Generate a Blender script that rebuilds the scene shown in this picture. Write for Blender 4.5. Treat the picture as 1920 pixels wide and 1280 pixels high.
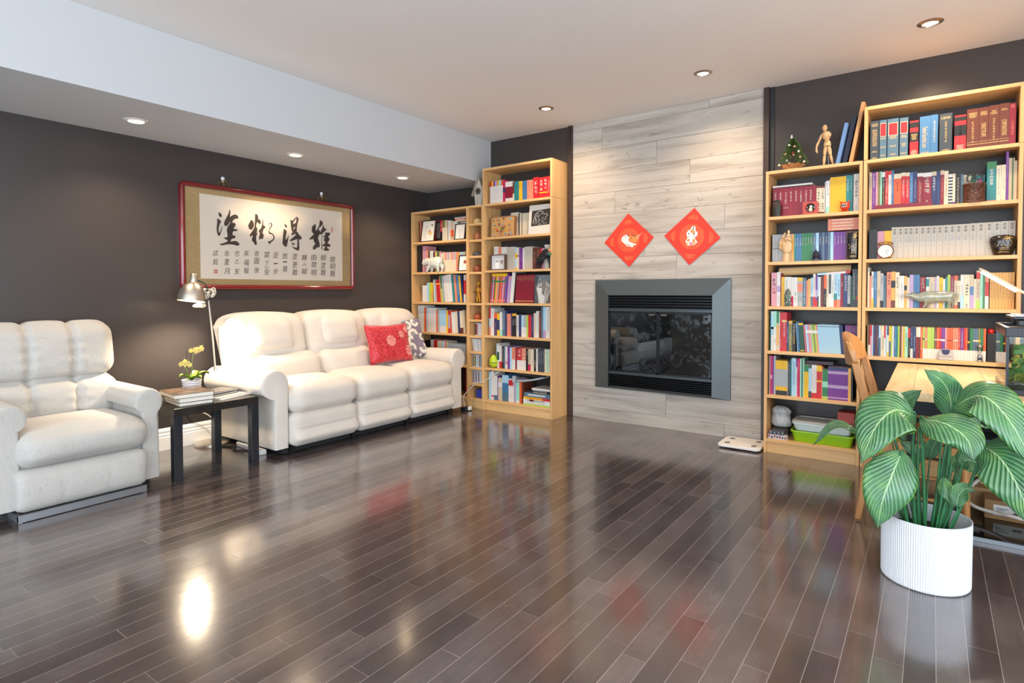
import bpy, bmesh, math, random
from mathutils import Vector, Matrix
random.seed(7)
for o in list(bpy.data.objects): bpy.data.objects.remove(o)
SC = bpy.context.scene
COL = SC.collection
PI = math.pi
# ---------------------------------------------------------------- camera
F_PX, YAW, PITCH, ROLL = 1087.78, -0.6272, -0.0254, -0.002
CAM = Vector((4.5915, -4.7311, 1.1652)); CU, CV = 960.0, 574.17
def cam_axes():
    cy, sy, cp, sp = math.cos(YAW), math.sin(YAW), math.cos(PITCH), math.sin(PITCH)
    f = Vector((sy*cp, cy*cp, sp)); r = Vector((cy, -sy, 0)); u = r.cross(f)
    c, s = math.cos(ROLL), math.sin(ROLL)
    return c*r + s*u, -s*r + c*u, f
RT, UP, FW = cam_axes()
cd = bpy.data.cameras.new('camera'); co = bpy.data.objects.new('camera', cd); COL.objects.link(co)
co.matrix_world = Matrix(((RT.x, UP.x, -FW.x, CAM.x), (RT.y, UP.y, -FW.y, CAM.y), (RT.z, UP.z, -FW.z, CAM.z), (0, 0, 0, 1)))
cd.sensor_fit = 'HORIZONTAL'; cd.sensor_width = 36.0; cd.lens = F_PX/1920*36
cd.shift_x = 0; cd.shift_y = (CV-640)/1920; cd.clip_start = 0.05; cd.clip_end = 60
SC.camera = co
def un(u, v, ax, val):
    """photo pixel -> point on the plane ax = val"""
    d = FW + RT*((u-CU)/F_PX) - UP*((v-CV)/F_PX)
    i = 'xyz'.index(ax); t = (val-CAM[i])/d[i]
    return CAM + d*t
# ---------------------------------------------------------------- view, world, big lights
SC.view_settings.view_transform = 'Standard'; SC.view_settings.look = 'None'
SC.view_settings.gamma = 1.0; SC.view_settings.use_curve_mapping = False
SC.view_settings.exposure = 0.0
RX, RY, HC = 6.7, -7.6, 2.70       # right wall, rear wall, ceiling height
W = bpy.data.worlds.new('daylight'); SC.world = W; W.use_nodes = True
bg = W.node_tree.nodes['Background']; bg.inputs[0].default_value = (0.72, 0.86, 1.0, 1); bg.inputs[1].default_value = 2.2
def area(name, loc, rot, sx, sy, power, col):
    l = bpy.data.lights.new(name, 'AREA'); l.shape = 'RECTANGLE'; l.size = sx; l.size_y = sy; l.energy = power; l.color = col
    o = bpy.data.objects.new(name, l); COL.objects.link(o); o.location = loc; o.rotation_euler = rot; return o
DAY = (0.70, 0.85, 1.0)
area('window_daylight', (RX-0.05, -3.9, 1.45), (0, PI/2+0.16, 0), 1.9, 2.6, 100, DAY)
area('window_daylight', (RX-0.05, -6.5, 1.45), (0, PI/2+0.16, 0), 1.9, 1.3, 44, DAY)
area('window_daylight', (2.2, RY+0.05, 1.45), (PI/2+0.16, 0, 0), 2.6, 1.9, 88, (0.76, 0.88, 1.0))
area('window_daylight', (5.0, RY+0.05, 1.45), (PI/2+0.16, 0, 0), 2.0, 1.9, 70, (0.76, 0.88, 1.0))
WARM = (1.0, 0.74, 0.48)
SPOT_W = 55
area('added_uplight', (5.2, -6.3, 1.75), (PI, 0, 0), 0.5, 0.5, 95, (1.0, 0.78, 0.58))  # added unseen uplight behind the camera, only brightens the ceiling
area('added_uplight', (6.1, -2.2, 1.75), (PI, 0, 0), 0.4, 0.4, 42, (1.0, 0.72, 0.48))  # second added uplight out of view, warms the ceiling on the right
# ---------------------------------------------------------------- materials
def srgb(h):
    if isinstance(h, (tuple, list)): return tuple(h)[:3]
    out = []
    for i in (0, 2, 4):
        c = int(h[i:i+2], 16)/255
        out.append(c/12.92 if c <= 0.04045 else ((c+0.055)/1.055)**2.4)
    return tuple(out)
_m = {}
def mat(name, col='808080', rough=0.5, metal=0.0, spec=0.5, emit=0.0, ecol=None, bump=0.0, bscale=200, var=0.0, vscale=8, coat=0.0, sheen=0.0, stretch=None):
    """plain surface with optional noise variation and bump"""
    if name in _m: return _m[name]
    m = bpy.data.materials.new(name); m.use_nodes = True; nt = m.node_tree; b = nt.nodes['Principled BSDF']
    c = srgb(col); b.inputs['Base Color'].default_value = (*c, 1); b.inputs['Roughness'].default_value = rough
    b.inputs['Metallic'].default_value = metal; b.inputs['Specular IOR Level'].default_value = spec
    b.inputs['Coat Weight'].default_value = coat; b.inputs['Sheen Weight'].default_value = sheen
    if emit: b.inputs['Emission Strength'].default_value = emit; b.inputs['Emission Color'].default_value = (*srgb(ecol or col), 1)
    if var or bump:
        tc = nt.nodes.new('ShaderNodeTexCoord'); mp = nt.nodes.new('ShaderNodeMapping')
        nt.links.new(tc.outputs['Object'], mp.inputs[0])
        if stretch: mp.inputs['Scale'].default_value = stretch
    if var:
        n = nt.nodes.new('ShaderNodeTexNoise'); n.inputs['Scale'].default_value = vscale; n.inputs['Detail'].default_value = 5
        nt.links.new(mp.outputs[0], n.inputs['Vector'])
        r = nt.nodes.new('ShaderNodeMapRange'); r.inputs['From Min'].default_value = 0.3; r.inputs['From Max'].default_value = 0.7
        r.inputs['To Min'].default_value = 1-var; r.inputs['To Max'].default_value = 1+var*0.6
        nt.links.new(n.outputs[0], r.inputs[0])
        mx = nt.nodes.new('ShaderNodeVectorMath'); mx.operation = 'SCALE'; mx.inputs[0].default_value = c
        nt.links.new(r.outputs[0], mx.inputs['Scale']); nt.links.new(mx.outputs[0], b.inputs['Base Color'])
    if bump:
        n = nt.nodes.new('ShaderNodeTexNoise'); n.inputs['Scale'].default_value = bscale; n.inputs['Detail'].default_value = 3
        nt.links.new(mp.outputs[0], n.inputs['Vector'])
        bp = nt.nodes.new('ShaderNodeBump'); bp.inputs['Strength'].default_value = bump; bp.inputs['Distance'].default_value = 0.002
        nt.links.new(n.outputs[0], bp.inputs['Height']); nt.links.new(bp.outputs[0], b.inputs['Normal'])
    _m[name] = m; return m
class NT:
    """tiny node-graph helper"""
    def __init__(s, name):
        s.m = bpy.data.materials.new(name); s.m.use_nodes = True; s.t = s.m.node_tree; s.b = s.t.nodes['Principled BSDF']; _m[name] = s.m
    def n(s, typ, ins=None, **kw):
        x = s.t.nodes.new('ShaderNode'+typ)
        for k, v in kw.items(): setattr(x, k, v)
        for k, v in (ins or {}).items():
            if hasattr(v, 'is_output') or hasattr(v, 'links'): s.t.links.new(v, x.inputs[k])
            else: x.inputs[k].default_value = v
        return x
    def ma(s, op, a, b=0.0, c=None):
        d = {0: a, 1: b}
        if c is not None: d[2] = c
        return s.n('Math', d, operation=op).outputs[0]
    def set(s, k, v):
        if hasattr(v, 'links'): s.t.links.new(v, s.b.inputs[k])
        else: s.b.inputs[k].default_value = v
    def ramp(s, f, stops):
        r = s.n('ValToRGB', {0: f}); e = r.color_ramp.elements
        while len(e) > len(stops): e.remove(e[-1])
        while len(e) < len(stops): e.new(0.5)
        for i, (p, c) in enumerate(stops): e[i].position = p; e[i].color = (*srgb(c), 1)
        return r.outputs[0]
    def mix(s, f, a, b, mode='MIX'):
        x = s.n('Mix', data_type='RGBA', blend_type=mode)
        for i, v in ((0, f), (6, a), (7, b)):
            if hasattr(v, 'links'): s.t.links.new(v, x.inputs[i])
            else: x.inputs[i].default_value = v if i == 0 else (*srgb(v), 1)
        return x.outputs[2]
def wood(name, dark, light, axis=2, scale=1.0, rough=0.42, spec=0.4):
    """grain running along one object axis"""
    if name in _m: return _m[name]
    g = NT(name); tc = g.n('TexCoord'); sc = [26*scale]*3; sc[axis] = 1.3*scale
    mp = g.n('Mapping', {0: tc.outputs['Object']}); mp.inputs['Scale'].default_value = sc
    n = g.n('TexNoise', {'Vector': mp.outputs[0], 'Scale': 1.0, 'Detail': 6.0, 'Distortion': 0.6})
    g.set('Base Color', g.ramp(n.outputs[0], [(0.3, dark), (0.7, light)])); g.set('Roughness', rough); g.set('Specular IOR Level', spec)
    bp = g.n('Bump', {'Height': n.outputs[0], 'Strength': 0.08, 'Distance': 0.001}); g.set('Normal', bp.outputs[0])
    return g.m
def glassy(name, tint=(0.93, 0.97, 0.95), gloss=0.0, ior=1.45):
    """thin clear pane: transparent with a Fresnel reflection"""
    if name in _m: return _m[name]
    m = bpy.data.materials.new(name); m.use_nodes = True; t = m.node_tree; t.nodes.remove(t.nodes['Principled BSDF'])
    tr = t.nodes.new('ShaderNodeBsdfTransparent'); tr.inputs[0].default_value = (*tint, 1)
    gl = t.nodes.new('ShaderNodeBsdfGlossy'); gl.inputs['Roughness'].default_value = gloss
    fr = t.nodes.new('ShaderNodeFresnel'); fr.inputs[0].default_value = ior
    mx = t.nodes.new('ShaderNodeMixShader'); t.links.new(fr.outputs[0], mx.inputs[0]); t.links.new(tr.outputs[0], mx.inputs[1]); t.links.new(gl.outputs[0], mx.inputs[2])
    t.links.new(mx.outputs[0], t.nodes['Material Output'].inputs[0]); _m[name] = m; return m
# ---------------------------------------------------------------- mesh helper
class MB:
    def __init__(s): s.v = []; s.f = []; s.mi = []; s.uv = None; s.M = Matrix.Identity(4)
    def at(s, x=0, y=0, z=0, rz=0, rx=0, ry=0, sc=1):
        s.M = Matrix.Translation((x, y, z)) @ Matrix.Rotation(rz, 4, 'Z') @ Matrix.Rotation(ry, 4, 'Y') @ Matrix.Rotation(rx, 4, 'X') @ Matrix.Scale(sc, 4); return s
    def add(s, vs, fs, mi=0):
        b = len(s.v); M = s.M
        s.v += [tuple(M @ Vector(p)) for p in vs]; s.f += [tuple(i+b for i in f) for f in fs]; s.mi += [mi]*len(fs); return s
    def box(s, x0, y0, z0, x1, y1, z1, mi=0):
        return s.add([(x0,y0,z0),(x1,y0,z0),(x1,y1,z0),(x0,y1,z0),(x0,y0,z1),(x1,y0,z1),(x1,y1,z1),(x0,y1,z1)],
                     [(0,3,2,1),(4,5,6,7),(0,1,5,4),(1,2,6,5),(2,3,7,6),(3,0,4,7)], mi)
    def quad(s, a, b, c, d, mi=0): return s.add([a, b, c, d], [(0,1,2,3)], mi)
    def loft(s, secs, mi=0, caps=True, close=True):
        n = len(secs[0]); vs = [p for q in secs for p in q]; fs = []
        for i in range(len(secs)-1):
            for j in range(n if close else n-1):
                k = (j+1) % n; fs.append((i*n+j, i*n+k, (i+1)*n+k, (i+1)*n+j))
        if caps: fs.append(tuple(range(n))[::-1]); fs.append(tuple((len(secs)-1)*n+j for j in range(n)))
        return s.add(vs, fs, mi)
    def lathe(s, prof, seg=24, mi=0, caps=True):
        """prof: (radius, z)"""
        return s.loft([[(r*math.cos(2*PI*j/seg), r*math.sin(2*PI*j/seg), z) for j in range(seg)] for r, z in prof], mi, caps)
    def cyl(s, r, z0, z1, seg=20, mi=0): return s.lathe([(r, z0), (r, z1)], seg, mi)
    def tube(s, pts, r, seg=8, mi=0, caps=True):
        P = [Vector(p) for p in pts]; R = r if isinstance(r, (list, tuple)) else [r]*len(P); secs = []
        t0 = (P[1]-P[0]).normalized(); nrm = t0.cross(Vector((0, 0, 1)))
        if nrm.length < 1e-3: nrm = t0.cross(Vector((1, 0, 0)))
        nrm.normalize()
        for i, p in enumerate(P):
            t = (P[min(i+1, len(P)-1)]-P[max(i-1, 0)]).normalized()
            nrm = (nrm-t*nrm.dot(t)).normalized(); bi = t.cross(nrm)
            secs.append([tuple(p+R[i]*(math.cos(2*PI*j/seg)*nrm+math.sin(2*PI*j/seg)*bi)) for j in range(seg)])
        return s.loft(secs, mi, caps)
    def ball(s, c, r, seg=14, mi=0, sq=(1, 1, 1)):
        n = max(5, seg//2); secs = []
        for i in range(n+1):
            a = -PI/2+PI*i/n; rr = max(math.cos(a), 1e-3)
            secs.append([(c[0]+r*sq[0]*rr*math.cos(2*PI*j/seg), c[1]+r*sq[1]*rr*math.sin(2*PI*j/seg), c[2]+r*sq[2]*math.sin(a)) for j in range(seg)])
        return s.loft(secs, mi)
    def prism(s, poly, fn, t, mi=0):
        """extrude a 2D outline; fn(u, w, d) -> 3D, d in {0, t}"""
        n = len(poly); a = [fn(u, w, 0) for u, w in poly]; b = [fn(u, w, t) for u, w in poly]
        return s.add(a+b, [tuple(range(n))[::-1], tuple(range(n, 2*n))]+[(i, (i+1) % n, n+(i+1) % n, n+i) for i in range(n)], mi)
    def cushion(s, c, h, r, n=10, bulge=(0, 0, 0), fn=None, mi=0):
        """rounded, bulging box. c centre, h half sizes, r corner radius"""
        V = {}; vs = []; fs = []
        def key(p):
            k = tuple(round(q, 5) for q in p)
            if k not in V: V[k] = len(vs); vs.append(p)
            return V[k]
        nn = n if isinstance(n, (tuple, list)) else (n, n, n)
        def lin(m): return [math.tan((-1+2*i/m)*0.9)/math.tan(0.9) if m > 1 else -1+2*i/m for i in range(m+1)]
        for ax in range(3):
            a, b = [(1, 2), (2, 0), (0, 1)][ax]; la, lb = lin(nn[a]), lin(nn[b])
            for sg in (-1, 1):
                for i in range(nn[a]):
                    for j in range(nn[b]):
                        q = []
                        for (di, dj) in ((0,0),(1,0),(1,1),(0,1)):
                            p = [0, 0, 0]; p[ax] = sg; p[a] = la[i+di]; p[b] = lb[j+dj]; q.append(key(tuple(p)))
                        fs.append(tuple(q if sg > 0 else q[::-1]))
        out = []
        for p in vs:
            q = [p[k]*h[k] for k in range(3)]; inn = [max(-(h[k]-r), min(h[k]-r, q[k])) for k in range(3)]
            d = Vector([q[k]-inn[k] for k in range(3)])
            if d.length > 1e-9:
                m = max(abs(e) for e in d); d = d.normalized()*m
                d = d.normalized()*min(r, m)
            w = [inn[k]+d[k] for k in range(3)]
            for k in range(3):
                a, b = [i for i in range(3) if i != k]
                w[k] += bulge[k]*p[k]*(1-p[a]**2)*(1-p[b]**2)
            if fn: w = fn(p, w)
            out.append((c[0]+w[0], c[1]+w[1], c[2]+w[2]))
        return s.add(out, fs, mi)
    def build(s, name, mats, parent=None, loc=None, smooth=None, bevel=0, sub=0, weld=False, rot=None):
        me = bpy.data.meshes.new(name); me.from_pydata(s.v, [], s.f)
        ms = mats if isinstance(mats, (list, tuple)) else [mats]
        for m in ms: me.materials.append(m)
        for p, i in zip(me.polygons, s.mi): p.material_index = i
        me.validate(); me.update()
        bm = bmesh.new(); bm.from_mesh(me)
        if weld: bmesh.ops.remove_doubles(bm, verts=bm.verts, dist=1e-5)
        bmesh.ops.recalc_face_normals(bm, faces=bm.faces) if s.__dict__.get('recalc', True) else None
        bm.to_mesh(me); bm.free()
        if smooth is not None:
            for p in me.polygons: p.use_smooth = True
            me.set_sharp_from_angle(angle=smooth)
        o = bpy.data.objects.new(name, me); COL.objects.link(o)
        if parent: o.parent = parent
        if loc is not None: o.location = loc
        if rot is not None: o.rotation_euler = rot
        if bevel:
            b = o.modifiers.new('bevel', 'BEVEL'); b.width = bevel; b.segments = 2; b.limit_method = 'ANGLE'; b.angle_limit = 0.7
        if sub:
            b = o.modifiers.new('sub', 'SUBSURF'); b.levels = sub; b.render_levels = sub
        return o
def tag(o, label=None, cat=None, group=None, kind=None):
    if label: o['label'] = label
    if cat: o['category'] = cat
    if group: o['group'] = group
    if kind: o['kind'] = kind
    return o
def thing(name, label, cat, loc=(0, 0, 0), rz=0, group=None):
    o = bpy.data.objects.new(name, None); COL.objects.link(o); o.location = loc; o.rotation_euler = (0, 0, rz); o.empty_display_size = 0.1
    return tag(o, label, cat, group)
def struct(o): o['kind'] = 'structure'; return o
def smoothstep(a, b, x):
    t = max(0, min(1, (x-a)/(b-a))); return t*t*(3-2*t)
def bez(pts, n):
    """Catmull-Rom through points"""
    P = [Vector(p) for p in pts]; P = [P[0]*2-P[1]]+P+[P[-1]*2-P[-2]]; out = []
    m = len(P)-3
    for k in range(n+1):
        t = k/n*m; i = min(int(t), m-1); t -= i; a, b, c, d = P[i:i+4]
        out.append(0.5*((2*b)+(c-a)*t+(2*a-5*b+4*c-d)*t*t+(3*b-a-3*c+d)*t**3))
    return out
# glyph meshes (built-in font), cached: text -> (verts, faces) with cap height 1 and centred cell
_g = {}
def glyph(ch):
    if ch in _g: return _g[ch]
    cu = bpy.data.curves.new('glyph', 'FONT'); cu.body = ch; cu.size = 1.0; cu.align_x = 'LEFT'; cu.resolution_u = 2
    o = bpy.data.objects.new('glyph', cu); COL.objects.link(o)
    dg = bpy.context.evaluated_depsgraph_get(); me = o.evaluated_get(dg).to_mesh()
    vs = [tuple(v.co[:2]) for v in me.vertices]; fs = [tuple(p.vertices) for p in me.polygons]
    o.evaluated_get(dg).to_mesh_clear(); bpy.data.objects.remove(o); bpy.data.curves.remove(cu)
    if vs:
        xs = [v[0] for v in vs]; ys = [v[1] for v in vs]; x0, x1, y0, y1 = min(xs), max(xs), min(ys), max(ys)
    else: x0 = x1 = y0 = y1 = 0
    _g[ch] = (vs, fs, x0, x1, y0, y1); return _g[ch]
def text_in(mb, s, fn, w, h, mi=0, keep=False):
    """string into a w x h rectangle centred at the origin; fn(u, w) -> 3D"""
    vs, fs, x0, x1, y0, y1 = glyph(s)
    if not vs: return
    sx = w/max(x1-x0, 1e-6); sy = h/max(y1-y0, 1e-6)
    if keep: sx = sy = min(sx, sy)
    cx, cy = (x0+x1)/2, (y0+y1)/2
    mb.add([fn((a-cx)*sx, (b-cy)*sy) for a, b in vs], fs, mi)
# ================================================================ room shell
def m_floor():
    g = NT('dark_hardwood'); tc = g.n('TexCoord'); sp = g.n('SeparateXYZ', {0: tc.outputs['Object']})
    PW, PL = 0.0819, 1.05
    xr = g.ma('DIVIDE', g.ma('ADD', sp.outputs[0], 20-0.0455), PW); row = g.ma('FLOOR', xr); fx = g.ma('FRACT', xr)
    wn = g.n('TexWhiteNoise', {'W': row}, noise_dimensions='1D')
    yy = g.ma('DIVIDE', g.ma('ADD', g.ma('ADD', sp.outputs[1], 40.0), g.ma('MULTIPLY', wn.outputs[0], 7.3)), g.ma('ADD', 0.62, g.ma('MULTIPLY', wn.outputs[0], 0.75)))
    idx = g.ma('FLOOR', yy); fy = g.ma('FRACT', yy)
    cb = g.n('CombineXYZ', {0: row, 1: idx}); pid = g.n('TexWhiteNoise', {'Vector': cb.outputs[0]}, noise_dimensions='2D')
    mp = g.n('Mapping', {0: tc.outputs['Object']}); mp.inputs['Scale'].default_value = (26, 2.2, 1)
    off = g.n('VectorMath', {0: mp.outputs[0], 1: pid.outputs[1]}, operation='ADD')
    gr = g.n('TexNoise', {'Vector': off.outputs[0], 'Scale': 1.3, 'Detail': 7.0, 'Distortion': 1.2})
    mo = g.n('TexNoise', {'Vector': tc.outputs['Object'], 'Scale': 5.0, 'Detail': 3.0})
    f = g.ma('ADD', g.ma('ADD', 0.08, g.ma('MULTIPLY', pid.outputs[0], 0.42)), g.ma('ADD', g.ma('MULTIPLY', gr.outputs[0], 0.35), g.ma('MULTIPLY', g.ma('SUBTRACT', mo.outputs[0], 0.5), 0.5)))
    col = g.ramp(f, [(0.1, '342b29'), (0.45, '4e4341'), (0.8, '6a5e5a')])
    gx = g.ma('MINIMUM', fx, g.ma('SUBTRACT', 1.0, fx)); gy = g.ma('MINIMUM', fy, g.ma('SUBTRACT', 1.0, fy))
    sx = g.ma('LESS_THAN', gx, 0.011); sy = g.ma('LESS_THAN', gy, 0.0012)
    seam = g.ma('MAXIMUM', sx, sy)
    col = g.mix(g.ma('MULTIPLY', sx, 0.6), col, 'b4aaa4'); col = g.mix(g.ma('MULTIPLY', sy, 0.6), col, '8a7c74')  # light glinting off the plank bevels, painted as pale seam lines
    g.set('Base Color', col)
    rn = g.n('TexNoise', {'Vector': tc.outputs['Object'], 'Scale': 9.0, 'Detail': 4.0})
    g.set('Roughness', g.ma('ADD', 0.15, g.ma('ADD', g.ma('MULTIPLY', rn.outputs[0], 0.10), g.ma('MULTIPLY', seam, 0.3))))
    g.set('Specular IOR Level', 0.7)
    g.set('Coat Weight', 0.9); g.set('Coat Roughness', 0.125)
    wv = g.n('TexNoise', {'Vector': off.outputs[0], 'Scale': 0.5, 'Detail': 2.0})
    hh = g.ma('SUBTRACT', g.ma('ADD', g.ma('MULTIPLY', pid.outputs[0], 0.12), g.ma('MULTIPLY', wv.outputs[0], 0.35)), g.ma('MULTIPLY', seam, 0.35))
    bp = g.n('Bump', {'Height': hh, 'Strength': 0.35, 'Distance': 0.0012}); g.set('Normal', bp.outputs[0])
    return g.m
def m_panel():
    g = NT('grey_oak_laminate'); tc = g.n('TexCoord'); at = g.n('Attribute', attribute_name='pid')
    cb = g.n('CombineXYZ', {0: g.ma('MULTIPLY', at.outputs['Fac'], 37.0), 2: g.ma('MULTIPLY', at.outputs['Fac'], 11.0)})
    ad = g.n('VectorMath', {0: tc.outputs['Object'], 1: cb.outputs[0]}, operation='ADD')
    mp = g.n('Mapping', {0: ad.outputs[0]}); mp.inputs['Scale'].default_value = (1.1, 1, 15)
    n1 = g.n('TexNoise', {'Vector': mp.outputs[0], 'Scale': 1.0, 'Detail': 8.0, 'Roughness': 0.55, 'Distortion': 0.7})
    mp2 = g.n('Mapping', {0: ad.outputs[0]}); mp2.inputs['Scale'].default_value = (3.5, 1, 11)
    n2 = g.n('TexNoise', {'Vector': mp2.outputs[0], 'Scale': 1.0, 'Detail': 3.0, 'Distortion': 3.0})
    kn = g.ma('SMOOTH_MAX', g.ma('SUBTRACT', n2.outputs[0], 0.64), 0.0, 0.02)
    wv = g.n('TexWave', {'Vector': mp.outputs[0], 'Scale': 1.2, 'Distortion': 9.0, 'Detail': 3.0, 'Detail Scale': 0.6}, bands_direction='Z')
    c = g.ramp(n1.outputs[0], [(0.28, '948b82'), (0.48, 'b8b0a6'), (0.72, 'cac3ba')])
    c = g.mix(g.ma('MULTIPLY', g.ma('GREATER_THAN', wv.outputs[0], 0.84), 0.22), c, '7c7268')
    c = g.mix(g.ma('MULTIPLY', kn, 5.0), c, '5a524b')
    c = g.mix(g.ma('MULTIPLY', at.outputs['Fac'], 0.18), c, '948b81')
    g.set('Base Color', c); g.set('Roughness', 0.5); g.set('Specular IOR Level', 0.35)
    return g.m
M_white = mat('white_paint', 'c6c8ca', 0.85, spec=0.2); M_ceil = mat('ceiling_paint', 'ece8e4', 0.9, spec=0.15)
M_dark = mat('charcoal_wall_paint', '403a38', 0.36, spec=0.35, bump=0.12, bscale=140)
M_dark2 = M_dark
M_rear = mat('beige_wall_paint', 'b9b0a4', 0.85, spec=0.2)
M_base = mat('white_trim_gloss', 'efefed', 0.35); M_trimw = wood('espresso_trim', '2c211d', '4a3a33', 2, 1.0, 0.35)
m = MB().box(-0.1, RY-0.1, -0.1, RX+0.1, 0.1, 0); struct(m.build('floor', m_floor()))
m = MB().box(-0.1, RY-0.1, HC, RX+0.1, 0.1, HC+0.12); struct(m.build('ceiling', M_ceil))
SW, SZ = 0.8993, 2.267
m = MB().box(0, RY, SZ, SW, 0, HC); struct(m.build('ceiling_soffit', [M_white], bevel=0.002)).name = 'ceiling.001'
struct(MB().box(-0.1, RY-0.1, 0, 0, 0.1, HC).build('wall_left', M_dark))
struct(MB().box(0, 0, 0, RX+0.1, 0.1, HC).build('wall_back', M_dark2))
def wall_holes(name, ax, pos, t, a0, a1, holes, m):
    """wall slab with rectangular window openings; holes (a0,a1,z0,z1)"""
    b = MB(); xs = sorted({a0, a1, *[h[0] for h in holes], *[h[1] for h in holes]})
    for i in range(len(xs)-1):
        l, r = xs[i], xs[i+1]; hz = [h for h in holes if h[0] <= l+1e-6 and h[1] >= r-1e-6]
        zz = [(0, HC)] if not hz else [(0, hz[0][2]), (hz[0][3], HC)]
        for z0, z1 in zz:
            if ax == 'x': b.box(pos, l, z0, pos+t, r, z1)
            else: b.box(l, pos, z0, r, pos+t, z1)
    return struct(b.build(name, m))
WR = [(-5.25, -2.55, 0.45, 2.45), (-7.2, -5.8, 0.45, 2.45)]; WB = [(0.9, 3.5, 0.45, 2.45), (4.0, 6.0, 0.45, 2.45)]
wall_holes('wall_right', 'x', RX, 0.1, RY, 0, WR, M_rear)
wall_holes('wall_rear', 'y', RY-0.1, 0.1, 0, RX, WB, M_rear)
k = 0
for ax, hs in (('x', WR), ('y', WB)):
    for (a0, a1, z0, z1) in hs:
        k += 1; b = MB(); n = max(2, round((a1-a0)/0.9)); w = 0.05
        def bb(p, q, r, s):
            if ax == 'x': b.box(RX+0.02, p, r, RX+0.07, q, s)
            else: b.box(p, RY-0.07, r, q, RY-0.02, s)
        for i in range(n+1): c = a0+(a1-a0)*i/n; bb(max(a0, c-w/2), min(a1, c+w/2), z0, z1)
        bb(a0, a1, z0, z0+w); bb(a0, a1, z1-w, z1)
        struct(b.build('window_%d' % k, M_base))
# baseboard along the left wall (profiled)
prof = [(0, 0), (0.018, 0), (0.018, 0.095), (0.014, 0.10), (0.016, 0.112), (0.010, 0.122), (0.012, 0.14), (0.006, 0.155), (0, 0.16)]
m = MB(); m.prism(prof, lambda u, w, d: (u, RY+d, w), -RY-0.001); struct(m.build('baseboard_left', M_base))
m = MB(); m.prism(prof, lambda u, w, d: (5.03+d, -u, w), RX-5.03); struct(m.build('baseboard_back', M_base))
# fireplace panelling: individual laminate boards on the chimney breast
PX0, PX1, PY = 1.874, 3.537, -0.014
rows = [0]+[0.105+0.1945*i for i in range(14)]+[HC-0.001]
jo = {}
for u, v in [(1329.7,195),(1128.6,262),(1231.5,287),(1293.5,322),(1152.5,380),(1359,395),(1208.5,473),(1268.6,497),(1248.7,760),(1357.6,805)]:
    p = un(u, v, 'y', PY); r = max(i for i in range(len(rows)-1) if rows[i] <= p.z); jo.setdefault(r, []).append(p.x)
m = MB(); pid = []
FX0, FX1, FZ0, FZ1 = 2.118, 3.309, 0.302, 1.268
for i in range(len(rows)-1):
    xs = [PX0]+sorted(jo.get(i, []))+[PX1]
    for a, b_ in zip(xs, xs[1:]):
        m.box(a+0.001, PY, rows[i]+0.001, b_-0.001, -0.001, rows[i+1]-0.001); pid += [random.random()]*6
o = m.build('wall_panelling', m_panel())
at_ = o.data.attributes.new('pid', 'FLOAT', 'FACE')
if len(o.data.polygons) == len(pid):
    for i, v in enumerate(pid): at_.data[i].value = v
struct(o); o.name = 'wall_fireplace'
struct(MB().box(1.833, -0.032, 0, 1.873, -0.001, HC-0.001).build('trim_1', M_trimw, bevel=0.002))
struct(MB().box(3.538, -0.032, 0, 3.578, -0.001, HC-0.001).build('trim_2', M_trimw, bevel=0.002))
struct(MB().box(3.579, -0.010, 0, 3.611, -0.001, HC-0.001).build('trim_3', mat('black_gap', '16181a', 0.5)))

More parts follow.
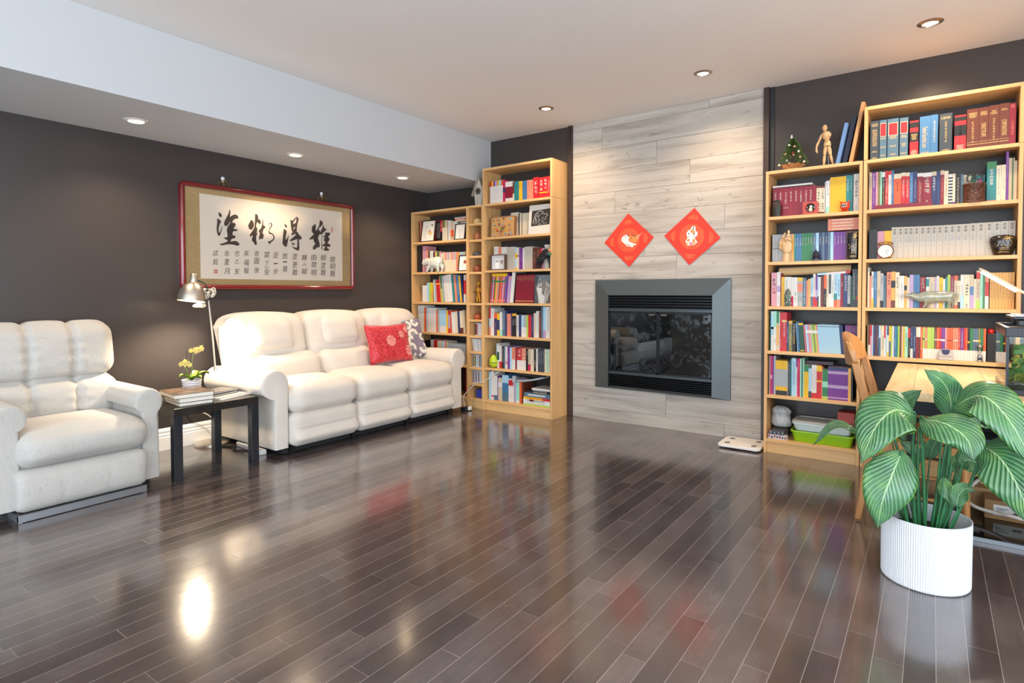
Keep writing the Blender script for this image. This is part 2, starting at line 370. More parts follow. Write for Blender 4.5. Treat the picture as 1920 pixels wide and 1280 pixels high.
# ================================================================ fireplace insert
def fireplace():
    t = thing('fireplace', 'built-in gas fireplace with wide dark grey metal surround and glass doors', 'fireplace', (2.7135, -0.02, FZ0))
    X0, X1, Z1 = FX0-2.7135, FX1-2.7135, FZ1-FZ0
    ix0, ix1, iz0, iz1 = X0+0.143, X1-0.135, 0.018, Z1-0.135
    g = NT('fireplace_grey_metal'); g.set('Base Color', (*srgb('5c6466'), 1)); g.set('Metallic', 0.55); g.set('Roughness', 0.38)
    tc = g.n('TexCoord'); n = g.n('TexNoise', {'Vector': tc.outputs['Object'], 'Scale': 3.0}); g.set('Roughness', g.ma('ADD', 0.28, g.ma('MULTIPLY', n.outputs[0], 0.2)))
    bk = mat('fireplace_black', '15171a', 0.35, metal=0.3); st = mat('louvre_steel', '23262a', 0.22, metal=0.9)
    o = [(X0, 0), (X1, 0), (X1, Z1), (X0, Z1)]; i_ = [(ix0, iz0), (ix1, iz0), (ix1, iz1), (ix0, iz1)]
    b = MB(); yo, yi = -0.012, -0.045
    for k in range(4):
        j = (k+1) % 4
        b.add([(o[k][0], 0.005, o[k][1]), (o[j][0], 0.005, o[j][1]), (o[j][0], yo, o[j][1]), (o[k][0], yo, o[k][1]), (i_[j][0], yi, i_[j][1]), (i_[k][0], yi, i_[k][1]), (i_[j][0], 0.0, i_[j][1]), (i_[k][0], 0.0, i_[k][1])],
              [(0, 1, 2, 3), (3, 2, 4, 5), (5, 4, 6, 7)])
    b.recalc = False; b.build('surround', g.m, t)
    # louvres
    for nm, z0, z1, nn in (('upper_grille', iz1-0.115, iz1-0.002, 5), ('lower_grille', iz0+0.004, iz0+0.112, 6)):
        b = MB().box(ix0, -0.006, z0, ix1, -0.002, z1); b.build(nm, bk, t)
        gp = None
        for q in range(nn):
            zc = z0+(q+0.5)*(z1-z0)/nn
            l = MB(); l.prism([(-0.004, -0.006), (-0.034, -0.002), (-0.036, 0.003), (-0.030, 0.006), (-0.004, 0.001)], lambda u, w, d: (ix0+0.002+d, u, zc+w), ix1-ix0-0.004)
            l.build('louvre', st, t)
    for zz in (iz1-0.142, iz0+0.114):
        MB().box(ix0, -0.034, zz, ix1, -0.004, zz+0.026).build('rail', mat('rail_grey', '4a5154', 0.3, metal=0.6), t, bevel=0.003)
    gz0, gz1 = iz0+0.142, iz1-0.145; mid = (ix0+ix1)/2
    # firebox cavity in front of the wall: shallow black recess with logs
    b = MB().box(ix0+0.002, -0.004, gz0, ix1-0.002, -0.002, gz1); b.build('firebox_back', mat('soot_brick', '0d0e10', 0.7, bump=0.5, bscale=40, var=0.6, vscale=20), t)
    fr = mat('door_frame_black', '1b1e21', 0.35, metal=0.5)
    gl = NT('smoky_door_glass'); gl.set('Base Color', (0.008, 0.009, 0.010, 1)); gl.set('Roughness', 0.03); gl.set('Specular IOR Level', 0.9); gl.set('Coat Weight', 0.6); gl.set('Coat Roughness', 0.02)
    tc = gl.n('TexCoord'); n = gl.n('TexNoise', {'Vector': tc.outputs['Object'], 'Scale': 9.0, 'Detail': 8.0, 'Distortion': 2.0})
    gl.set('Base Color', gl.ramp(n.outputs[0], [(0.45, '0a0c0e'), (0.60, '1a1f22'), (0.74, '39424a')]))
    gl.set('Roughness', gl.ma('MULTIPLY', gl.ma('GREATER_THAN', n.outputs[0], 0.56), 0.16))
    lg = mat('fire_logs', '3a332c', 0.9, bump=0.8, bscale=30, var=0.5, vscale=14)
    for a, c in ((ix0+0.004, mid-0.001), (mid+0.001, ix1-0.004)):
        d = MB(); w = 0.012
        for (p, q, r, s_) in ((a, a+w, gz0, gz1), (c-w, c, gz0, gz1), (a, c, gz0, gz0+w), (a, c, gz1-w, gz1)): d.box(p, -0.030, r, q, -0.016, s_)
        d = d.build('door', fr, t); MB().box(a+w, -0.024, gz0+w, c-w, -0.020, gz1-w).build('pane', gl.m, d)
        hx = c-0.075 if a < mid-0.1 else a+0.03
        hb = MB().box(hx, -0.05, gz1-0.028, hx+0.05, -0.03, gz1-0.016); hb.build('handle', mat('handle_metal', '8a7a70', 0.3, metal=0.8), d, bevel=0.003)
    return t
fireplace()

# ================================================================ recessed lights
def downlight(x, y, z, label, tilt, r=0.052):
    t = thing('recessed_light', label, 'light', (x, y, z))
    b = MB(); b.lathe([(r*0.72, -0.001), (r*0.78, -0.009), (r, -0.006), (r+0.012, -0.0005)], 28, caps=False)
    b.build('trim_ring', mat('brushed_nickel', '9a938c', 0.3, metal=0.9) if tilt else mat('white_ring', 'e8e4de', 0.4), t, smooth=0.8)
    b = MB(); b.lathe([(0.0005, -0.003), (r*0.72, -0.003)], 24, caps=False); b.build('bulb', mat('lit_bulb', 'fff0d8', emit=14, ecol='ffe2b0'), t)
    l = bpy.data.lights.new('spot', 'SPOT'); l.energy = SPOT_W; l.color = WARM; l.spot_size = math.radians(125); l.spot_blend = 0.9; l.shadow_soft_size = 0.035
    o = bpy.data.objects.new('spot', l); COL.objects.link(o); o.parent = t; o.location = (0, 0, -0.02)
    if tilt: o.rotation_euler = tilt
    return t
for x, y, w in ((4.56, -0.598, 'nearest the right edge, above the desk bookcase'), (3.262, -0.6, 'above the right side of the fireplace panelling'), (1.948, -0.591, 'above the tall bookcase, farthest left on ceiling')):
    downlight(x, y, HC, 'nickel eyeball ceiling light '+w, (math.radians(16), 0, 0))
for y, w in ((-3.108, 'nearest the camera, above the armchair side'), (-1.958, 'middle one, above the framed calligraphy'), (-0.797, 'farthest, nearest the corner bookcase')):
    downlight(0.44, y, SZ, 'round recessed light in the low soffit, '+w, None, 0.06)

# ================================================================ bookcases
BW = wood('birch_veneer', 'd09f66', 'e2b880', 2, 0.8, 0.45)
BWX = wood('birch_veneer_shelf', 'd3a266', 'e5bb84', 0, 0.8, 0.42)
BWL = wood('birch_inner', 'd8b588', 'e8cea6', 2, 0.6, 0.5)
SHZ = [1.6945, 1.3735, 1.056, 0.7365, 0.4200, 0.1020]
def bookcase(name, label, x0, x1, zs, ext=False, D=0.28, back=False, pt=0.019):
    t = thing(name, label, 'bookcase', ((x0+x1)/2, -D/2, 0)); ox, oy = (x0+x1)/2, -D/2
    def b(n, a, c, e, f, g_, h, m_): return MB().box(a-ox, c-oy, e, f-ox, g_-oy, h).build(n, m_, t, bevel=0.0012)
    H = 2.02
    for q in (x0, x1-pt): b('side_panel', q, -D, 0, q+pt, -0.004, H-0.0008, BW)
    if ext:
        for q in (x0, x1-pt): b('extension_panel', q, -D, H+0.0008, q+pt, -0.004, 2.3655, BW)
        b('top', x0+pt, -D, 2.3655-0.022, x1-pt, -0.004, 2.3655, BWX)
    b('top' if not ext else 'shelf', x0+pt, -D, H-0.022, x1-pt, -0.004, H, BWX)
    for z in zs: b('shelf', x0+pt, -D+0.001, z-0.022, x1-pt, -0.004, z, BWX)
    b('plinth', x0+pt, -D+0.012, 0, x1-pt, -D+0.03, 0.080, BWX)
    if back: b('back_panel', x0+pt, -0.012, 0.08, x1-pt, -0.005, H-0.022, BWL)
    return t
XL0, XB0, XT0, XT1 = 0.020, 0.8190, 1.0114, 1.8114
X10, X11, X20, X21 = 3.6134, 4.2100, 4.2150, 5.0065
bookcase('bookcase', 'birch bookcase in the corner behind the right end of the sofa', XL0, XB0-0.001, SHZ)
bookcase('shelf_tower', 'very narrow birch shelf tower of small compartments between two bookcases', XB0, XT0-0.001, [1.843, 1.682, 1.522, 1.362, 1.052, 0.888, 0.727, 0.568, 0.409, 0.250, 0.100], D=0.28, back=True, pt=0.016)
bookcase('bookcase', 'tallest birch bookcase left of the fireplace, with a green egg on it', XT0, XT1, SHZ, ext=True)
bookcase('bookcase', 'birch bookcase right of the fireplace with wooden mannequin on top', X10, X11, SHZ)
bookcase('bookcase', 'tall birch bookcase behind the desk at the right edge', X20, X21, SHZ, ext=True)
# ================================================================ upholstery
def fabric(name, base, dark, light, slub=0.5, fine=900):
    g = NT(name); tc = g.n('TexCoord'); O = tc.outputs['Object']
    a = g.n('Mapping', {0: O}); a.inputs['Scale'].default_value = (420, 420, 16)
    b = g.n('Mapping', {0: O}); b.inputs['Scale'].default_value = (26, 26, 480)
    n1 = g.n('TexNoise', {'Vector': a.outputs[0], 'Scale': 1.0, 'Detail': 2.0}); n2 = g.n('TexNoise', {'Vector': b.outputs[0], 'Scale': 1.0, 'Detail': 2.0})
    s_ = g.ma('MAXIMUM', g.ma('MULTIPLY', g.ma('SUBTRACT', n1.outputs[0], 0.58), 7.0), g.ma('MULTIPLY', g.ma('SUBTRACT', n2.outputs[0], 0.63), 6.0))
    s_ = g.ma('MINIMUM', g.ma('MAXIMUM', s_, 0.0), 1.0)
    big = g.n('TexNoise', {'Vector': O, 'Scale': 7.0, 'Detail': 3.0})
    c = g.mix(big.outputs[0], base, light); c = g.mix(g.ma('MULTIPLY', s_, slub), c, dark)
    g.set('Base Color', c); g.set('Roughness', 0.92); g.set('Specular IOR Level', 0.15); g.set('Sheen Weight', 0.25)
    h = g.ma('ADD', n1.outputs[0], n2.outputs[0]); w = g.n('TexNoise', {'Vector': O, 'Scale': 26.0, 'Detail': 2.0})
    bp = g.n('Bump', {'Height': h, 'Strength': 0.25, 'Distance': 0.001}); bp2 = g.n('Bump', {'Height': w.outputs[0], 'Strength': 0.25, 'Distance': 0.006, 'Normal': bp.outputs[0]})
    g.set('Normal', bp2.outputs[0]); return g.m
F_chair = fabric('heathered_linen', 'b6b2ac', '7c7976', 'c4c1bb', 0.5)
F_sofa = fabric('cream_chenille', 'd2c9be', 'b8aea4', 'ddd5ca', 0.25)
M_blk = mat('black_plastic', '141416', 0.35); M_chrome = mat('chrome', 'c8c8c8', 0.15, metal=1.0)
def mw(root):
    b = MB(); l = root.location; b.M = Matrix.Translation((-l.x, -l.y, -l.z)); return b
def arm(root, x0, x1, yin, yout, rc, rr, zb, fab, name='arm', zr=None, back_drop=0.0):
    """rolled arm: inner wall yin, outer wall yout, roll centre rc=(y,z), radius rr"""
    sg = 1 if yout > yin else -1; P = []
    a0 = math.asin(min(1, max(-1, (yin-rc[0])/rr)))      # where the inner wall meets the roll
    P.append((yin, zb+0.015)); P.append((yin, (zb+rc[1])/2)); P.append((yin, rc[1]-rr*0.35))
    A0 = math.atan2(-0.35, -1.0) if True else 0
    for k in range(15):
        a = PI+0.35-(PI+0.95)*k/14
        P.append((rc[0]+sg*rr*math.cos(a), rc[1]+rr*math.sin(a)))
    P.append((yout, rc[1]-rr*0.78)); P.append((yout+sg*0.002, (zb+rc[1])/2)); P.append((yout+sg*0.004, zb+0.015)); P.append((yout, zb)); P.append((yin, zb))
    cy = sum(p[0] for p in P)/len(P); cz = sum(p[1] for p in P)/len(P)
    secs = []
    L = x1-x0
    for t, s in ((0, 0.55), (0.006, 0.86), (0.02, 0.97), (0.05, 1), (0.3, 1), (0.6, 1), (0.85, 1), (0.955, 1.0), (0.982, 0.965), (0.996, 0.88), (1.0, 0.72), (1.002, 0.3)):
        x = x0+L*t; d = -back_drop*(1-t)
        q = []
        for y, z in P:
            w = max(0, (z-zb)/(rc[1]-zb)); sz = 1-(1-s)*0.6
            q.append((x, cy+(y-cy)*(1-(1-s)*0.55), zb+(z-zb)*(1-(1-s)*0.10)+d*w if s < 1 else z+d*w))
        secs.append(q)
    b = mw(root); b.loft(secs); return b.build(name, fab, root, smooth=1.0)
def gro(y, ys, w): return sum(math.exp(-((y-q)/w)**2) for q in ys)

def armchair():
    t = thing('armchair', 'pale grey linen recliner armchair with tufted back, cut off by the left edge', 'armchair', (0.45, -3.54, 0))
    f = F_chair
    b = mw(t); b.box(0.16, -3.86, 0.10, 0.80, -3.24, 0.30); b.build('seat_frame', f, t, bevel=0.02)
    # backrest: upper and lower cushions, three tufted columns each
    seams = (-3.655, -3.43); C0, C1 = -3.88, -3.20
    def mk(z0, z1, xb, hx, lean, name, hump):
        def fn(p, w):
            y = (C0+C1)/2+w[1]; g_ = gro(y, seams, 0.020)
            fr = max(0, p[0]); top = max(0, p[2])**3
            ripple = 0.0
            for q in seams:
                dq = abs(y-q); ripple += math.exp(-(dq/0.055)**2)*math.sin(w[2]*95+q*40)*0.0045
            w[0] += -0.030*g_*fr*(1-0.3*abs(p[2]))+ripple*fr
            w[2] += top*(hump*(0.6*math.cos(min(abs(y-q) for q in (-3.77, -3.54, -3.31))/0.115*1.4)-0.4)-0.014*g_)
            w[0] -= lean*p[2]; return w
        b = mw(t); b.cushion((xb, (C0+C1)/2, (z0+z1)/2), (hx, (C1-C0)/2, (z1-z0)/2), min(hx, 0.085), (8, 60, 26), (0.02, 0.006, 0.006), fn)
        return b.build(name, f, t, smooth=2.0, weld=True)
    mk(0.645, 0.985, 0.215, 0.105, 0.030, 'backrest', 0.014)
    mk(0.40, 0.655, 0.285, 0.105, 0.030, 'backrest', 0.004)
    b = mw(t); b.cushion((0.16, -3.54, 0.52), (0.07, 0.325, 0.42), 0.05, 8); b.build('back_shell', f, t, smooth=2.0, weld=True)
    # seat cushion
    def sf(p, w):
        fr = max(0, p[0]); w[2] += 0.012*fr*(1-p[1]**2); w[0] += 0.02*fr*(1-p[2]**2)*(1-0.3*p[1]**2); return w
    b = mw(t); b.cushion((0.60, -3.54, 0.345), (0.285, 0.305, 0.095), 0.075, (20, 20, 10), (0.02, 0.0, 0.018), sf); b.build('seat', f, t, smooth=2.0, weld=True)
    # footrest panel
    def ff(p, w):
        y = -3.555+w[1]; fr = max(0, p[0]); w[0] += -0.004*gro(y, (-3.66, -3.45), 0.012)*fr+0.015*fr*math.sin((p[2]+1)*PI/2); return w
    b = mw(t); b.cushion((0.835, -3.555, 0.150), (0.055, 0.303, 0.105), 0.035, (8, 30, 12), (0.012, 0, 0), ff); b.build('footrest', f, t, smooth=2.0, weld=True)
    arm(t, 0.24, 0.825, -3.255, -3.165, (-3.215, 0.515), 0.078, 0.055, f)
    arm(t, 0.24, 0.825, -3.825, -3.915, (-3.865, 0.515), 0.078, 0.055, f)
    b = mw(t); b.box(0.30, -3.85, 0.0, 0.88, -3.83, 0.035); b.box(0.30, -3.28, 0.0, 0.88, -3.26, 0.035); b.box(0.86, -3.85, 0.004, 0.885, -3.26, 0.040); b.build('base_rail', mat('painted_steel', '8a8c90', 0.35, metal=0.6), t)
    for y in (-3.90, -3.26): b = mw(t); b.box(0.25, y, 0.0, 0.70, y+0.09, 0.055); b.build('foot', M_blk, t)
armchair()

def sofa():
    t = thing('sofa', 'cream three-seat reclining sofa with rolled arms under the framed calligraphy', 'sofa', (0.47, -1.45, 0))
    f = F_sofa; S = (-2.315, -1.735, -1.165, -0.600)
    b = mw(t); b.box(0.08, -2.31, 0.10, 0.80, -0.61, 0.28); b.build('seat_frame', f, t, bevel=0.02)
    for i in range(3):
        SB = (-2.455, -1.790, -1.140, -0.455); y0, y1 = SB[i], SB[i+1]; c = (y0+y1)/2; h = (y1-y0)/2+0.004
        def bf(p, w):
            fr = max(0, p[0]); tp = max(0, p[2])**3
            w[2] += tp*(0.022*math.cos(p[1]*1.5)-0.018*abs(p[1])**4)
            if (i == 0 and p[1] < 0) or (i == 2 and p[1] > 0): w[2] -= tp*0.045*abs(p[1])**5; w[0] -= 0.05*abs(p[1])**6*fr
            w[0] += fr*(-0.012*math.exp(-((p[2]+0.15)/0.08)**2)+0.003*math.sin(p[2]*34)*abs(p[1])**3)
            w[0] -= 0.075*p[2]; w[1] *= 1.0-0.05*(1-p[2])*(1 if i != 1 else 0); return w
        b = mw(t); b.cushion((0.225, c, 0.70), (0.145, h, 0.285), 0.07, (8, 24, 28), (0.02, 0.0, 0.0), bf); b.build('backrest', f, t, smooth=2.0, weld=True)
        def hf(p, w): w[0] -= 0.04*p[2]; w[0] += 0.0025*math.sin(p[2]*22)*abs(p[1])**2; return w
        b = mw(t); b.cushion((0.292, c, 0.838), (0.090, 0.200, 0.135), 0.08, (8, 16, 14), (0.018, 0.0, 0.012), hf); b.build('headrest', f, t, smooth=2.0, weld=True)
        y0, y1 = S[i], S[i+1]; c = (y0+y1)/2; h = (y1-y0)/2+0.004
        b = mw(t); b.cushion((0.385, c, 0.565), (0.09, h-0.012, 0.115), 0.075, (8, 18, 12), (0.025, 0.0, 0.0), lambda p, w: [w[0]-0.03*p[2], w[1], w[2]]); b.build('lumbar_cushion', f, t, smooth=2.0, weld=True)
        def sf(p, w):
            fr = max(0, p[0]); ab = abs(p[1])
            w[0] += 0.004*math.sin(p[2]*20+w[0]*30)*ab**6*fr; w[2] += 0.004*math.sin(w[0]*60)*ab**8
            return w
        b = mw(t); b.cushion((0.665, c, 0.393), (0.275, h-0.002, 0.108), 0.085, (20, 20, 12), (0.012, 0.0, 0.020), sf); b.build('seat', f, t, smooth=2.0, weld=True)
        def ff(p, w):
            fr = max(0, p[0]); w[0] += fr*(0.030*math.exp(-((p[2]+0.45)/0.28)**2)-0.020*math.exp(-((p[2]+0.02)/0.10)**2)*(1-p[1]**2)+0.004*math.sin(p[2]*26+3)*abs(p[1])**4); return w
        b = mw(t); b.cushion((0.84, c, 0.172), (0.085, h-0.003, 0.122), 0.05, (8, 22, 22), (0.006, 0, 0), ff); b.build('footrest', f, t, smooth=2.0, weld=True)
    arm(t, 0.05, 0.865, -2.318, -2.425, (-2.420, 0.510), 0.108, 0.05, f, back_drop=0.02)
    arm(t, 0.05, 0.900, -0.604, -0.475, (-0.515, 0.520), 0.098, 0.05, f, back_drop=0.02)
    b = mw(t); b.cushion((0.085, -1.458, 0.50), (0.05, 0.86, 0.40), 0.04, 8); b.build('back_shell', f, t, smooth=2.0, weld=True)
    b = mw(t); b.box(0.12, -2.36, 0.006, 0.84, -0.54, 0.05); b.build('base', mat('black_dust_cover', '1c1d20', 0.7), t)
    for y in (-2.30, -1.75, -1.17, -0.62): b = mw(t); b.box(0.845, y-0.015, 0, 0.87, y+0.015, 0.05); b.build('foot', M_blk, t)
    p = un(451, 727, 'y', -2.434)
    b = mw(t); b.box(p.x-0.045, -2.442, p.z-0.022, p.x+0.045, -2.424, p.z+0.022); q = b.build('power_switch_panel', M_blk, t, bevel=0.004)
    b = mw(t); [b.box(p.x-0.03+k*0.022, -2.445, p.z-0.006, p.x-0.018+k*0.022, -2.441, p.z+0.006) for k in range(3)]; b.build('button', mat('switch_grey', '8a8a8a', 0.4), q)
    for o in t.children: pass
sofa()

def pillow(name, label, base, col_mat, w, h, th, R, parts=None):
    """soft square cushion: local x across, z up, front face -y; R full matrix"""
    b = MB(); n = 18; top = []; V = []; Fc = []
    for s_ in (-1, 1):
        for i in range(n+1):
            for j in range(n+1):
                u, v = -1+2*i/n, -1+2*j/n; k = (1-u**4)**0.5*(1-v**4)**0.5
                pin = 1-0.09*(1-abs(u))**1.0*abs(v)**3; pin2 = 1-0.09*(1-abs(v))*abs(u)**3
                wr = 0.006*math.sin(u*9+v*4)*k*(1 if s_ < 0 else 0.4)
                V.append((u*w/2*pin2, s_*(th/2*k**0.8)+wr, v*h/2*pin+h/2))
    m = (n+1)**2
    for s_ in (0, 1):
        for i in range(n):
            for j in range(n):
                a = s_*m+i*(n+1)+j; q = (a, a+n+1, a+n+2, a+1); Fc.append(q if s_ == 0 else q[::-1])
    b.add(V, Fc); o = b.build(name, col_mat, None, smooth=2.0, weld=True); o.matrix_world = R
    tag(o, label, 'cushion'); return o
def pillow_red():
    g = NT('red_brocade'); tc = g.n('TexCoord'); O = tc.outputs['Object']
    n = g.n('TexNoise', {'Vector': O, 'Scale': 26.0, 'Detail': 3.0, 'Distortion': 3.5})
    c = g.ramp(n.outputs[0], [(0.42, 'a80f22'), (0.5, 'c8202c'), (0.60, 'd8404a')]); sp = g.n('SeparateXYZ', {0: O})
    for (x, z, r) in ((-0.01, 0.20, 0.052), (0.115, 0.255, 0.034), (0.185, 0.10, 0.05), (0.185, 0.30, 0.03)):
        dx = g.ma('SUBTRACT', sp.outputs[0], x); dz = g.ma('SUBTRACT', sp.outputs[2], z); d = g.ma('SQRT', g.ma('ADD', g.ma('MULTIPLY', dx, dx), g.ma('MULTIPLY', dz, dz)))
        an = g.ma('ARCTAN2', dz, dx); rr = g.ma('ADD', r, g.ma('MULTIPLY', g.ma('SINE', g.ma('MULTIPLY', an, 9.0)), 0.004))
        msk = g.ma('LESS_THAN', d, rr); v = g.n('TexVoronoi', {'Vector': O, 'Scale': 75.0}, feature='DISTANCE_TO_EDGE')
        pc = g.mix(g.ma('LESS_THAN', v.outputs[0], 0.09), 'efaca0', 'c83a40'); c = g.mix(msk, c, pc)
    g.set('Base Color', c); g.set('Roughness', 0.42); g.set('Sheen Weight', 0.3)
    bp = g.n('Bump', {'Height': n.outputs[0], 'Strength': 0.3, 'Distance': 0.002}); g.set('Normal', bp.outputs[0]); return g.m
def pillow_grey():
    g = NT('grey_lilac_print'); tc = g.n('TexCoord'); sp = g.n('SeparateXYZ', {0: tc.outputs['Object']}); c = g.ramp(0.5 and g.n('TexNoise', {'Vector': tc.outputs['Object'], 'Scale': 4.0}).outputs[0], [(0.3, '766c7c'), (0.7, '8b8090')])
    for (x, z, r, a0) in ((0.125, 0.355, 0.045, 0.6), (0.03, 0.33, 0.045, 2.5), (0.07, 0.235, 0.055, -1.0), (-0.02, 0.19, 0.05, 1.2), (0.02, 0.10, 0.052, -1.4), (0.155, 0.085, 0.052, 2.2), (0.17, 0.20, 0.04, 0.2), (0.075, 0.01, 0.05, 1.5), (-0.11, 0.36, 0.05, 0.5), (-0.1, 0.22, 0.05, 2.0)):
        dx = g.ma('SUBTRACT', sp.outputs[0], x); dz = g.ma('SUBTRACT', sp.outputs[2], z); d = g.ma('SQRT', g.ma('ADD', g.ma('MULTIPLY', dx, dx), g.ma('MULTIPLY', dz, dz)))
        an = g.ma('ARCTAN2', dz, dx); ad = g.ma('ABSOLUTE', g.ma('WRAP', g.ma('SUBTRACT', an, a0), PI, -PI))
        fr = g.ma('ADD', r, g.ma('MULTIPLY', g.ma('SINE', g.ma('MULTIPLY', an, 26.0)), 0.002))
        ring = g.ma('MULTIPLY', g.ma('LESS_THAN', d, fr), g.ma('GREATER_THAN', d, r*0.42)); ring = g.ma('MULTIPLY', ring, g.ma('GREATER_THAN', ad, 0.75))
        c = g.mix(ring, c, 'e6e2d8')
        core = g.ma('MULTIPLY', g.ma('LESS_THAN', d, r*0.36), g.ma('GREATER_THAN', g.ma('SINE', g.ma('MULTIPLY', an, 12.0)), -0.2)); c = g.mix(core, c, 'a3aaa6')
    g.set('Base Color', c); g.set('Roughness', 0.85); return g.m
def place_pillow(px_bl, px_br, x_b, lean, yaw):
    """bottom-left / bottom-right corners in the photo on plane x=x_b"""
    p = un(*px_bl, 'x', x_b); q = un(*px_br, 'x', x_b-0.02); return p, q
p0 = Vector((0.60, -1.305, 0.515)); 
R1 = Matrix.Translation((0.60, -1.085, 0.514)) @ Matrix.Rotation(math.radians(84), 4, 'Z') @ Matrix.Rotation(math.radians(-17), 4, 'X')
pillow('throw_cushion', 'red brocade cushion with pale pink flowers, standing on the sofa', None, pillow_red(), 0.48, 0.37, 0.11, R1)
R2 = Matrix.Translation((0.50, -0.765, 0.514)) @ Matrix.Rotation(math.radians(78), 4, 'Z') @ Matrix.Rotation(math.radians(-22), 4, 'X') @ Matrix.Rotation(math.radians(-3), 4, 'Y')
pillow('throw_cushion', 'grey lilac cushion with white fan flowers, behind the red cushion', None, pillow_grey(), 0.44, 0.41, 0.10, R2)

# ================================================================ side table and what stands on it
def side_table():
    t = thing('side_table', 'small square black side table between the armchair and the sofa', 'table', (0.575, -2.815, 0))
    bm_ = mat('black_brown_laminate', '25282e', 0.24, spec=0.5, bump=0.1, bscale=60)
    MB().box(-0.275, -0.275, 0.40, 0.275, 0.275, 0.45).build('tabletop', mat('worn_black_top', '26221f', 0.33, var=0.5, vscale=14), t, bevel=0.002)
    for x in (-0.275, 0.224):
        for y in (-0.275, 0.224): MB().box(x, y, 0, x+0.051, y+0.051, 0.3995).build('leg', bm_, t, bevel=0.0015)
side_table()
PAGE = mat('book_pages', 'e4ddcf', 0.8, bump=0.3, bscale=500, stretch=(1, 1, 1))
def flat_book(name, label, cx, cy, z, w, d, h, rz, cover, spine_marks=None, cat='book', group=None, thin=False):
    """lying book: local x = width, y = depth; spine on the -x side"""
    b = MB(); e = 0.0025 if not thin else 0.0008
    b.box(-w/2, -d/2, 0, w/2, d/2, e, 0); b.box(-w/2, -d/2, h-e, w/2, d/2, h, 0); b.box(-w/2, -d/2, e, -w/2+e, d/2, h-e, 0)
    b.box(-w/2+e, -d/2+0.003, e, w/2-0.003, d/2-0.003, h-e, 1)
    mats = [cover, PAGE]
    if spine_marks:
        mats.append(spine_marks)
        random.seed(int(cx*1000)); y = -d*0.35
        while y < d*0.35:
            l = random.uniform(0.006, 0.016); b.box(-w/2-0.0004, y, h*0.3, -w/2, y+l, h*0.7, 2); y += l+0.004
    o = b.build(name, mats, None, loc=(cx, cy, z), rot=(0, 0, rz)); return tag(o, label, cat, group)
a = math.radians(18)
Wp = mat('white_card', 'ece9e4', 0.6); Kp = mat('black_cover', '1a1a1c', 0.35)
flat_book('book', 'black-spined book, bottom of the left stack on the side table', 0.690, -2.925, 0.4505, 0.20, 0.25, 0.024, -a-PI/2+0.22, Kp, mat('cream_print', 'd9d0c0', 0.6), group='books in the left stack on the side table')
flat_book('book', 'white hardback, middle of the left stack on the side table', 0.685, -2.925, 0.475, 0.20, 0.245, 0.022, -a-PI/2+0.26, Wp, group='books in the left stack on the side table')
tp = mat('photo_cover', '5a4636', 0.3, var=0.9, vscale=18)
flat_book('book', 'thick art book with brown picture cover topping the left table stack', 0.655, -2.925, 0.4975, 0.235, 0.29, 0.028, -a-PI/2+0.2, tp, mat('cream_print', 'd9d0c0', 0.6), group='books in the left stack on the side table')
gm = 'notebooks and magazines on the side table'
flat_book('magazine', 'white magazine at the bottom of the right pile on the side table', 0.665, -2.675, 0.4505, 0.20, 0.27, 0.006, 0.35, Wp, cat='magazine', group=gm, thin=True)
flat_book('magazine', 'grey magazine second from bottom in the right pile on side table', 0.650, -2.68, 0.457, 0.20, 0.26, 0.006, 0.28, mat('grey_cover', '8e8f92', 0.4), cat='magazine', group=gm, thin=True)
flat_book('notebook', 'black notebook with yellow edge in the right pile on side table', 0.600, -2.69, 0.4635, 0.15, 0.21, 0.012, 0.30, Kp, cat='notebook', group=gm)
flat_book('notebook', 'dark grey notebook lying on top of the right pile on side table', 0.580, -2.685, 0.476, 0.16, 0.215, 0.012, 0.22, mat('slate_cover', '4b4747', 0.35), cat='notebook', group=gm)
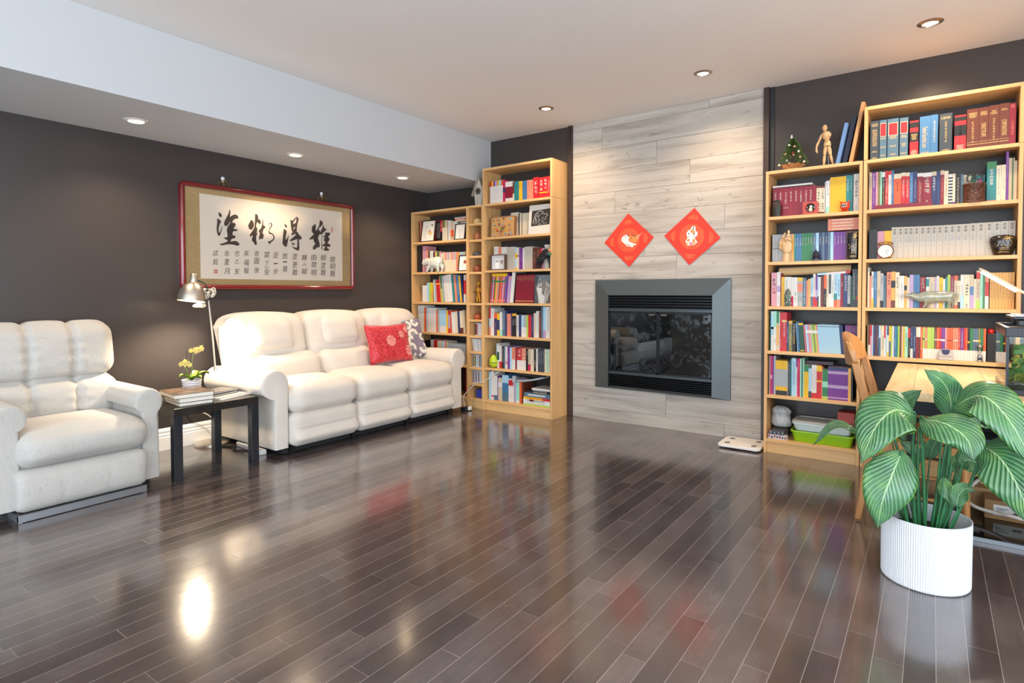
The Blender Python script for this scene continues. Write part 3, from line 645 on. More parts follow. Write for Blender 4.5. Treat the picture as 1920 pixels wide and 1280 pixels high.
def orchid():
    c = un(359.5, 711, 'x', 0.43); z0 = 0.4505; R_ = 0.060
    t = thing('potted_orchid', 'small yellow orchid in a white striped pot on the side table', 'potted plant', (c.x, c.y, z0)); h = c.z-z0
    b = MB(); b.lathe([(0.001, 0), (R_*0.86, 0), (R_*0.9, 0.01), (R_, h-0.012), (R_+0.003, h-0.01), (R_+0.003, h), (R_-0.004, h), (R_-0.006, h-0.012)], 32, 0, False)
    g = NT('striped_pot'); tc = g.n('TexCoord'); sp = g.n('SeparateXYZ', {0: tc.outputs['Object']}); w = g.n('TexNoise', {'Vector': tc.outputs['Object'], 'Scale': 30.0})
    s_ = g.ma('SINE', g.ma('ADD', g.ma('MULTIPLY', sp.outputs[2], 420.0), g.ma('MULTIPLY', w.outputs[0], 6.0))); g.set('Base Color', g.mix(g.ma('MULTIPLY', g.ma('GREATER_THAN', s_, 0.45), 0.8), 'eeeae6', '8f86a8')); g.set('Roughness', 0.35)
    b.build('pot', g.m, t, smooth=0.7)
    MB().lathe([(0.001, h-0.014), (R_-0.006, h-0.014)], 20, 0, False).build('soil', mat('orchid_bark', '4a3524', 0.95, bump=1, bscale=60), t)
    G_ = mat('orchid_leaf', '86a83a', 0.4, var=0.25, vscale=9); ST = mat('orchid_stem', '6c8a3e', 0.5); ye = mat('orchid_petal', 'e8d27a', 0.5, var=0.2, vscale=40); ce = mat('orchid_lip', 'd89a3a', 0.5)
    for (dy, dx, L, up, w) in ((-0.05, 0.01, 0.09, 0.045, 0.022), (0.075, 0.02, 0.11, 0.05, 0.026), (0.02, 0.075, 0.09, 0.03, 0.026), (-0.045, 0.05, 0.08, 0.02, 0.02), (0.05, -0.03, 0.08, 0.055, 0.024)):
        b = MB(); secs = []; d = Vector((dx, dy, 0)).normalized(); s_ = Vector((-d.y, d.x, 0))
        for k in range(9):
            q = k/8; p = d*(L*q)+Vector((0, 0, h-0.01+up*math.sin(q*2.2))); ww = w*math.sin(PI*min(0.97, 0.12+q*0.85))**0.7
            secs.append([tuple(p+s_*ww*e+Vector((0, 0, abs(e)*0.012+f_))) for e, f_ in ((-1, 0), (0, 0), (1, 0), (0, -0.0015))])
        b.loft(secs); b.build('leaf', G_, t, smooth=2)
    def sp_(pts): 
        b = MB(); b.tube([tuple(p) for p in bez(pts, 14)], 0.0022, 6); return b.build('stem', ST, t, smooth=2)
    def W3(u, v): p = un(u, v, 'x', c.x); return Vector((p.x-c.x, p.y-c.y, p.z-z0))
    s1 = sp_([(0, 0, h-0.015), W3(352.5, 702), W3(350, 692), W3(346, 688)]); s2 = sp_([(0, 0, h-0.015), W3(360, 690), W3(361, 668), W3(369, 656), W3(377, 652)])
    for u0, v0, u1, v1 in ((351.5, 705, 350, 657), (360, 705, 358.5, 661)): MB().tube([tuple(W3(u0, v0)+Vector((-0.006, 0, 0))), tuple(W3(u1, v1)+Vector((-0.006, 0, 0)))], 0.0015, 6, 0).build('support_stick', M_blk, t)
    for (u, v, s_) in ((337.5, 682.5, 0), (342, 680, 0), (346, 683, 0), (351, 680.5, 0), (354, 684, 0), (345, 677, 0), (357.5, 657, 1), (362, 655, 1), (365, 658.5, 1), (367.5, 654, 1), (371.5, 656, 1), (376, 651, 1), (378, 654, 1)):
        o = W3(u, v)+Vector((random.uniform(0.0, 0.02), 0, 0)); b = MB()
        for k in range(5):
            an = 2*PI*k/5+0.3*u; d = Vector((0.15, math.cos(an), math.sin(an))); pp = Vector((0, -math.sin(an), math.cos(an)))
            b.loft([[tuple(o+d*r+pp*ww*e+Vector((x_, 0, 0))) for e, x_ in ((-1, 0), (0, 0.001), (1, 0), (0, -0.001))] for r, ww in ((0.001, 0.001), (0.006, 0.006), (0.013, 0.0065), (0.017, 0.001))])
        b.build('blossom', ye, t, smooth=2)
        
orchid()

# ================================================================ floor lamp
def floor_lamp():
    B = Vector((0.13, -2.50, 0)); t = thing('floor_lamp', 'brushed steel gooseneck floor lamp between side table and sofa, switched on', 'lamp', B)
    st = mat('brushed_steel', 'd6cec4', 0.36, metal=1.0, bump=0.05, bscale=200)
    MB().lathe([(0.001, 0), (0.122, 0), (0.124, 0.004), (0.122, 0.018), (0.115, 0.021), (0.012, 0.023), (0.012, 0.04), (0.001, 0.04)], 36).build('base', st, t, smooth=0.6)
    P = [B+Vector((0, 0, 0.03)), un(404, 726, 'x', 0.165), un(400, 650, 'x', 0.19), un(391, 563, 'x', 0.22)]
    b = mw(t); b.tube([tuple(p) for p in bez(P, 10)], 0.0075, 10); b.build('pole', st, t, smooth=1.5)
    tp = P[-1]; sh = un(363.5, 521, 'x', 0.33)
    b = mw(t); b.tube([tuple(p) for p in bez([tp, un(390, 545, 'x', 0.24), un(383, 531, 'x', 0.27), un(372, 526, 'x', 0.31), sh+Vector((0, 0, 0.0))], 16)], 0.006, 8, 0); b.build('gooseneck', mat('gooseneck_grey', '55585c', 0.35, metal=0.8), t, smooth=1.5)
    rim = un(358.5, 564.5, 'x', 0.335); ax = (Vector(rim)-Vector(sh)).normalized(); L = (Vector(rim)-Vector(sh)).length
    q = Vector((0, 0, 1)).rotation_difference(-ax).to_matrix().to_4x4()
    b = mw(t); b.M = b.M @ Matrix.Translation(rim) @ q
    R_ = 0.090
    b.lathe([(R_, 0), (R_*0.965, L*0.22), (R_*0.86, L*0.45), (R_*0.66, L*0.66), (R_*0.40, L*0.78), (0.026, L*0.82), (0.025, L*1.12), (0.020, L*1.17), (0.001, L*1.18)], 40, 0, False)
    b.lathe([(R_-0.002, 0.001), (R_*0.94, L*0.22), (R_*0.83, L*0.45), (R_*0.62, L*0.66), (0.02, L*0.76)], 40, 1, False)
    b.build('lamp_shade', [st, mat('shade_inside', 'e8e2d6', 0.5)], t, smooth=0.9)
    b = mw(t); b.ball(tuple(Vector(sh)*0.45+Vector(rim)*0.55), 0.026); b.build('bulb', mat('lit_lamp_bulb', 'fff0d8', emit=30, ecol='ffdca0'), t, smooth=2)
    l = bpy.data.lights.new('lamp_light', 'SPOT'); l.energy = 75; l.color = (1.0, 0.82, 0.60); l.spot_size = math.radians(140); l.spot_blend = 0.6; l.shadow_soft_size = 0.03
    o = bpy.data.objects.new('lamp_light', l); COL.objects.link(o); o.parent = t; o.location = (Vector(rim)*0.75+Vector(sh)*0.25)-B; o.rotation_euler = (math.radians(3), math.radians(-6), 0)
    # spotted scarf tied around the neck
    g = NT('spotted_plush'); tc = g.n('TexCoord'); v = g.n('TexNoise', {'Vector': tc.outputs['Object'], 'Scale': 75.0, 'Detail': 1.0, 'Distortion': 1.5})
    g.set('Base Color', g.mix(g.ma('GREATER_THAN', v.outputs[0], 0.54), 'eeeade', '17161a')); g.set('Roughness', 0.85)
    s_ = thing('plush_bow', 'black and white spotted plush bow tied on the lamp neck', 'bow', tp)
    def lump(n, pts, rr):
        b = mw(s_); b.tube([tuple(un(*p[:2], 'x', p[2])) for p in pts], rr, 12); o = b.build(n, g.m, s_, smooth=2); o.modifiers.new('s', 'SUBSURF').render_levels = 1; return o
    lump('loop', [(398, 538, .23), (400, 541, .23), (401, 547, .23), (399, 554, .23), (394, 557, .23)], [0.008, 0.018, 0.020, 0.018, 0.008])
    lump('loop', [(379, 542, .25), (383, 543, .25), (388, 548, .24), (387, 557, .24), (384, 562, .24)], [0.010, 0.022, 0.026, 0.022, 0.008])
    lump('knot', [(386, 541, .24), (392, 545, .235), (397, 545, .23)], [0.012, 0.020, 0.012])
    lump('tail', [(361, 575, .30), (366, 573, .29), (374, 572, .28), (382, 573, .27), (386, 572, .27)], [0.005, 0.014, 0.019, 0.018, 0.008])
floor_lamp()

# ================================================================ framed calligraphy
def calligraphy():
    t = thing('framed_calligraphy', 'wide framed calligraphy scroll in a dark red lacquer frame above the sofa', 'picture', (0.004, -1.855, 1.19))
    Y0, Y1, Z0, Z1 = -2.661, -1.046, 1.186, 2.006; fr = mat('red_lacquer', '6e1017', 0.16, spec=0.6, coat=0.7); w = 0.042
    # rounded tube-like frame with soft corners
    P = []; R_ = 0.045
    for (cy, cz, a0) in ((Y1-R_, Z1-R_, 0), (Y0+R_, Z1-R_, PI/2), (Y0+R_, Z0+R_, PI), (Y1-R_, Z0+R_, 1.5*PI)):
        for k in range(7): a = a0+PI/2*k/6; P.append((cy+R_*math.cos(a), cz+R_*math.sin(a), math.cos(a), math.sin(a)))
    secs = []
    cs = [(0.0, 0.0), (0.026, 0.0), (0.036, -0.010), (0.036, -0.026), (0.028, -0.036), (0.018, -0.038), (0.0, -0.038)]
    for y, z, c, s_ in P: secs.append([(x, y+c*o_ if False else y+max(-1, min(1, c*1.0))*o_, z+s_*o_) for x, o_ in cs])
    secs.append(secs[0]); b = mw(t); b.loft(secs, caps=False); b.build('frame', fr, t, smooth=0.9, weld=True)
    g = NT('gold_brocade'); tc = g.n('TexCoord'); n = g.n('TexNoise', {'Vector': tc.outputs['Object'], 'Scale': 120.0, 'Detail': 2.0, 'Distortion': 2.0}); n2 = g.n('TexNoise', {'Vector': tc.outputs['Object'], 'Scale': 10.0})
    g.set('Base Color', g.mix(g.ma('MULTIPLY', n2.outputs[0], 0.5), g.ramp(n.outputs[0], [(0.4, 'a8895a'), (0.6, 'c8aa78')]), 'b89c68')); g.set('Roughness', 0.6); g.set('Sheen Weight', 0.2)
    b = mw(t); b.box(0.006, Y0+0.02, Z0+0.02, 0.012, Y1-0.02, Z1-0.02); b.build('brocade_mount', g.m, t)
    XP = 0.0145
    b = mw(t); b.box(0.0122, -2.511, 1.271, XP, -1.181, 1.926); b.build('paper', mat('rice_paper', 'f0e2d0', 0.8), t)
    def stroke_poly(pts, o, s, mi=0, x=XP+0.0006):
        P_ = [un(o[0]+a/s, o[1]+c/s, 'x', x) for a, c in pts]; b.add([tuple(p) for p in P_], [tuple(range(len(P_)))], mi)
    def brush(pts, ws, o, s, x=XP+0.0006, mi=0):
        q = bez([(a, c, 0) for a, c in pts], 24); ww = bez([(v, 0, 0) for v in ws], 24); L_ = []; R2 = []
        for k, p in enumerate(q):
            d = (q[min(k+1, 24)]-q[max(k-1, 0)]); d = Vector((-d.y, d.x)).normalized()*ww[k].x/2
            L_.append((p.x+d.x, p.y+d.y)); R2.append((p.x-d.x, p.y-d.y))
        for k in range(24):
            pp = [un(o[0]+a/s, o[1]+c/s, 'x', x) for a, c in (L_[k], L_[k+1], R2[k+1], R2[k])]; b.add([tuple(p) for p in pp], [(0, 1, 2, 3)], mi)
    A = (395, 385); sa = 14.769; B = (520, 395); sb = 16.0
    def P2(s_): v = [float(q) for q in s_.split()]; return list(zip(v[::2], v[1::2]))
    b = mw(t); b.recalc = False
    for s_ in ('215 195 245 190 290 235 312 285 295 325 255 320 228 285',
      '180 355 225 380 292 435 265 490 240 560 222 640 225 730 240 760 275 690 310 560 322 600 300 700 270 800 245 845 215 840 185 790 168 700 165 600 180 480',
      '505 100 545 150 545 230 528 320 600 275 660 250 720 260 765 310 762 365 700 365 640 390 605 440 600 480 660 480 695 520 685 560 650 610 640 655 720 655 755 685 720 705 620 720 605 760 610 830 670 830 695 865 670 905 580 930 545 1000 690 980 760 1015 800 1065 785 1105 730 1115 640 1090 540 1075 430 1085 320 1110 280 1095 235 1065 330 1050 410 1020 470 990 460 955 400 930 355 890 430 885 470 860 460 780 445 690 460 610 500 540 545 480 550 435 510 500 460 560 410 575 375 540 370 480 400 400 450 310 490 230 512 160',
      '1115 400 1150 410 1195 480 1200 550 1170 640 1115 680 1065 650 1035 565 1060 500 1085 460',
      '1230 240 1265 235 1310 280 1320 350 1320 385 1350 380 1385 430 1392 490 1365 520 1325 495 1290 455 1265 520 1258 595 1290 620 1295 680 1275 770 1290 780 1335 700 1335 690 1400 620 1420 540 1435 430 1442 360 1455 400 1455 545 1510 575 1518 610 1470 655 1440 740 1440 775 1475 810 1460 890 1430 940 1400 920 1390 910 1375 945 1340 940 1335 890 1355 800 1360 760 1335 720 1290 800 1265 850 1260 960 1285 1060 1255 1105 1215 1075 1180 1000 1145 990 1140 930 1165 840 1160 825 1110 865 1080 860 1085 810 1160 700 1200 630 1215 570 1225 430 1228 330'):
        stroke_poly(P2(s_), A, sa)
    brush(P2('1590 570 1640 495 1680 500 1685 560 1640 640 1610 700 1640 770 1710 790 1755 880 1730 950 1650 1010 1605 1040'), [10, 18, 28, 30, 22, 18, 45, 28, 36, 36, 50, 110], A, sa)
    brush(P2('1528 690 1540 670 1555 640'), [8, 12, 6], A, sa)
    for s_ in ('205 385 240 400 285 450 290 490 265 512 235 480', '195 545 250 570 285 620 270 700 250 800 262 885 300 810 325 740 340 730 330 850 305 980 280 1075 250 1085 180 1030 150 970 165 850 170 720',
      '385 280 405 275 455 300 575 175 640 235 625 310 600 420 585 530 580 630 620 650 630 690 735 795 720 860 650 860 655 960 665 1110 640 1200 570 1180 480 1120 415 1040 500 1095 590 1105 600 960 595 850 510 880 400 915 370 885 430 835 540 740 560 690 480 720 430 735 415 700 460 640 425 570 405 450 400 350',
      '415 985 450 960 500 970 520 1005 495 1040 460 1010',
      '1270 290 1310 285 1360 340 1375 395 1330 450 1260 510 1235 570 1270 590 1290 640 1340 530 1375 430 1400 450 1410 525 1455 530 1485 570 1430 610 1360 680 1310 715 1270 700 1245 750 1220 830 1250 910 1275 1000 1270 1090 1200 1100 1140 1155 1090 1170 1060 1130 1080 1060 1140 980 1100 930 1085 850 1050 850 980 870 955 855 1000 790 1100 700 1070 680 1035 620 1030 540 1060 450 1140 395 1155 430 1150 540 1160 610 1240 480 1265 380',
      '1435 645 1480 650 1560 655 1600 690 1560 740 1520 790 1560 820 1565 870 1510 950 1510 980 1560 995 1600 1050 1570 1090 1500 1065 1490 1110 1540 1150 1565 1190 1480 1200 1410 1200 1390 1150 1430 1100 1430 1065 1350 1060 1350 1020 1420 985 1430 920 1390 900 1400 850 1430 790 1370 795 1350 790 1420 740 1430 700'):
        stroke_poly(P2(s_), B, sb)
    brush(P2('1350 690 1335 800 1330 1000 1340 1170'), [12, 14, 20, 30], B, sb)
    for s_ in ('465 400 480 340 575 215 570 290 555 370 500 385', '480 560 480 520 535 480 530 520'): stroke_poly(P2(s_), B, sb, 1, XP+0.0010)
    cols = [(404.2, '試毅', (474.2, 490.8)), (425.5, '年夏月', (475.6, 491.1, 508.1)), (444.5, '也乙亥', (474.6, 490.5, 508.8)), (462, '來福報', (474.6, 491.8, 507.4)), (481.4, '非圖後', (475.6, 489.1, 506)),
            (500.4, '當下心安', (477, 492.5, 500, 510.1)), (516.8, '退一步', (478.3, 493.9, 509.4)), (534.4, '放一著', (479.6, 490.8, 504)), (553, '塗更難', (480.3, 496.6, 510.4)), (570.6, '轉入糊', (483, 495.2, 508.7)),
            (588.5, '由聰明', (481.7, 495.9, 511.1)), (606.1, '糊塗難', (483, 497.2, 510.8)), (623.7, '聰明難', (486.4, 499.9, 512.8))]
    for u, s_, vs in cols:
        for ch, v in zip(s_, vs):
            w_, h_ = (7.5, 2) if ch == '一' else ((8.5, 7) if ch in '心下入乙' else (9.5, 11.5))
            text_in(b, ch, lambda a, c, u=u, v=v: tuple(un(u+a+0.10*c, v-c, 'x', XP+0.0006)), w_, h_, 0)
    def sq(u0, v0, u1, v1, mi, x): pp = [un(p, q, 'x', x) for p, q in ((u0, v0), (u1, v0), (u1, v1), (u0, v1))]; b.add([tuple(p) for p in pp], [(0, 1, 2, 3)], mi)
    sq(401, 505, 408.2, 512, 2, XP+0.0005)
    for k in range(3): sq(402+k*2.1, 506, 402.7+k*2.1, 511, 1, XP+0.0009)
    sq(621.7, 425.5, 623.4, 435.5, 2, XP+0.0005)
    ink = mat('sumi_ink', '4e4038', 0.8); b.build('ink_writing', [ink, _m['rice_paper'], mat('seal_red', 'd2674e', 0.7)], t)
    b = mw(t); b.box(0.020, Y0+0.03, Z0+0.03, 0.0215, Y1-0.03, Z1-0.03); b.build('glazing', glassy('picture_glass', (0.99, 0.99, 0.99), 0.0, 1.22), t)
    br = mat('brass_hanger', 'b08d50', 0.3, metal=0.9)
    for (u, v) in ((419, 344), (604, 371)):
        c = un(u, v, 'x', 0.02); b = mw(t)
        pts = [(-0.042, -0.026), (-0.042, 0.0), (-0.024, 0.006), (-0.018, 0.022), (0.018, 0.022), (0.024, 0.006), (0.042, 0.0), (0.042, -0.026)]
        b.tube([(0.02, c.y+p, c.z+q) for p, q in pts], 0.0032, 6); b.tube([(0.02, c.y-0.016, c.z-0.006), (0.02, c.y+0.016, c.z-0.006)], 0.003, 6); b.tube([(0.02, c.y, c.z+0.02), (0.02, c.y, c.z-0.02)], 0.003, 6)
        b.build('hanger', br, t, smooth=1)
        h = tag(MB().ball((0, 0, 0), 0.016, 12, 0, (0.6, 1, 1)).lathe([(0.010, -0.03), (0.008, -0.012)], 10).build('wall_hook', mat('clear_plastic', 'dfe0e4', 0.2), None, loc=(0.011, c.y, c.z+0.040), smooth=1), 'small white wall hook holding the %s hanger of the framed calligraphy' % ('left' if u < 500 else 'right'), 'hook')
calligraphy()

# ================================================================ red paper diamonds
def diamond(name, label, cor, tiger, side):
    Y = PY-0.003; C = [un(*p, 'y', Y) for p in cor]; c = sum(C, Vector())/4
    t = thing(name, label, 'paper decoration', (c.x, Y, C[2].z), group='red paper diamonds above the fireplace')
    red = mat('red_paper', 'd8341f', 0.55, sheen=0.1); b = mw(t); n = 1
    Q = [tuple(p) for p in C]; b.add(Q+[(p[0], p[1]-0.0015, p[2]) for p in Q], [(0, 1, 2, 3), (7, 6, 5, 4), (0, 1, 5, 4), (1, 2, 6, 5), (2, 3, 7, 6), (3, 0, 4, 7)]); b.build('sheet', red, t)
    # tonal lattice circle and corner blossoms
    ex = (C[1]-C[3])/2; ez = (C[0]-C[2])/2
    def at_(a, h, d=0.0019): p = c+ex*a+ez*h; return (p.x, Y-d, p.z)
    b = mw(t); b.recalc = False; N_ = 40; gq = NT('gold_tone_print_'+side); tc = gq.n('TexCoord'); nn = gq.n('TexNoise', {'Vector': tc.outputs['Object'], 'Scale': 70.0, 'Distortion': 3.0}); gq.set('Base Color', gq.ramp(nn.outputs[0], [(0.42, 'd8381f'), (0.56, 'de6a3c')])); gq.set('Roughness', 0.5)
    b.add([at_(0.44*math.cos(2*PI*k/N_), 0.44*math.sin(2*PI*k/N_)) for k in range(N_)], [tuple(range(N_))])
    for (a, h) in ((0, 0.68), (0, -0.68), (0.68, 0), (-0.68, 0)):
        L_ = []
        for k in range(13):
            q = k/12*PI; r = 0.17*(1+0.12*math.sin(k*2.6)); dx, dz = (math.cos(q)*r, math.sin(q)*r)
            if h > 0: L_.append((a+dx*1.1, h-0.08+dz))
            elif h < 0: L_.append((a+dx*1.1, h+0.08-dz))
            elif a > 0: L_.append((a-0.08+dz*1.0, h+dx*1.1))
            else: L_.append((a+0.08-dz*1.0, h+dx*1.1))
        b.add([at_(*p) for p in L_], [tuple(range(13))])
    b.build('tone_print', gq.m, t)
    b = mw(t); b.recalc = False
    for mi, o, s_ in tiger: 
        v = [float(q) for q in s_.split()]; P_ = [un(o[0]+a/25.6, o[1]+d/25.6, 'y', Y-0.0024-0.0004*mi) for a, d in zip(v[::2], v[1::2])]; b.add([tuple(p) for p in P_], [tuple(range(len(P_)))], mi)
    b.build('tiger_print', [mat('tiger_white', 'f2ece2', 0.6), mat('tiger_orange', 'e88a45', 0.6), mat('tiger_black', '2a1c18', 0.6), mat('tiger_pink', 'e08a90', 0.6)], t)
T1 = (1150, 420); T2 = (1270, 415)
tg1 = [(1, T1, '800 580 900 530 1050 510 1180 520 1280 470 1350 420 1385 370 1400 400 1340 460 1240 540 1180 600 1150 760 1140 840 1040 900 900 860 780 780 740 680'),
  (0, T1, '380 740 440 600 520 560 560 520 640 530 700 490 740 560 760 650 720 740 760 830 860 870 980 930 1100 950 1050 1020 960 1010 940 1090 880 1130 860 1070 760 1085 660 1060 560 960 500 900 420 840'),
  (3, T1, '540 570 590 555 640 600 590 635 540 620'), (0, T1, '1130 780 1130 660 1200 560 1290 500 1330 480 1230 570 1180 680 1150 790'),
  (2, T1, '600 975 660 960 710 910 690 960 640 995'), (2, T1, '690 1020 740 990 790 920 760 1000 710 1045'), (2, T1, '730 1065 790 1020 830 950 800 1030 750 1080'), (2, T1, '450 760 500 750 490 785'), (2, T1, '580 700 620 695 600 730'),
  (2, T1, '860 540 900 520 990 620 960 610'), (2, T1, '940 530 980 515 1050 640 1020 620'), (2, T1, '1020 520 1070 510 1100 600 1070 590'), (2, T1, '820 640 850 640 900 730 860 720'), (2, T1, '680 500 720 490 740 560 710 640 690 560')]
tg2 = [(0, T2, '700 260 780 220 860 240 880 340 860 430 960 500 975 600 920 720 840 740 860 850 960 940 950 1010 900 1050 860 1000 860 1080 760 1140 600 1150 430 1140 400 1000 400 900 470 840 480 740 430 620 480 480 560 420 640 380'),
  (1, T2, '620 450 700 380 760 420 840 470 840 560 760 620 720 540 660 560'), (1, T2, '480 860 560 830 600 900 560 960 480 960 440 900'), (1, T2, '740 860 830 820 850 900 860 960 780 1100 700 1130 760 1000'), (1, T2, '400 1060 470 1000 500 1100 430 1150'),
  (3, T2, '560 1000 640 980 720 1010 730 1080 640 1120 550 1090'), (2, T2, '790 240 850 230 800 270 790 390 750 400 740 340'), (2, T2, '500 710 560 715 590 760 560 750'), (2, T2, '690 750 760 715 840 730 760 740'), (2, T2, '520 560 560 540 590 580 560 630 520 600 540 590'), (2, T2, '770 580 800 560 840 620 800 655 790 620'), (2, T2, '640 1130 700 1120 710 1150 660 1150'), (2, T2, '700 960 780 920 730 980'), (2, T2, '860 900 960 930 980 990 940 950')]
diamond('paper_diamond', 'left red paper diamond with a leaping white tiger, above the fireplace', [(1178, 400), (1226, 444.5), (1180, 500.5), (1133.3, 455)], tg1, 'left')
diamond('paper_diamond', 'right red paper diamond with an upright sitting tiger, above the fireplace', [(1302.3, 389.5), (1351.3, 446), (1292.5, 497), (1245.5, 442)], tg2, 'right')
tag(MB().ball((0, 0, 0), 0.008, 10).build('wall_pin', mat('clear_plastic', 'dfe0e4', 0.2), None, loc=tuple(un(1304.5, 383.5, 'y', PY-0.005)), smooth=1), 'tiny clear pin just above the right red paper diamond', 'pin')

# ================================================================ bathroom scale
def scale():
    t = thing('bathroom_scale', 'thin white bathroom scale with four grey pads on the floor by the fireplace', 'scale', (3.45, -0.20, 0))
    P = []; w, h, r = 0.150, 0.145, 0.035
    for cx, cy, a0 in ((w-r, h-r, 0), (-w+r, h-r, PI/2), (-w+r, -h+r, PI), (w-r, -h+r, 1.5*PI)):
        for k in range(7): a = a0+PI/2*k/6; P.append((cx+r*math.cos(a), cy+r*math.sin(a)))
    b = MB(); b.prism(P, lambda u, v, d: (u, v, 0.010+d), 0.020); b.build('platform', mat('scale_white', 'ece8e2', 0.25), t, bevel=0.004)
    for x in (-0.115, 0.075):
        for y in (-0.10, 0.045):
            Q = [(x+0.004+0.036*(0.5+0.5*math.copysign(abs(math.cos(a))**0.5, math.cos(a)))*1.0, y+0.055*(0.5+0.5*math.copysign(abs(math.sin(a))**0.5, math.sin(a)))) for a in [2*PI*k/20 for k in range(20)]]
            MB().prism(Q, lambda u, v, d: (u, v, 0.0301+d), 0.0008).build('sensor_pad', mat('scale_pad', '8b8782', 0.3, metal=0.5), t)
    for x in (-0.11, 0.11):
        for y in (-0.105, 0.105): MB().at(x, y).cyl(0.016, 0, 0.0102, 14).build('foot', mat('grey_rubber', '5a5a5e', 0.7), t)
scale()
# ================================================================ books
PAL = {'R': ('c0262c', 'red'), 'D': ('83152b', 'maroon'), 'O': ('dd5c30', 'orange'), 'K': ('1d1b1e', 'black'), 'N': ('2b3764', 'navy'), 'B': ('41729f', 'blue'),
       'L': ('a4cade', 'pale blue'), 'T': ('2a7f80', 'teal'), 'G': ('2f7a4a', 'green'), 'g': ('a6c552', 'lime'), 'Y': ('e4b31c', 'yellow'), 'W': ('d9d5cf', 'white'),
       'C': ('d8cbb0', 'cream'), 'E': ('c6b499', 'beige'), 'P': ('73358c', 'purple'), 'Q': ('b096bc', 'lilac'), 'I': ('cf93a0', 'pink'), 'S': ('a5a8aa', 'grey'),
       'H': ('39424a', 'charcoal'), 'F': ('63301f', 'brown'), 'A': ('dd8468', 'salmon'), 'Z': ('7b773f', 'olive'), 'm': ('98d2ba', 'mint'), 'c': ('bd1f55', 'crimson'),
       'X': ('4f6c80', 'slate blue'), 'U': ('d9a352', 'tan'), 'V': ('1c4636', 'dark green'), 'x': ('bfb5a6', 'ivory'), 'w': ('dedad2', 'bright white')}
def cov(k): return mat('cover_'+PAL[k][1].replace(' ', '_'), PAL[k][0], 0.38, spec=0.45)
M_gold = mat('gold_foil', 'd8b873', 0.4, metal=0.2)
ORD = ['first', 'second', 'third', 'fourth', 'fifth', 'sixth', 'seventh', 'eighth', 'ninth', 'tenth', 'eleventh', 'twelfth', 'thirteenth', 'fourteenth', 'fifteenth', 'sixteenth', 'seventeenth', 'eighteenth', 'nineteenth',
       'twentieth', 'twenty-first', 'twenty-second', 'twenty-third', 'twenty-fourth', 'twenty-fifth', 'twenty-sixth', 'twenty-seventh', 'twenty-eighth']
PUBL = []
def marks(b, cw, zz, F, k, rnd):
    ch = cw*rnd.uniform(0.85, 1.1); t = ch*0.10
    for q in range(rnd.choice((2, 3, 3, 4))):
        z = zz-ch*rnd.uniform(0.02, 0.9); a, c = -cw*rnd.uniform(0.25, 0.5), cw*rnd.uniform(0.25, 0.5); b.add([(a, F, z-t), (c, F, z-t+t*0.5), (c, F, z+t*0.5), (a, F, z)], [(0, 1, 2, 3)], k)
    for q in range(rnd.choice((1, 2, 2))):
        x = cw*rnd.uniform(-0.35, 0.3); b.add([(x, F, zz-ch*0.95), (x+t, F, zz-ch*0.95), (x+t, F, zz-ch*0.05), (x, F, zz-ch*0.05)], [(0, 1, 2, 3)], k)
    if rnd.random() < 0.6: b.add([(0, F, zz-ch*0.4), (t, F, zz-ch*0.4), (cw*0.5, F, zz-ch), (cw*0.38, F, zz-ch)], [(0, 1, 2, 3)], k)
    return zz-ch*1.22
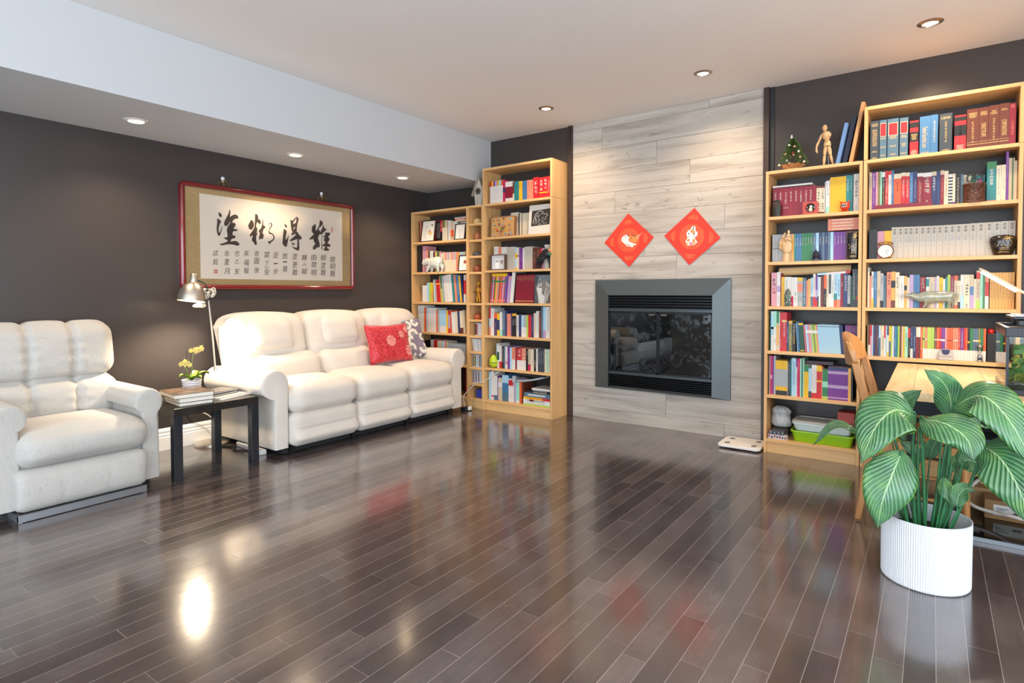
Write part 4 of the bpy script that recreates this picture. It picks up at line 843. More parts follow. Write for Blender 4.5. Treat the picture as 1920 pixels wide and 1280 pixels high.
def one_book(x0, w, z, h, yf, dep, ck, deco, lean, name='book'):
    """standing book, spine towards -y; lean in degrees about its lower edge"""
    b = MB(); mats = [cov(ck), PAGE]; idx = {ck: 0}
    def mi(k):
        if k not in idx: idx[k] = len(mats); mats.append(M_gold if k == '$' else cov(k))
        return idx[k]
    e = min(0.0025, w*0.12); g_ = 0.0004
    w_ = w-2*g_
    hs = w_/2
    b.box(-hs, 0, 0, -hs+e, dep, h); b.box(hs-e, 0, 0, hs, dep, h); b.box(-hs+e, 0, 0, hs-e, e, h)
    b.box(-hs+e, e, 0.002, hs-e, dep-0.003, h-0.003 if w > 0.012 else h-0.001, 1)
    rnd = random.Random(int(x0*1e4)+int(z*1000)); F = -0.0003; desc = ''
    for tk in deco:
        if tk[0] == 'b':
            a, c = tk[1:-1].split('-'); k = tk[-1]; b.box(-hs-0.0002, F, h*float(a), hs+0.0002, 0.004, h*float(c), mi(k))
            if not desc: desc = 'with %s band' % ('gold' if k == '$' else PAL[k][1])
        elif tk[0] == 't':           # unreadable small print down the spine
            k = tk[1]; z0, z1 = (0.35, 0.88) if len(tk) < 3 else [float(q) for q in tk[2:].split('-')]
            zz = h*z1; cw = min(w_*0.5, 0.012)
            while zz > h*z0: zz = marks(b, cw, zz, F, mi(k), rnd)
            if not desc: desc = 'with %s lettering' % ('gold' if k == '$' else PAL[k][1])
        elif tk[0] == 'M':           # large unreadable characters
            k = tk[1]; z0, z1 = [float(q) for q in tk[2:].split('-')]; zz = h*z1
            while zz > h*z0+w_*0.5: zz = marks(b, w_*0.62, zz, F-0.0001, mi(k), rnd)
            if not desc: desc = 'with %s characters' % PAL[k][1]
        elif tk[0] == 'V':           # readable vertical CJK  Vk z0-z1:text
            hd, s_ = tk.split(':', 1); k = hd[1]; z0, z1 = [float(q) for q in hd[2:].split('-')]; n = len(s_); st = (z1-z0)*h/n; cw = min(w_*0.72, st*0.9)
            for i, c in enumerate(s_):
                zc = h*z1-(i+0.5)*st; text_in(b, c, lambda u, v, zc=zc: (u, F-0.0002, zc+v), cw, cw, mi(k))
            if not desc: desc = 'with %s characters' % ('gold' if k == '$' else PAL[k][1])
        elif tk[0] == 'H':           # Latin, rotated to read downwards
            hd, s_ = tk.split(':', 1); k = hd[1]; z0, z1 = [float(q) for q in hd[2:].split('-')]; zc = h*(z0+z1)/2; L_ = h*(z1-z0)
            text_in(b, s_.replace('_', ' '), lambda u, v: (v, F-0.0002, zc-u), L_, w_*0.5, mi(k))
            if not desc: desc = 'with %s lettering' % ('gold' if k == '$' else PAL[k][1])
        elif tk[0] == 'U':           # Latin, upright across the spine
            hd, s_ = tk.split(':', 1); k = hd[1]; z0, z1 = [float(q) for q in hd[2:].split('-')]; zc = h*(z0+z1)/2
            text_in(b, s_.replace('_', ' '), lambda u, v: (u, F-0.0002, zc+v), w_*0.7, h*(z1-z0), mi(k))
        elif tk[0] == 'h':           # unreadable horizontal lines of print
            k = tk[1]; z0, z1 = [float(q) for q in tk[2:].split('-')]; zz = h*z1
            while zz > h*z0:
                hw = w_*rnd.uniform(0.2, 0.38); x_ = -hw
                while x_ < hw: q = rnd.uniform(0.002, 0.005); b.box(x_, F-0.0002, zz-0.003, min(x_+q, hw), F, zz, mi(k)); x_ += q+0.0015
                zz -= 0.0065
        elif tk[0] == 'r':           # framed label r z0-z1 fill frame
            z0, z1 = [float(q) for q in tk[1:-2].split('-')]; b.box(-hs*0.86, F-0.0002, h*z0, hs*0.86, F, h*z1, mi(tk[-1])); b.box(-hs*0.78, F-0.0004, h*z0+0.003, hs*0.78, F, h*z1-0.003, mi(tk[-2]))
            if not desc: desc = 'with %s label' % PAL[tk[-2]][1]
    o = b.build(name, mats); o.location = (x0+w/2, yf, z+0.0004)
    if lean:
        a = math.radians(lean); o.rotation_euler = (0, a, 0)
        # keep the low corner on the shelf
        o.location = (x0+w/2, yf, z+0.0006+abs(math.sin(a))*hs)
    return o, desc
CX = {'corner bookcase': (XL0+0.019, XB0-0.020), 'tall bookcase': (XT0+0.019, XT1-0.019), 'middle bookcase': (X10+0.019, X11-0.019), 'right bookcase': (X20+0.019, X21-0.019)}
def parse(case, shelf, z, crop, yf, dep, x0px, data, noun='book', xmin=None, xmax=None):
    ox, oy, s = crop; xp = x0px; yt = 0; out = []
    X = lambda px: un(ox+px/s, oy+60, 'y', yf).x
    cur = X(xp); lean = 0; plean = 0; ph_ = 0.2; off = 0.0
    for tok in data.split():
        n = 1; nm = noun
        parts = tok.split(',')
        xr = float(parts[0])
        if len(parts) == 2 and parts[1] == '-': cur = X(xr); continue
        if parts[1] != '.': yt = float(parts[1])
        ck = parts[2]; deco = []
        for q in parts[3:]:
            if q[0] == '*': n = int(q[1:])
            elif q[0] == '/': lean = float(q[1:])
            elif q[0] == '!': nm = q[1:]
            elif q[0] == '>': off = float(q[1:])
            else: deco += q.split('|')
        x1 = min(X(xr), CX[case][1]-0.0015); cur = max(cur, CX[case][0]+0.0015)
        h_ = min(un(ox+xr/s, oy+yt/s, 'y', yf).z-z, gapmax(z))
        if lean < plean: cur += max(0.02, min(h_, ph_))*(math.tan(math.radians(plean))-math.tan(math.radians(lean)))+0.0005
        if lean > 0: x1 = min(x1, CX[case][1]-0.002-h_*math.sin(math.radians(lean)))
        plean, ph_ = lean, h_
        w = (x1-cur)/n
        if w < 0.004: w = 0.005; x1 = cur+w*n
        if x1 > CX[case][1]-0.001: continue
        for i in range(n):
            xa = cur+i*w; c = ck[i % len(ck)]
            zt = un(ox+(xr if n == 1 else xp)/s, oy+yt/s, 'y', yf).z
            zt2 = CAM.z+(un(CU+ (RT.dot(Vector((xa+w/2, yf, 1.2))-CAM))/(FW.dot(Vector((xa+w/2, yf, 1.2))-CAM))*F_PX, oy+yt/s, 'y', yf).z-CAM.z)
            h = max(0.05, (zt2 if n == 1 else zt2)-z)
            if n > 1 and i == 0: parse.h0 = h
            if n > 1: h = parse.h0
            h = h/math.cos(math.radians(lean)) if lean else h
            h = min(h, gapmax(z))
            o, d = one_book(xa, w, z, h, yf+off, min(dep, -0.01-yf-off), c, deco, lean, nm)
            size = 'thin' if w < 0.011 else ('thick' if w > 0.034 else ('slim' if w < 0.018 else ''))
            out.append([o, nm, size, PAL[c][1], d, h, w, lean])
        cur = x1; xp = xr
    look = lambda r: ' '.join(q for q in (r[2], r[3], r[1], r[4]) if q)
    from collections import Counter
    cnt = Counter(look(r) for r in out); seen = Counter()
    for i, r in enumerate(out):
        L_ = look(r); seen[L_] += 1; where = "on %s's %s shelf" % (case, shelf)
        if cnt[L_] == 1: lab = L_+' '+where
        else:
            q = 'leftmost' if seen[L_] == 1 else ('rightmost' if seen[L_] == cnt[L_] else ORD[seen[L_]-1])
            lab = ('%s, %s such %s' if q[-4:] == 'most' else '%s, %s such from left %s') % (L_, q, where)
            if len(lab.split()) > 16: lab = lab.replace('from left ', '')
        tag(r[0], lab, r[1] if r[1] != 'magazine' else 'magazine', "%ss on %s's %s shelf" % (r[1], case, shelf))
    return out
def gapmax(z):
    ups = [q-0.022 for q in SHZ+[2.02, 2.3655] if q-0.022 > z+0.05]; return min(ups)-z-0.004
M_, RB, TB, CB = 'middle bookcase', 'right bookcase', 'tall bookcase', 'corner bookcase'
S2, S1 = 2.0200, SHZ
# ---- middle bookcase (right of the fireplace)
parse(M_, 'top', S1[0], (1435, 325, 10.667), -0.226, 0.16, 150, '250,300,D,tW.5-.85 355,295,D,tW.5-.85 460,285,D,tW.5-.85|b.3-.31W 560,275,D,tW.5-.85 660,266,D,tW.5-.85 760,258,D,tW.5-.85 858,250,D,tW.5-.85 955,245,D,tW.5-.85 1022,240,D 1105,250,C,MK.5-.88|MK.1-.4|b0-.08F|b.92-1F,!boxed_book 1185,250,C,MK.5-.88|MK.1-.4|b0-.08F|b.92-1F,!boxed_book 1212,172,S 1278,150,W,tK.6-.85|b.0-.22m 1290,120,E 1610,85,Y,*11,!magazine 1680,40,T,tW.6-.9 1745,38,T,tW.6-.9 1758,- 1872,14,W,MK.38-.85|tS.05-.15', noun='book')
parse(M_, 'second', S1[1], (1435, 405, 10.667), -0.222, 0.15, 140, '195,375,S,b.48-.5H 252,372,S,b.48-.5H 310,370,S,b.48-.5H 350,368,S 440,365,E,*2 520,362,E,*2,b.48-.5F 575,360,U 620,357,T,tW.6-.85 672,355,B,tW.6-.85 725,352,B,tW.6-.85 942,346,G,*4,tW.6-.85 1010,340,X,tW.6-.85 1068,336,L 1130,330,N,tW.6-.85 1185,326,X,tW.6-.85 1245,322,N,tW.6-.85 1300,318,X,tW.6-.85 1362,318,L 1612,318,P,*4,tW.6-.85 1860,300,F,*5,tE.6-.9')
parse(M_, 'third', S1[2], (1435, 490, 10.667), -0.232, 0.15, 118, '228,225,I,MK.55-.82|MR.3-.55 300,215,W,b.42-.6Q|tS.1-.3 320,235,D 385,310,Y,tU.5-.9 445,308,W,tG.5-.9 515,308,W 560,320,W,b0-.35c 640,318,W,tX.2-.5 745,322,S,*2,b.88-1Y|b.5-.8A|tK.2-.35 820,332,X,tW.4-.9|tW.1-.3 852,375,A 905,350,U,tE.2-.7 952,330,L,tK.5-.8|b0-.35X 1002,250,W,tR.3-.9|b0-.3R 1040,290,P,b.3-.55Q|b0-.2R 1068,305,L,b0-.35V 1105,310,W 1170,290,F 1222,250,K,b.55-1O|tE.1-.4 1268,255,C,tK.3-.9 1312,255,H,b0-.4W 1370,245,W,tG.3-.8 1432,235,L,tR.5-.9|b.2-.4T|b0-.2O 1500,215,L,tN.3-.8|b0-.22A 1558,208,D,tW.6-.7 1645,205,N,MW.45-.9 1700,248,K,b.1-.95S|tK.3-.8 1735,290,V 1810,152,H,tW.3-.9|b.2-.27G 1862,152,H,tW.3-.9|b.2-.27R')
parse(M_, 'fourth', S1[3], (1435, 575, 10.667), -0.245, 0.17, 96, '115,80,T 165,92,W,b.4-.95L|b.55-.6O 220,88,W,b.6-1m|tH.2-.3 272,90,E,b.7-1G|b.15-.65U 288,112,W 330,115,R,tW.1-.3 425,110,R,tW.4-.8|b.75-.8$ 465,290,N,tW.3-.8 535,280,Z,tW.2-.6|b.9-1U 605,320,K,HY.25-.55:LOOT|tW.6-.95 652,332,L,/-3,tT.3-.8 695,300,B,/-3.5 792,330,V,/-4,b.93-1Y|b.03-.06Y 845,362,IR,*3,/-5,!magazine 1080,362,LQASgZgA,*8,/-5,b.7-.8W,!magazine 1520,360,L,*26,/-4.6,b.93-.95K,!magazine 1590,372,N,*5,/-4,!magazine 1855,372,PNPDPF,*14,/0,tQ.8-.9,!magazine')
parse(M_, 'fifth', S1[4], (1435, 660, 10.667), -0.245, 0.19, 76, '95,75,S 138,70,c,b.4-.5I 168,80,P 205,72,S 438,165,Y,*5,b.25-.75S|b0-.13K,!magazine 452,200,S 500,178,K,tS.2-.9 525,140,T 610,122,L,tN.3-.9 635,150,W,b.8-1P|tK.3-.6 692,130,c,tI.7-.9 722,130,m 745,130,V 770,118,m 862,245,Y,*2,b.78-1G 922,260,L,b0-.2H|b.9-1H 1025,258,W,*2,b0-.16R|tI.3-.9 1122,268,R,*2,b.82-1Y|b.5-.55Y 1140,300,A 1250,350,G,*3,b.4-.6m|b0-.1g 1655,300,P,*16,b.92-1N|b.8-.88Q|b.36-.46Q|b.05-.09Q,!magazine 1712,330,U 1750,330,K')
# ---- right bookcase (behind the desk)
parse(RB, 'topmost', S2, (1620, 190, 6.4), -0.235, 0.19, 76, '182,240,H,U$.88-.93:LEXIS|h$.85-.87|H$.36-.78:SECURITIES_REGULATION|h$.2-.24|h$.05-.08 188,- 273,228,X,r.58-.92RC|hC.7-.72|h$.5-.55|h$.28-.33|h$.08-.12 282,- 416,212,X,r.58-.9RC|hC.72-.75|h$.5-.56|h$.28-.33|h$.08-.12 428,- 530,200,X,r.6-.9RC|hC.72-.78|h$.5-.56|h$.26-.36|h$.08-.12 550,- 655,236,R,b.8-.95K|b.4-.68K|h$.45-.62|hC.04-.16 668,- 800,184,B,H$.18-.72:Federal_Securities_Laws|h$.02-.07 888,165,B,tC.3-.85 905,- 1058,150,H,U$.86-.92:LEXIS|t$.3-.8|h$.03-.08 1084,- 1226,170,R,b.84-.95K|b.42-.72K|tA.48-.68|hC.04-.16 1232,- 1378,96,F,h$.78-.9|t$.2-.68|b.11-.12$|b.17-.175$ 1492,76,F,h$.8-.9|H$.28-.62:CONFLICT_OF_LAWS|b.11-.12$|b.17-.175$ 1622,52,F,h$.8-.88|t$.2-.7|b.11-.12$|b.17-.175$ 1742,28,F,h$.84-.88|H$.25-.62:CORPORATIONS|b.11-.12$|b.17-.175$ 1822,26,D,tA.25-.6|hA.9-.96')
parse(RB, 'second', S1[0], (1620, 270, 9.846), -0.212, 0.15, 96, '152,530,E,tH.3-.9 220,526,P,HW.6-.95:FreeBSD|tQ.2-.5 262,520,I 302,516,Z 335,512,m 390,508,K,b.85-.98W|tW.55-.82|tY.15-.5 452,502,R,tW.2-.8 512,500,W,b.9-1R|b0-.1R|tS.3-.8 552,494,B,tL.4-.8 690,552,O,b.86-1C|tK.5-.75 770,530,R,b.9-1C|tW.3-.8 845,530,R,b.9-1C|tW.3-.8 910,530,B,tL.2-.9 985,514,N,tQ.2-.8 1088,540,D,b.9-1W|tE.1-.8 1250,532,D,*1,b.88-1W|MW.4-.85|tW.1-.2 1338,512,N,MW.45-.85|b.88-1E 1412,508,N,tB.3-.7 1480,490,D,b.88-1E|tA.2-.8 1560,500,C,tR.3-.8 1640,560,W,b.05-.1K|b.15-.2K|b.25-.3K|b.35-.4K|b.45-.5K|b.55-.6K|b.65-.7K|b.75-.8K|b.85-.9K 1690,550,C,b0-.1P 1790,565,K,tE.1-.9 1840,560,X 1910,545,C,>0.06 1990,560,C 2060,560,G,>0.06 2255,545,T 2268,- 2445,330,T,>0.0,b.82-1G|VW.42-.82:艺术的故事|b.02-.05A 2535,395,C,tS.2-.9 2620,385,C,tS.35-.7 2672,140,P,tQ.5-.9 2735,262,E 2758,260,G 2782,258,C 2828,310,C 2866,410,S')
parse(RB, 'third', S1[1], (1610, 400, 4.268), -0.215, 0.15, 82, '150,130,K 205,143,I 262,140,Y '+' '.join('%g,%g,x,VK.76-.96:老舍|VS.5-.7:全集|HS.36-.42:%s' % (x, y, n) for n, (x, y) in enumerate(zip((310, 358, 397, 438, 486, 535, 578, 625, 672, 722, 773, 822, 885, 942, 1012, 1075, 1135, 1195, 1254), (112, 110, 108, 107, 105, 103, 101, 99, 97, 94, 91, 88, 85, 80, 76, 72, 68, 63, 60)), 1)))
parse(RB, 'fourth', S1[2], (1620, 490, 12.8), -0.222, 0.15, 80, '130,145,C,b.9-1S 175,345,A 228,245,W,b.55-.9S|b0-.25Y 310,245,B,tL.5-.8|b0-.1X 388,235,E,tF.3-.5 465,285,S,tN.7-.9|b0-.2K 530,335,X,tN.6-.9 540,- 648,260,A,MK.6-.95|MR.35-.5 750,245,U,b.55-.75K|b0-.2F 845,260,C,MK.5-.85|tS.3-.4 962,345,W,tS.2-.8 1028,350,U,b.55-.7K 1090,385,C,tA.4-.9 1185,320,Q 1335,322,B,*2 1478,375,D,ME.6-.95 1486,- 1560,382,W,b.7-.95T 1695,375,E,tS.5-.8 1740,372,Q 1800,348,W,tH.4-.9 1894,385,Y,tZ.5-.8 1946,420,W 2000,372,T 2068,320,g,tZ.5-.9 2165,345,D,tS.5-.9 2250,340,O,b.1-.85E|tK.3-.7 2312,345,K,b.2-.85C|tK.3-.7 2390,318,W,tN.4-.7|b0-.4L 2538,318,C,MK.35-.75|tN.05-.15 2632,318,E,b.4-.65B|b0-.4Q 2690,420,C,tS.3-.7 2785,220,E,b.78-.95R|b0-.22g|tK.3-.7 2850,290,m,tG.4-.6 2902,300,G 2995,340,W,b.38-.8R|b.8-.98A 3015,- 3612,270,U,*8,tF.3-.75,!boxed_book')
parse(RB, 'fifth', S1[3], (1620, 600, 12.8), -0.232, 0.14, 72, '100,120,Z 145,122,D,b0-.35W 185,124,I,b.65-1R 215,126,L 275,128,N,tR.4-.7 312,130,F 350,132,N,tW.3-.7 395,134,X,b.6-1L 415,136,W,b.85-1Y 475,138,C,tK.2-.7 515,140,W,b.6-1R 548,142,L 592,144,W,b.7-1N|b0-.15Y 640,146,X,b.5-1Y 672,148,g 712,150,W 770,152,B,tL.3-.6 810,152,T 850,152,g 895,154,F,tA.3-.8 935,156,E 972,158,Y 1050,160,m,tG.4-.8 1108,162,K,b.65-.95R|tS.1-.5 1170,164,N,b0-.3W|tL.4-.8 1245,166,N,tL.2-.7 1302,168,D,b.68-1C 1348,170,F,b.68-1W 1405,172,O,tW.3-.9 1450,174,g,b0-.32W|b.6-.65K 1515,176,A,b0-.32W|b.6-.64C 1620,178,g,b0-.32W 1680,180,g,b0-.32W 1740,182,F,b0-.32W|b.6-.64W|tC.35-.9 1800,184,O,b0-.32W|b.6-.64W 1850,186,R,b0-.32W|b.6-.64W 1938,188,P,b0-.32W|b.58-.64W 1985,190,I,b0-.32W 2130,192,O,*2,b0-.32W|b.6-.63F 2262,194,A,*3,b0-.32W|b.6-.63W 2310,196,R,b0-.32W|tW.4-.9 2385,198,P,b0-.32W|tW.4-.9 2430,198,R,b0-.32W 2480,200,O,b0-.32W 2535,200,K,b0-.32W|b.55-.6Y 2610,202,G,b0-.32W 2735,204,X,*2,b0-.32W|b.6-.65C 2790,206,Z,b0-.32W|b.6-.65Y 2860,208,G,b0-.32W 2925,210,O,b0-.32W 2950,- 3240,345,K,!binder 3300,60,S,*1,!binder 3370,60,Q,!binder 3440,60,W,!binder')
# ---- tall bookcase left of the fireplace
parse(TB, 'topmost', S2, (905, 320, 14.222), -0.235, 0.15, 196, '240,285,w,b.76-1R|tI.2-.7 285,278,w,b.76-1Y|tI.2-.7 327,272,w,b.76-1P|tS.2-.7 370,266,w,b.76-1Q|tS.2-.7 412,260,w,b.76-1A|tS.2-.7 450,254,w,b.76-1g|tS.2-.7 490,248,w,b.76-1L|tS.2-.7 540,242,w,b.76-1O|tS.2-.7 605,248,c,b.45-.65N 800,300,W,*5,b.2-.75D 842,290,C,b.4-1F 967,288,T,*2,tV.6-.9 1060,282,Y,*2,tF.6-.9 1185,268,B,*2,tN.6-.9 1343,250,A,*2,tF.6-.9 1350,- 1482,175,R,MW.15-.8 1500,- 1615,178,R,MW.4-.9|b.25-.3Y 1732,160,R,MW.4-.9|b.25-.3Y 1800,142,R,tW.2-.8')
parse(TB, 'second', S1[0], (905, 385, 14.222), -0.20, 0.14, 752, '955,198,C,*3 985,210,K 1040,212,C,*2 1055,212,K 1262,208,C,*8,!magazine')
parse(TB, 'third', S1[1], (905, 445, 14.222), -0.222, 0.15, 300, '420,250,W,*2,tK.8-.95 500,252,A,tR.8-.95 640,258,W,*4 860,258,x,*7,tS.2-.8,!magazine 908,265,L,b.5-.75Y|b0-.1Y 970,272,C,b.6-.64F 1068,282,P,*2,tQ.4-.8 1112,285,W 1332,250,x,*7,b.42-.44S,!magazine 1430,275,F,tE.3-.8 1525,276,F,tE.4-.9 1580,290,R 1650,285,I 1722,192,W 1792,192,C')
parse(TB, 'fourth', S1[2], (905, 508, 14.222), -0.238, 0.17, 192, '590,75,RBIRGYAIZRARIQ,*16,/6,b.7-.76G|b.9-1Y|b.05-.1A,!magazine 630,75,P,/6.5 722,142,Q,*2,/6,b.86-1I 812,46,w,/6,!binder 840,60,K,/6.5 1350,108,D,*11,/5,t$.82-.94|b.06-.08$')  # the black book is the shade of an open gap, drawn solid
parse(TB, 'fifth', S1[3], (905, 568, 14.222), -0.238, 0.17, 172, '218,115,L,b.6-1R|b0-.3A 305,145,W,tR.3-.5|tS.6-.9 385,262,N,b.75-1O|tA.1-.6 452,268,N,b.7-1Y|b0-.25Y 525,235,W,b0-.25m 600,200,X,tW.3-.9 650,195,N 755,285,A,*2,tQ.2-.8 790,290,N 900,280,K,*2,b.9-1Y|tW.5-.75 960,318,W,tH.3-.9 1032,322,N 1095,325,L,b0-.45W 1165,325,S,b0-.45W|tG.2-.3 1212,325,g 1297,320,R 1362,318,N,tQ.3-.9 1422,272,C,tI.3-.8 1500,218,W,tS.2-.8 1560,250,F,tA.3-.9 1612,102,X,tS.2-.6 1690,98,L,b0-.25Q 1792,98,w,tK.2-.9')
parse(TB, 'sixth', S1[4], (905, 635, 14.222), -0.238, 0.16, 280, '318,132,L,>0.05 385,135,W,tK.6-.9 440,165,W,b.35-.7V,>0.0 510,190,W,b0-.3R|tS.5-.9 560,205,K,tC.3-.9 600,210,X 662,205,W,b.2-.35I 726,205,P,tI.5-.7 782,230,L 870,228,W,b.45-1A|tO.5-.9 915,238,D,tI.5-.9 1042,252,R,MW.5-.95|b0-.45W 1152,256,A,MW.5-.95|b0-.45W 1212,270,K,tS.7-.9 1282,272,E,tG.5-.9|b0-.3c 1365,285,C,tI.3-.8 1422,285,K,tC.2-.5 1470,272,W,tK.5-.9 1650,276,H,*3,tS.4-.9 1702,280,C,tK.8-.9 1748,285,m 1800,285,C,tS.1-.6')
parse(TB, 'bottom', S1[5], (905, 690, 14.222), -0.235, 0.18, 166, '228,95,L 302,80,W,b.1-.15c 392,200,W,b0-.2X 412,210,P 522,258,E,*2,b.6-.8W 690,182,B,*4,b0-.35X|b.7-1L 812,285,W,b.7-.95R|tK.2-.3 832,300,W 888,300,Q 982,330,w,b.1-1m 1040,345,O 1092,350,F')
# ---- corner bookcase
parse(CB, 'top', S1[0], (780, 395, 18.29), -0.215, 0.15, 112, '150,366,F 190,362,A 245,360,D 690,372,DFRKD,*8 835,368,K,*3,tW.2-.9 905,335,R,tW.5-.9|b0-.45K 1000,335,C,*2,b.65-1Z 1088,322,C,b.65-1E 1104,330,K 1190,335,W,tR.3-.9 1300,352,E,b.2-.55O 1375,370,W,tI.5-.9 1702,395,WGIE,*5')
parse(CB, 'second', S1[1], (780, 455, 19.2), -0.215, 0.15, 28, '242,112,K,!folder 382,120,I,tQ.2-.9 445,250,A 505,300,H 620,290,W,tS.3-.9 675,330,K 900,320,AgHZI,*5 955,380,W 1450,350,ECAIEQ,*13,b0-.6C,!magazine 1515,335,A 1580,335,U 1700,330,L,b.5-.9S 1785,320,E')
parse(CB, 'third', S1[2], (780, 510, 19.2), -0.225, 0.16, 232, '400,480,w,*5,!magazine 475,380,L 545,370,g 612,370,U,b.5-1Y 645,330,T,/-3 692,272,W,/-3 758,380,S,/-4 880,290,R,*2,/-4,b.8-.85Y 925,150,A,/-5 975,110,G,/-5,b0-.5g 1045,150,S,/-5 1140,120,W,/-5.5,*2 1335,100,w,/-6,tQ.3-.8 1420,110,T,/-6 1500,110,A,/-6 1600,100,B,/-6,tW.3-.8 1660,130,Y,/-6 1720,120,N,/-6 1795,100,W,/0,b.3-.8R')
parse(CB, 'fourth', S1[3], (775, 565, 14.22), -0.235, 0.17, 128, '292,105,w,*4,tL.5-.9,!magazine 350,162,O 388,165,L 612,175,w,*7,tI.3-.9,!magazine 650,228,O 700,230,S 882,232,L,*5,b0-.3W,!magazine 930,240,Y 985,240,R,b.2-.8Q 1010,250,O 1130,285,w,*2,/-3,!binder 1195,265,C,/-3 1258,260,N,/-4 1340,258,C,/-4,b0-.25F 1395,235,E,/-4')
parse(CB, 'fifth', S1[4], (775, 565, 14.22), -0.225, 0.15, 300, '460,1040,K,*3 542,1022,W 640,1025,R,*2 760,1045,C 920,1060,LWAE,*4 1396,1115,S,*9,!magazine')
parse(CB, 'bottom', S1[5], (775, 565, 14.22), -0.240, 0.17, 1330, '1392,1800,R,!binder') if False else None
o, d = one_book(0.745, 0.048, S1[5], 0.29, -0.24, 0.2, 'D', [], 0, 'binder'); tag(o, 'dark red binder glimpsed between the sofa arm and the shelf tower', 'binder')
# ---- discs in the narrow tower
def discs(z, y, n, cols, lean, w0, names):
    x = XB0+0.018+w0; rnd = random.Random(int(z*100)); items = []
    for k in range(n):
        w = 0.0105; c = cols[k % len(cols)]; b = MB(); h = 0.125
        b.box(-w/2+0.0004, 0, 0, w/2-0.0004, 0.14, h); b.box(-w/2+0.001, -0.0003, 0.008, w/2-0.001, 0, h-0.008, 1)
        a = math.radians(lean) if lean else 0
        o = b.build('disc_case', [mat('jewel_case', 'c9ccd0', 0.2), cov(c)]); o.location = (x+w/2, y, z+0.0006+abs(math.sin(a))*w/2); o.rotation_euler = (0, a, 0); x += w/max(0.5, math.cos(a)); items.append((o, c))
        if x > XT0-0.022-(abs(math.tan(a))*h if a > 0 else 0): break
    from collections import Counter
    cn = Counter(c for _, c in items); sn = Counter()
    for o, c in items:
        sn[c] += 1; q = '' if cn[c] == 1 else (', leftmost such' if sn[c] == 1 else (', rightmost such' if sn[c] == cn[c] else ', %s such from left' % ORD[sn[c]-1]))
        tag(o, 'disc case with %s spine%s, narrow tower, %s' % (PAL[c][1], q, names), 'disc case', 'disc cases in the narrow shelf tower')
discs(0.727, -0.24, 9, 'KDRWLWWCW', 0, 0.045, 'highest disc row')
discs(0.568, -0.24, 12, 'WSWWLWSWW', -8, 0.018, 'second disc row down')
discs(0.409, -0.24, 13, 'SKYKSLSWHSBS', 0, 0.004, 'third disc row down')
discs(0.250, -0.24, 13, 'SHQWKSWDSLWS', 0, 0.004, 'lowest disc row')
# ---- lying books
def lying(case, x0px, x1px, ypx, crop, z0, data, yf, dep=0.16, where='', tilt=0, noun='book', group=None):
    ox, oy, s = crop; xa = un(ox+x0px/s, oy+ypx/s, 'y', yf).x; xb = un(ox+x1px/s, oy+ypx/s, 'y', yf).x; z = z0; out = []
    for i, (h, c, deco, dx0, dx1, lab) in enumerate(data):
        b = MB(); A, B_ = xa+dx0, xb+dx1; w = B_-A; e = 0.002
        b.box(-w/2, 0, 0, w/2, dep, e); b.box(-w/2, 0, h-e, w/2, dep, h); b.box(-w/2, 0, e, w/2, e, h-e); b.box(-w/2+0.003, e, e, w/2-0.003, dep-0.003, h-e, 1)
        mats = [cov(c), PAGE]
        rnd = random.Random(int(h*1e5)+i)
        for k in deco:
            if k[0] == 't':
                mats.append(cov(k[1]) if k[1] != '$' else M_gold); x_ = -w*0.35
                while x_ < w*0.3: q = rnd.uniform(0.004, 0.010); b.box(x_, -0.0005, h*0.3, x_+q, 0, h*0.72, len(mats)-1); x_ += q+0.003
            elif k[0] == 'b':
                mats.append(cov(k[-1])); p, q = [float(v) for v in k[1:-1].split('-')]; b.box(-w/2+w*p, -0.0003, -0.0, -w/2+w*q, 0.003, h+0.0002, len(mats)-1)
        o = b.build(noun, mats); o.location = ((A+B_)/2, yf, z+0.0005); o.rotation_euler = (0, -math.radians(tilt), 0); z += h+0.0006
        tag(o, lab, noun, group); out.append(o)
    return out
gz = un(1435+1400/10.667, 405+300/10.667, 'y', -0.22).z
lying(M_, 1250, 1868, 200, (1435, 405, 10.667), gz+0.003, [(0.0195, 'A', ['tC'], 0, 0, 'salmon book lying flat, lowest of four on the purple books'), (0.0195, 'A', ['tC'], 0, 0, 'salmon book lying flat, second up of four on the purple books'), (0.0195, 'A', ['tC'], 0, 0, 'salmon book lying flat, third up of four on the purple books'), (0.0195, 'A', ['tC'], 0, 0, 'salmon book lying flat, topmost of four on the purple books')], -0.225, group='salmon books lying on the purple books')
gz = un(1435+500/10.667, 325+285/10.667, 'y', -0.22).z
o = lying(M_, 150, 940, 280, (1435, 325, 10.667), S1[0]+0.212, [(0.012, 'W', [], 0, 0, 'white pamphlet lying flat on top of the maroon volumes')], -0.225, 0.15, noun='pamphlet', tilt=0)
gm = 'books stacked flat at the bottom of the tall bookcase'
lying(TB, 1078, 1795, 900, (905, 690, 14.222), S1[5], [(0.014, 'g', [], 0, 0, 'green thin book at the bottom of the flat stack in tall bookcase'), (0.022, 'w', ['tS'], 0.003, 0, 'white book second from bottom of the flat stack in tall bookcase'),
   (0.018, 'W', ['tK', 'b.25-.4D'], 0, 0, 'white book with dark pictures in the flat stack'), (0.022, 'Y', ['tO', 'b.7-1R'], 0.005, 0, 'yellow and red book in the flat stack'), (0.040, 'X', ['tw'], 0.012, 0, 'thick slate blue book in the middle of the flat stack'),
   (0.014, 'K', ['tC'], 0.085, 0, 'black book directly on the slate blue book'), (0.014, 'K', ['tS'], 0.085, 0, 'upper of two thin black books in the flat stack'), (0.016, 'W', ['b0-.05K'], 0.09, 0, 'white book on top of the flat stack in tall bookcase')], -0.262, 0.2, group=gm)
gz = S1[0]+0.195
gt = 'books piled on the corner bookcase row'
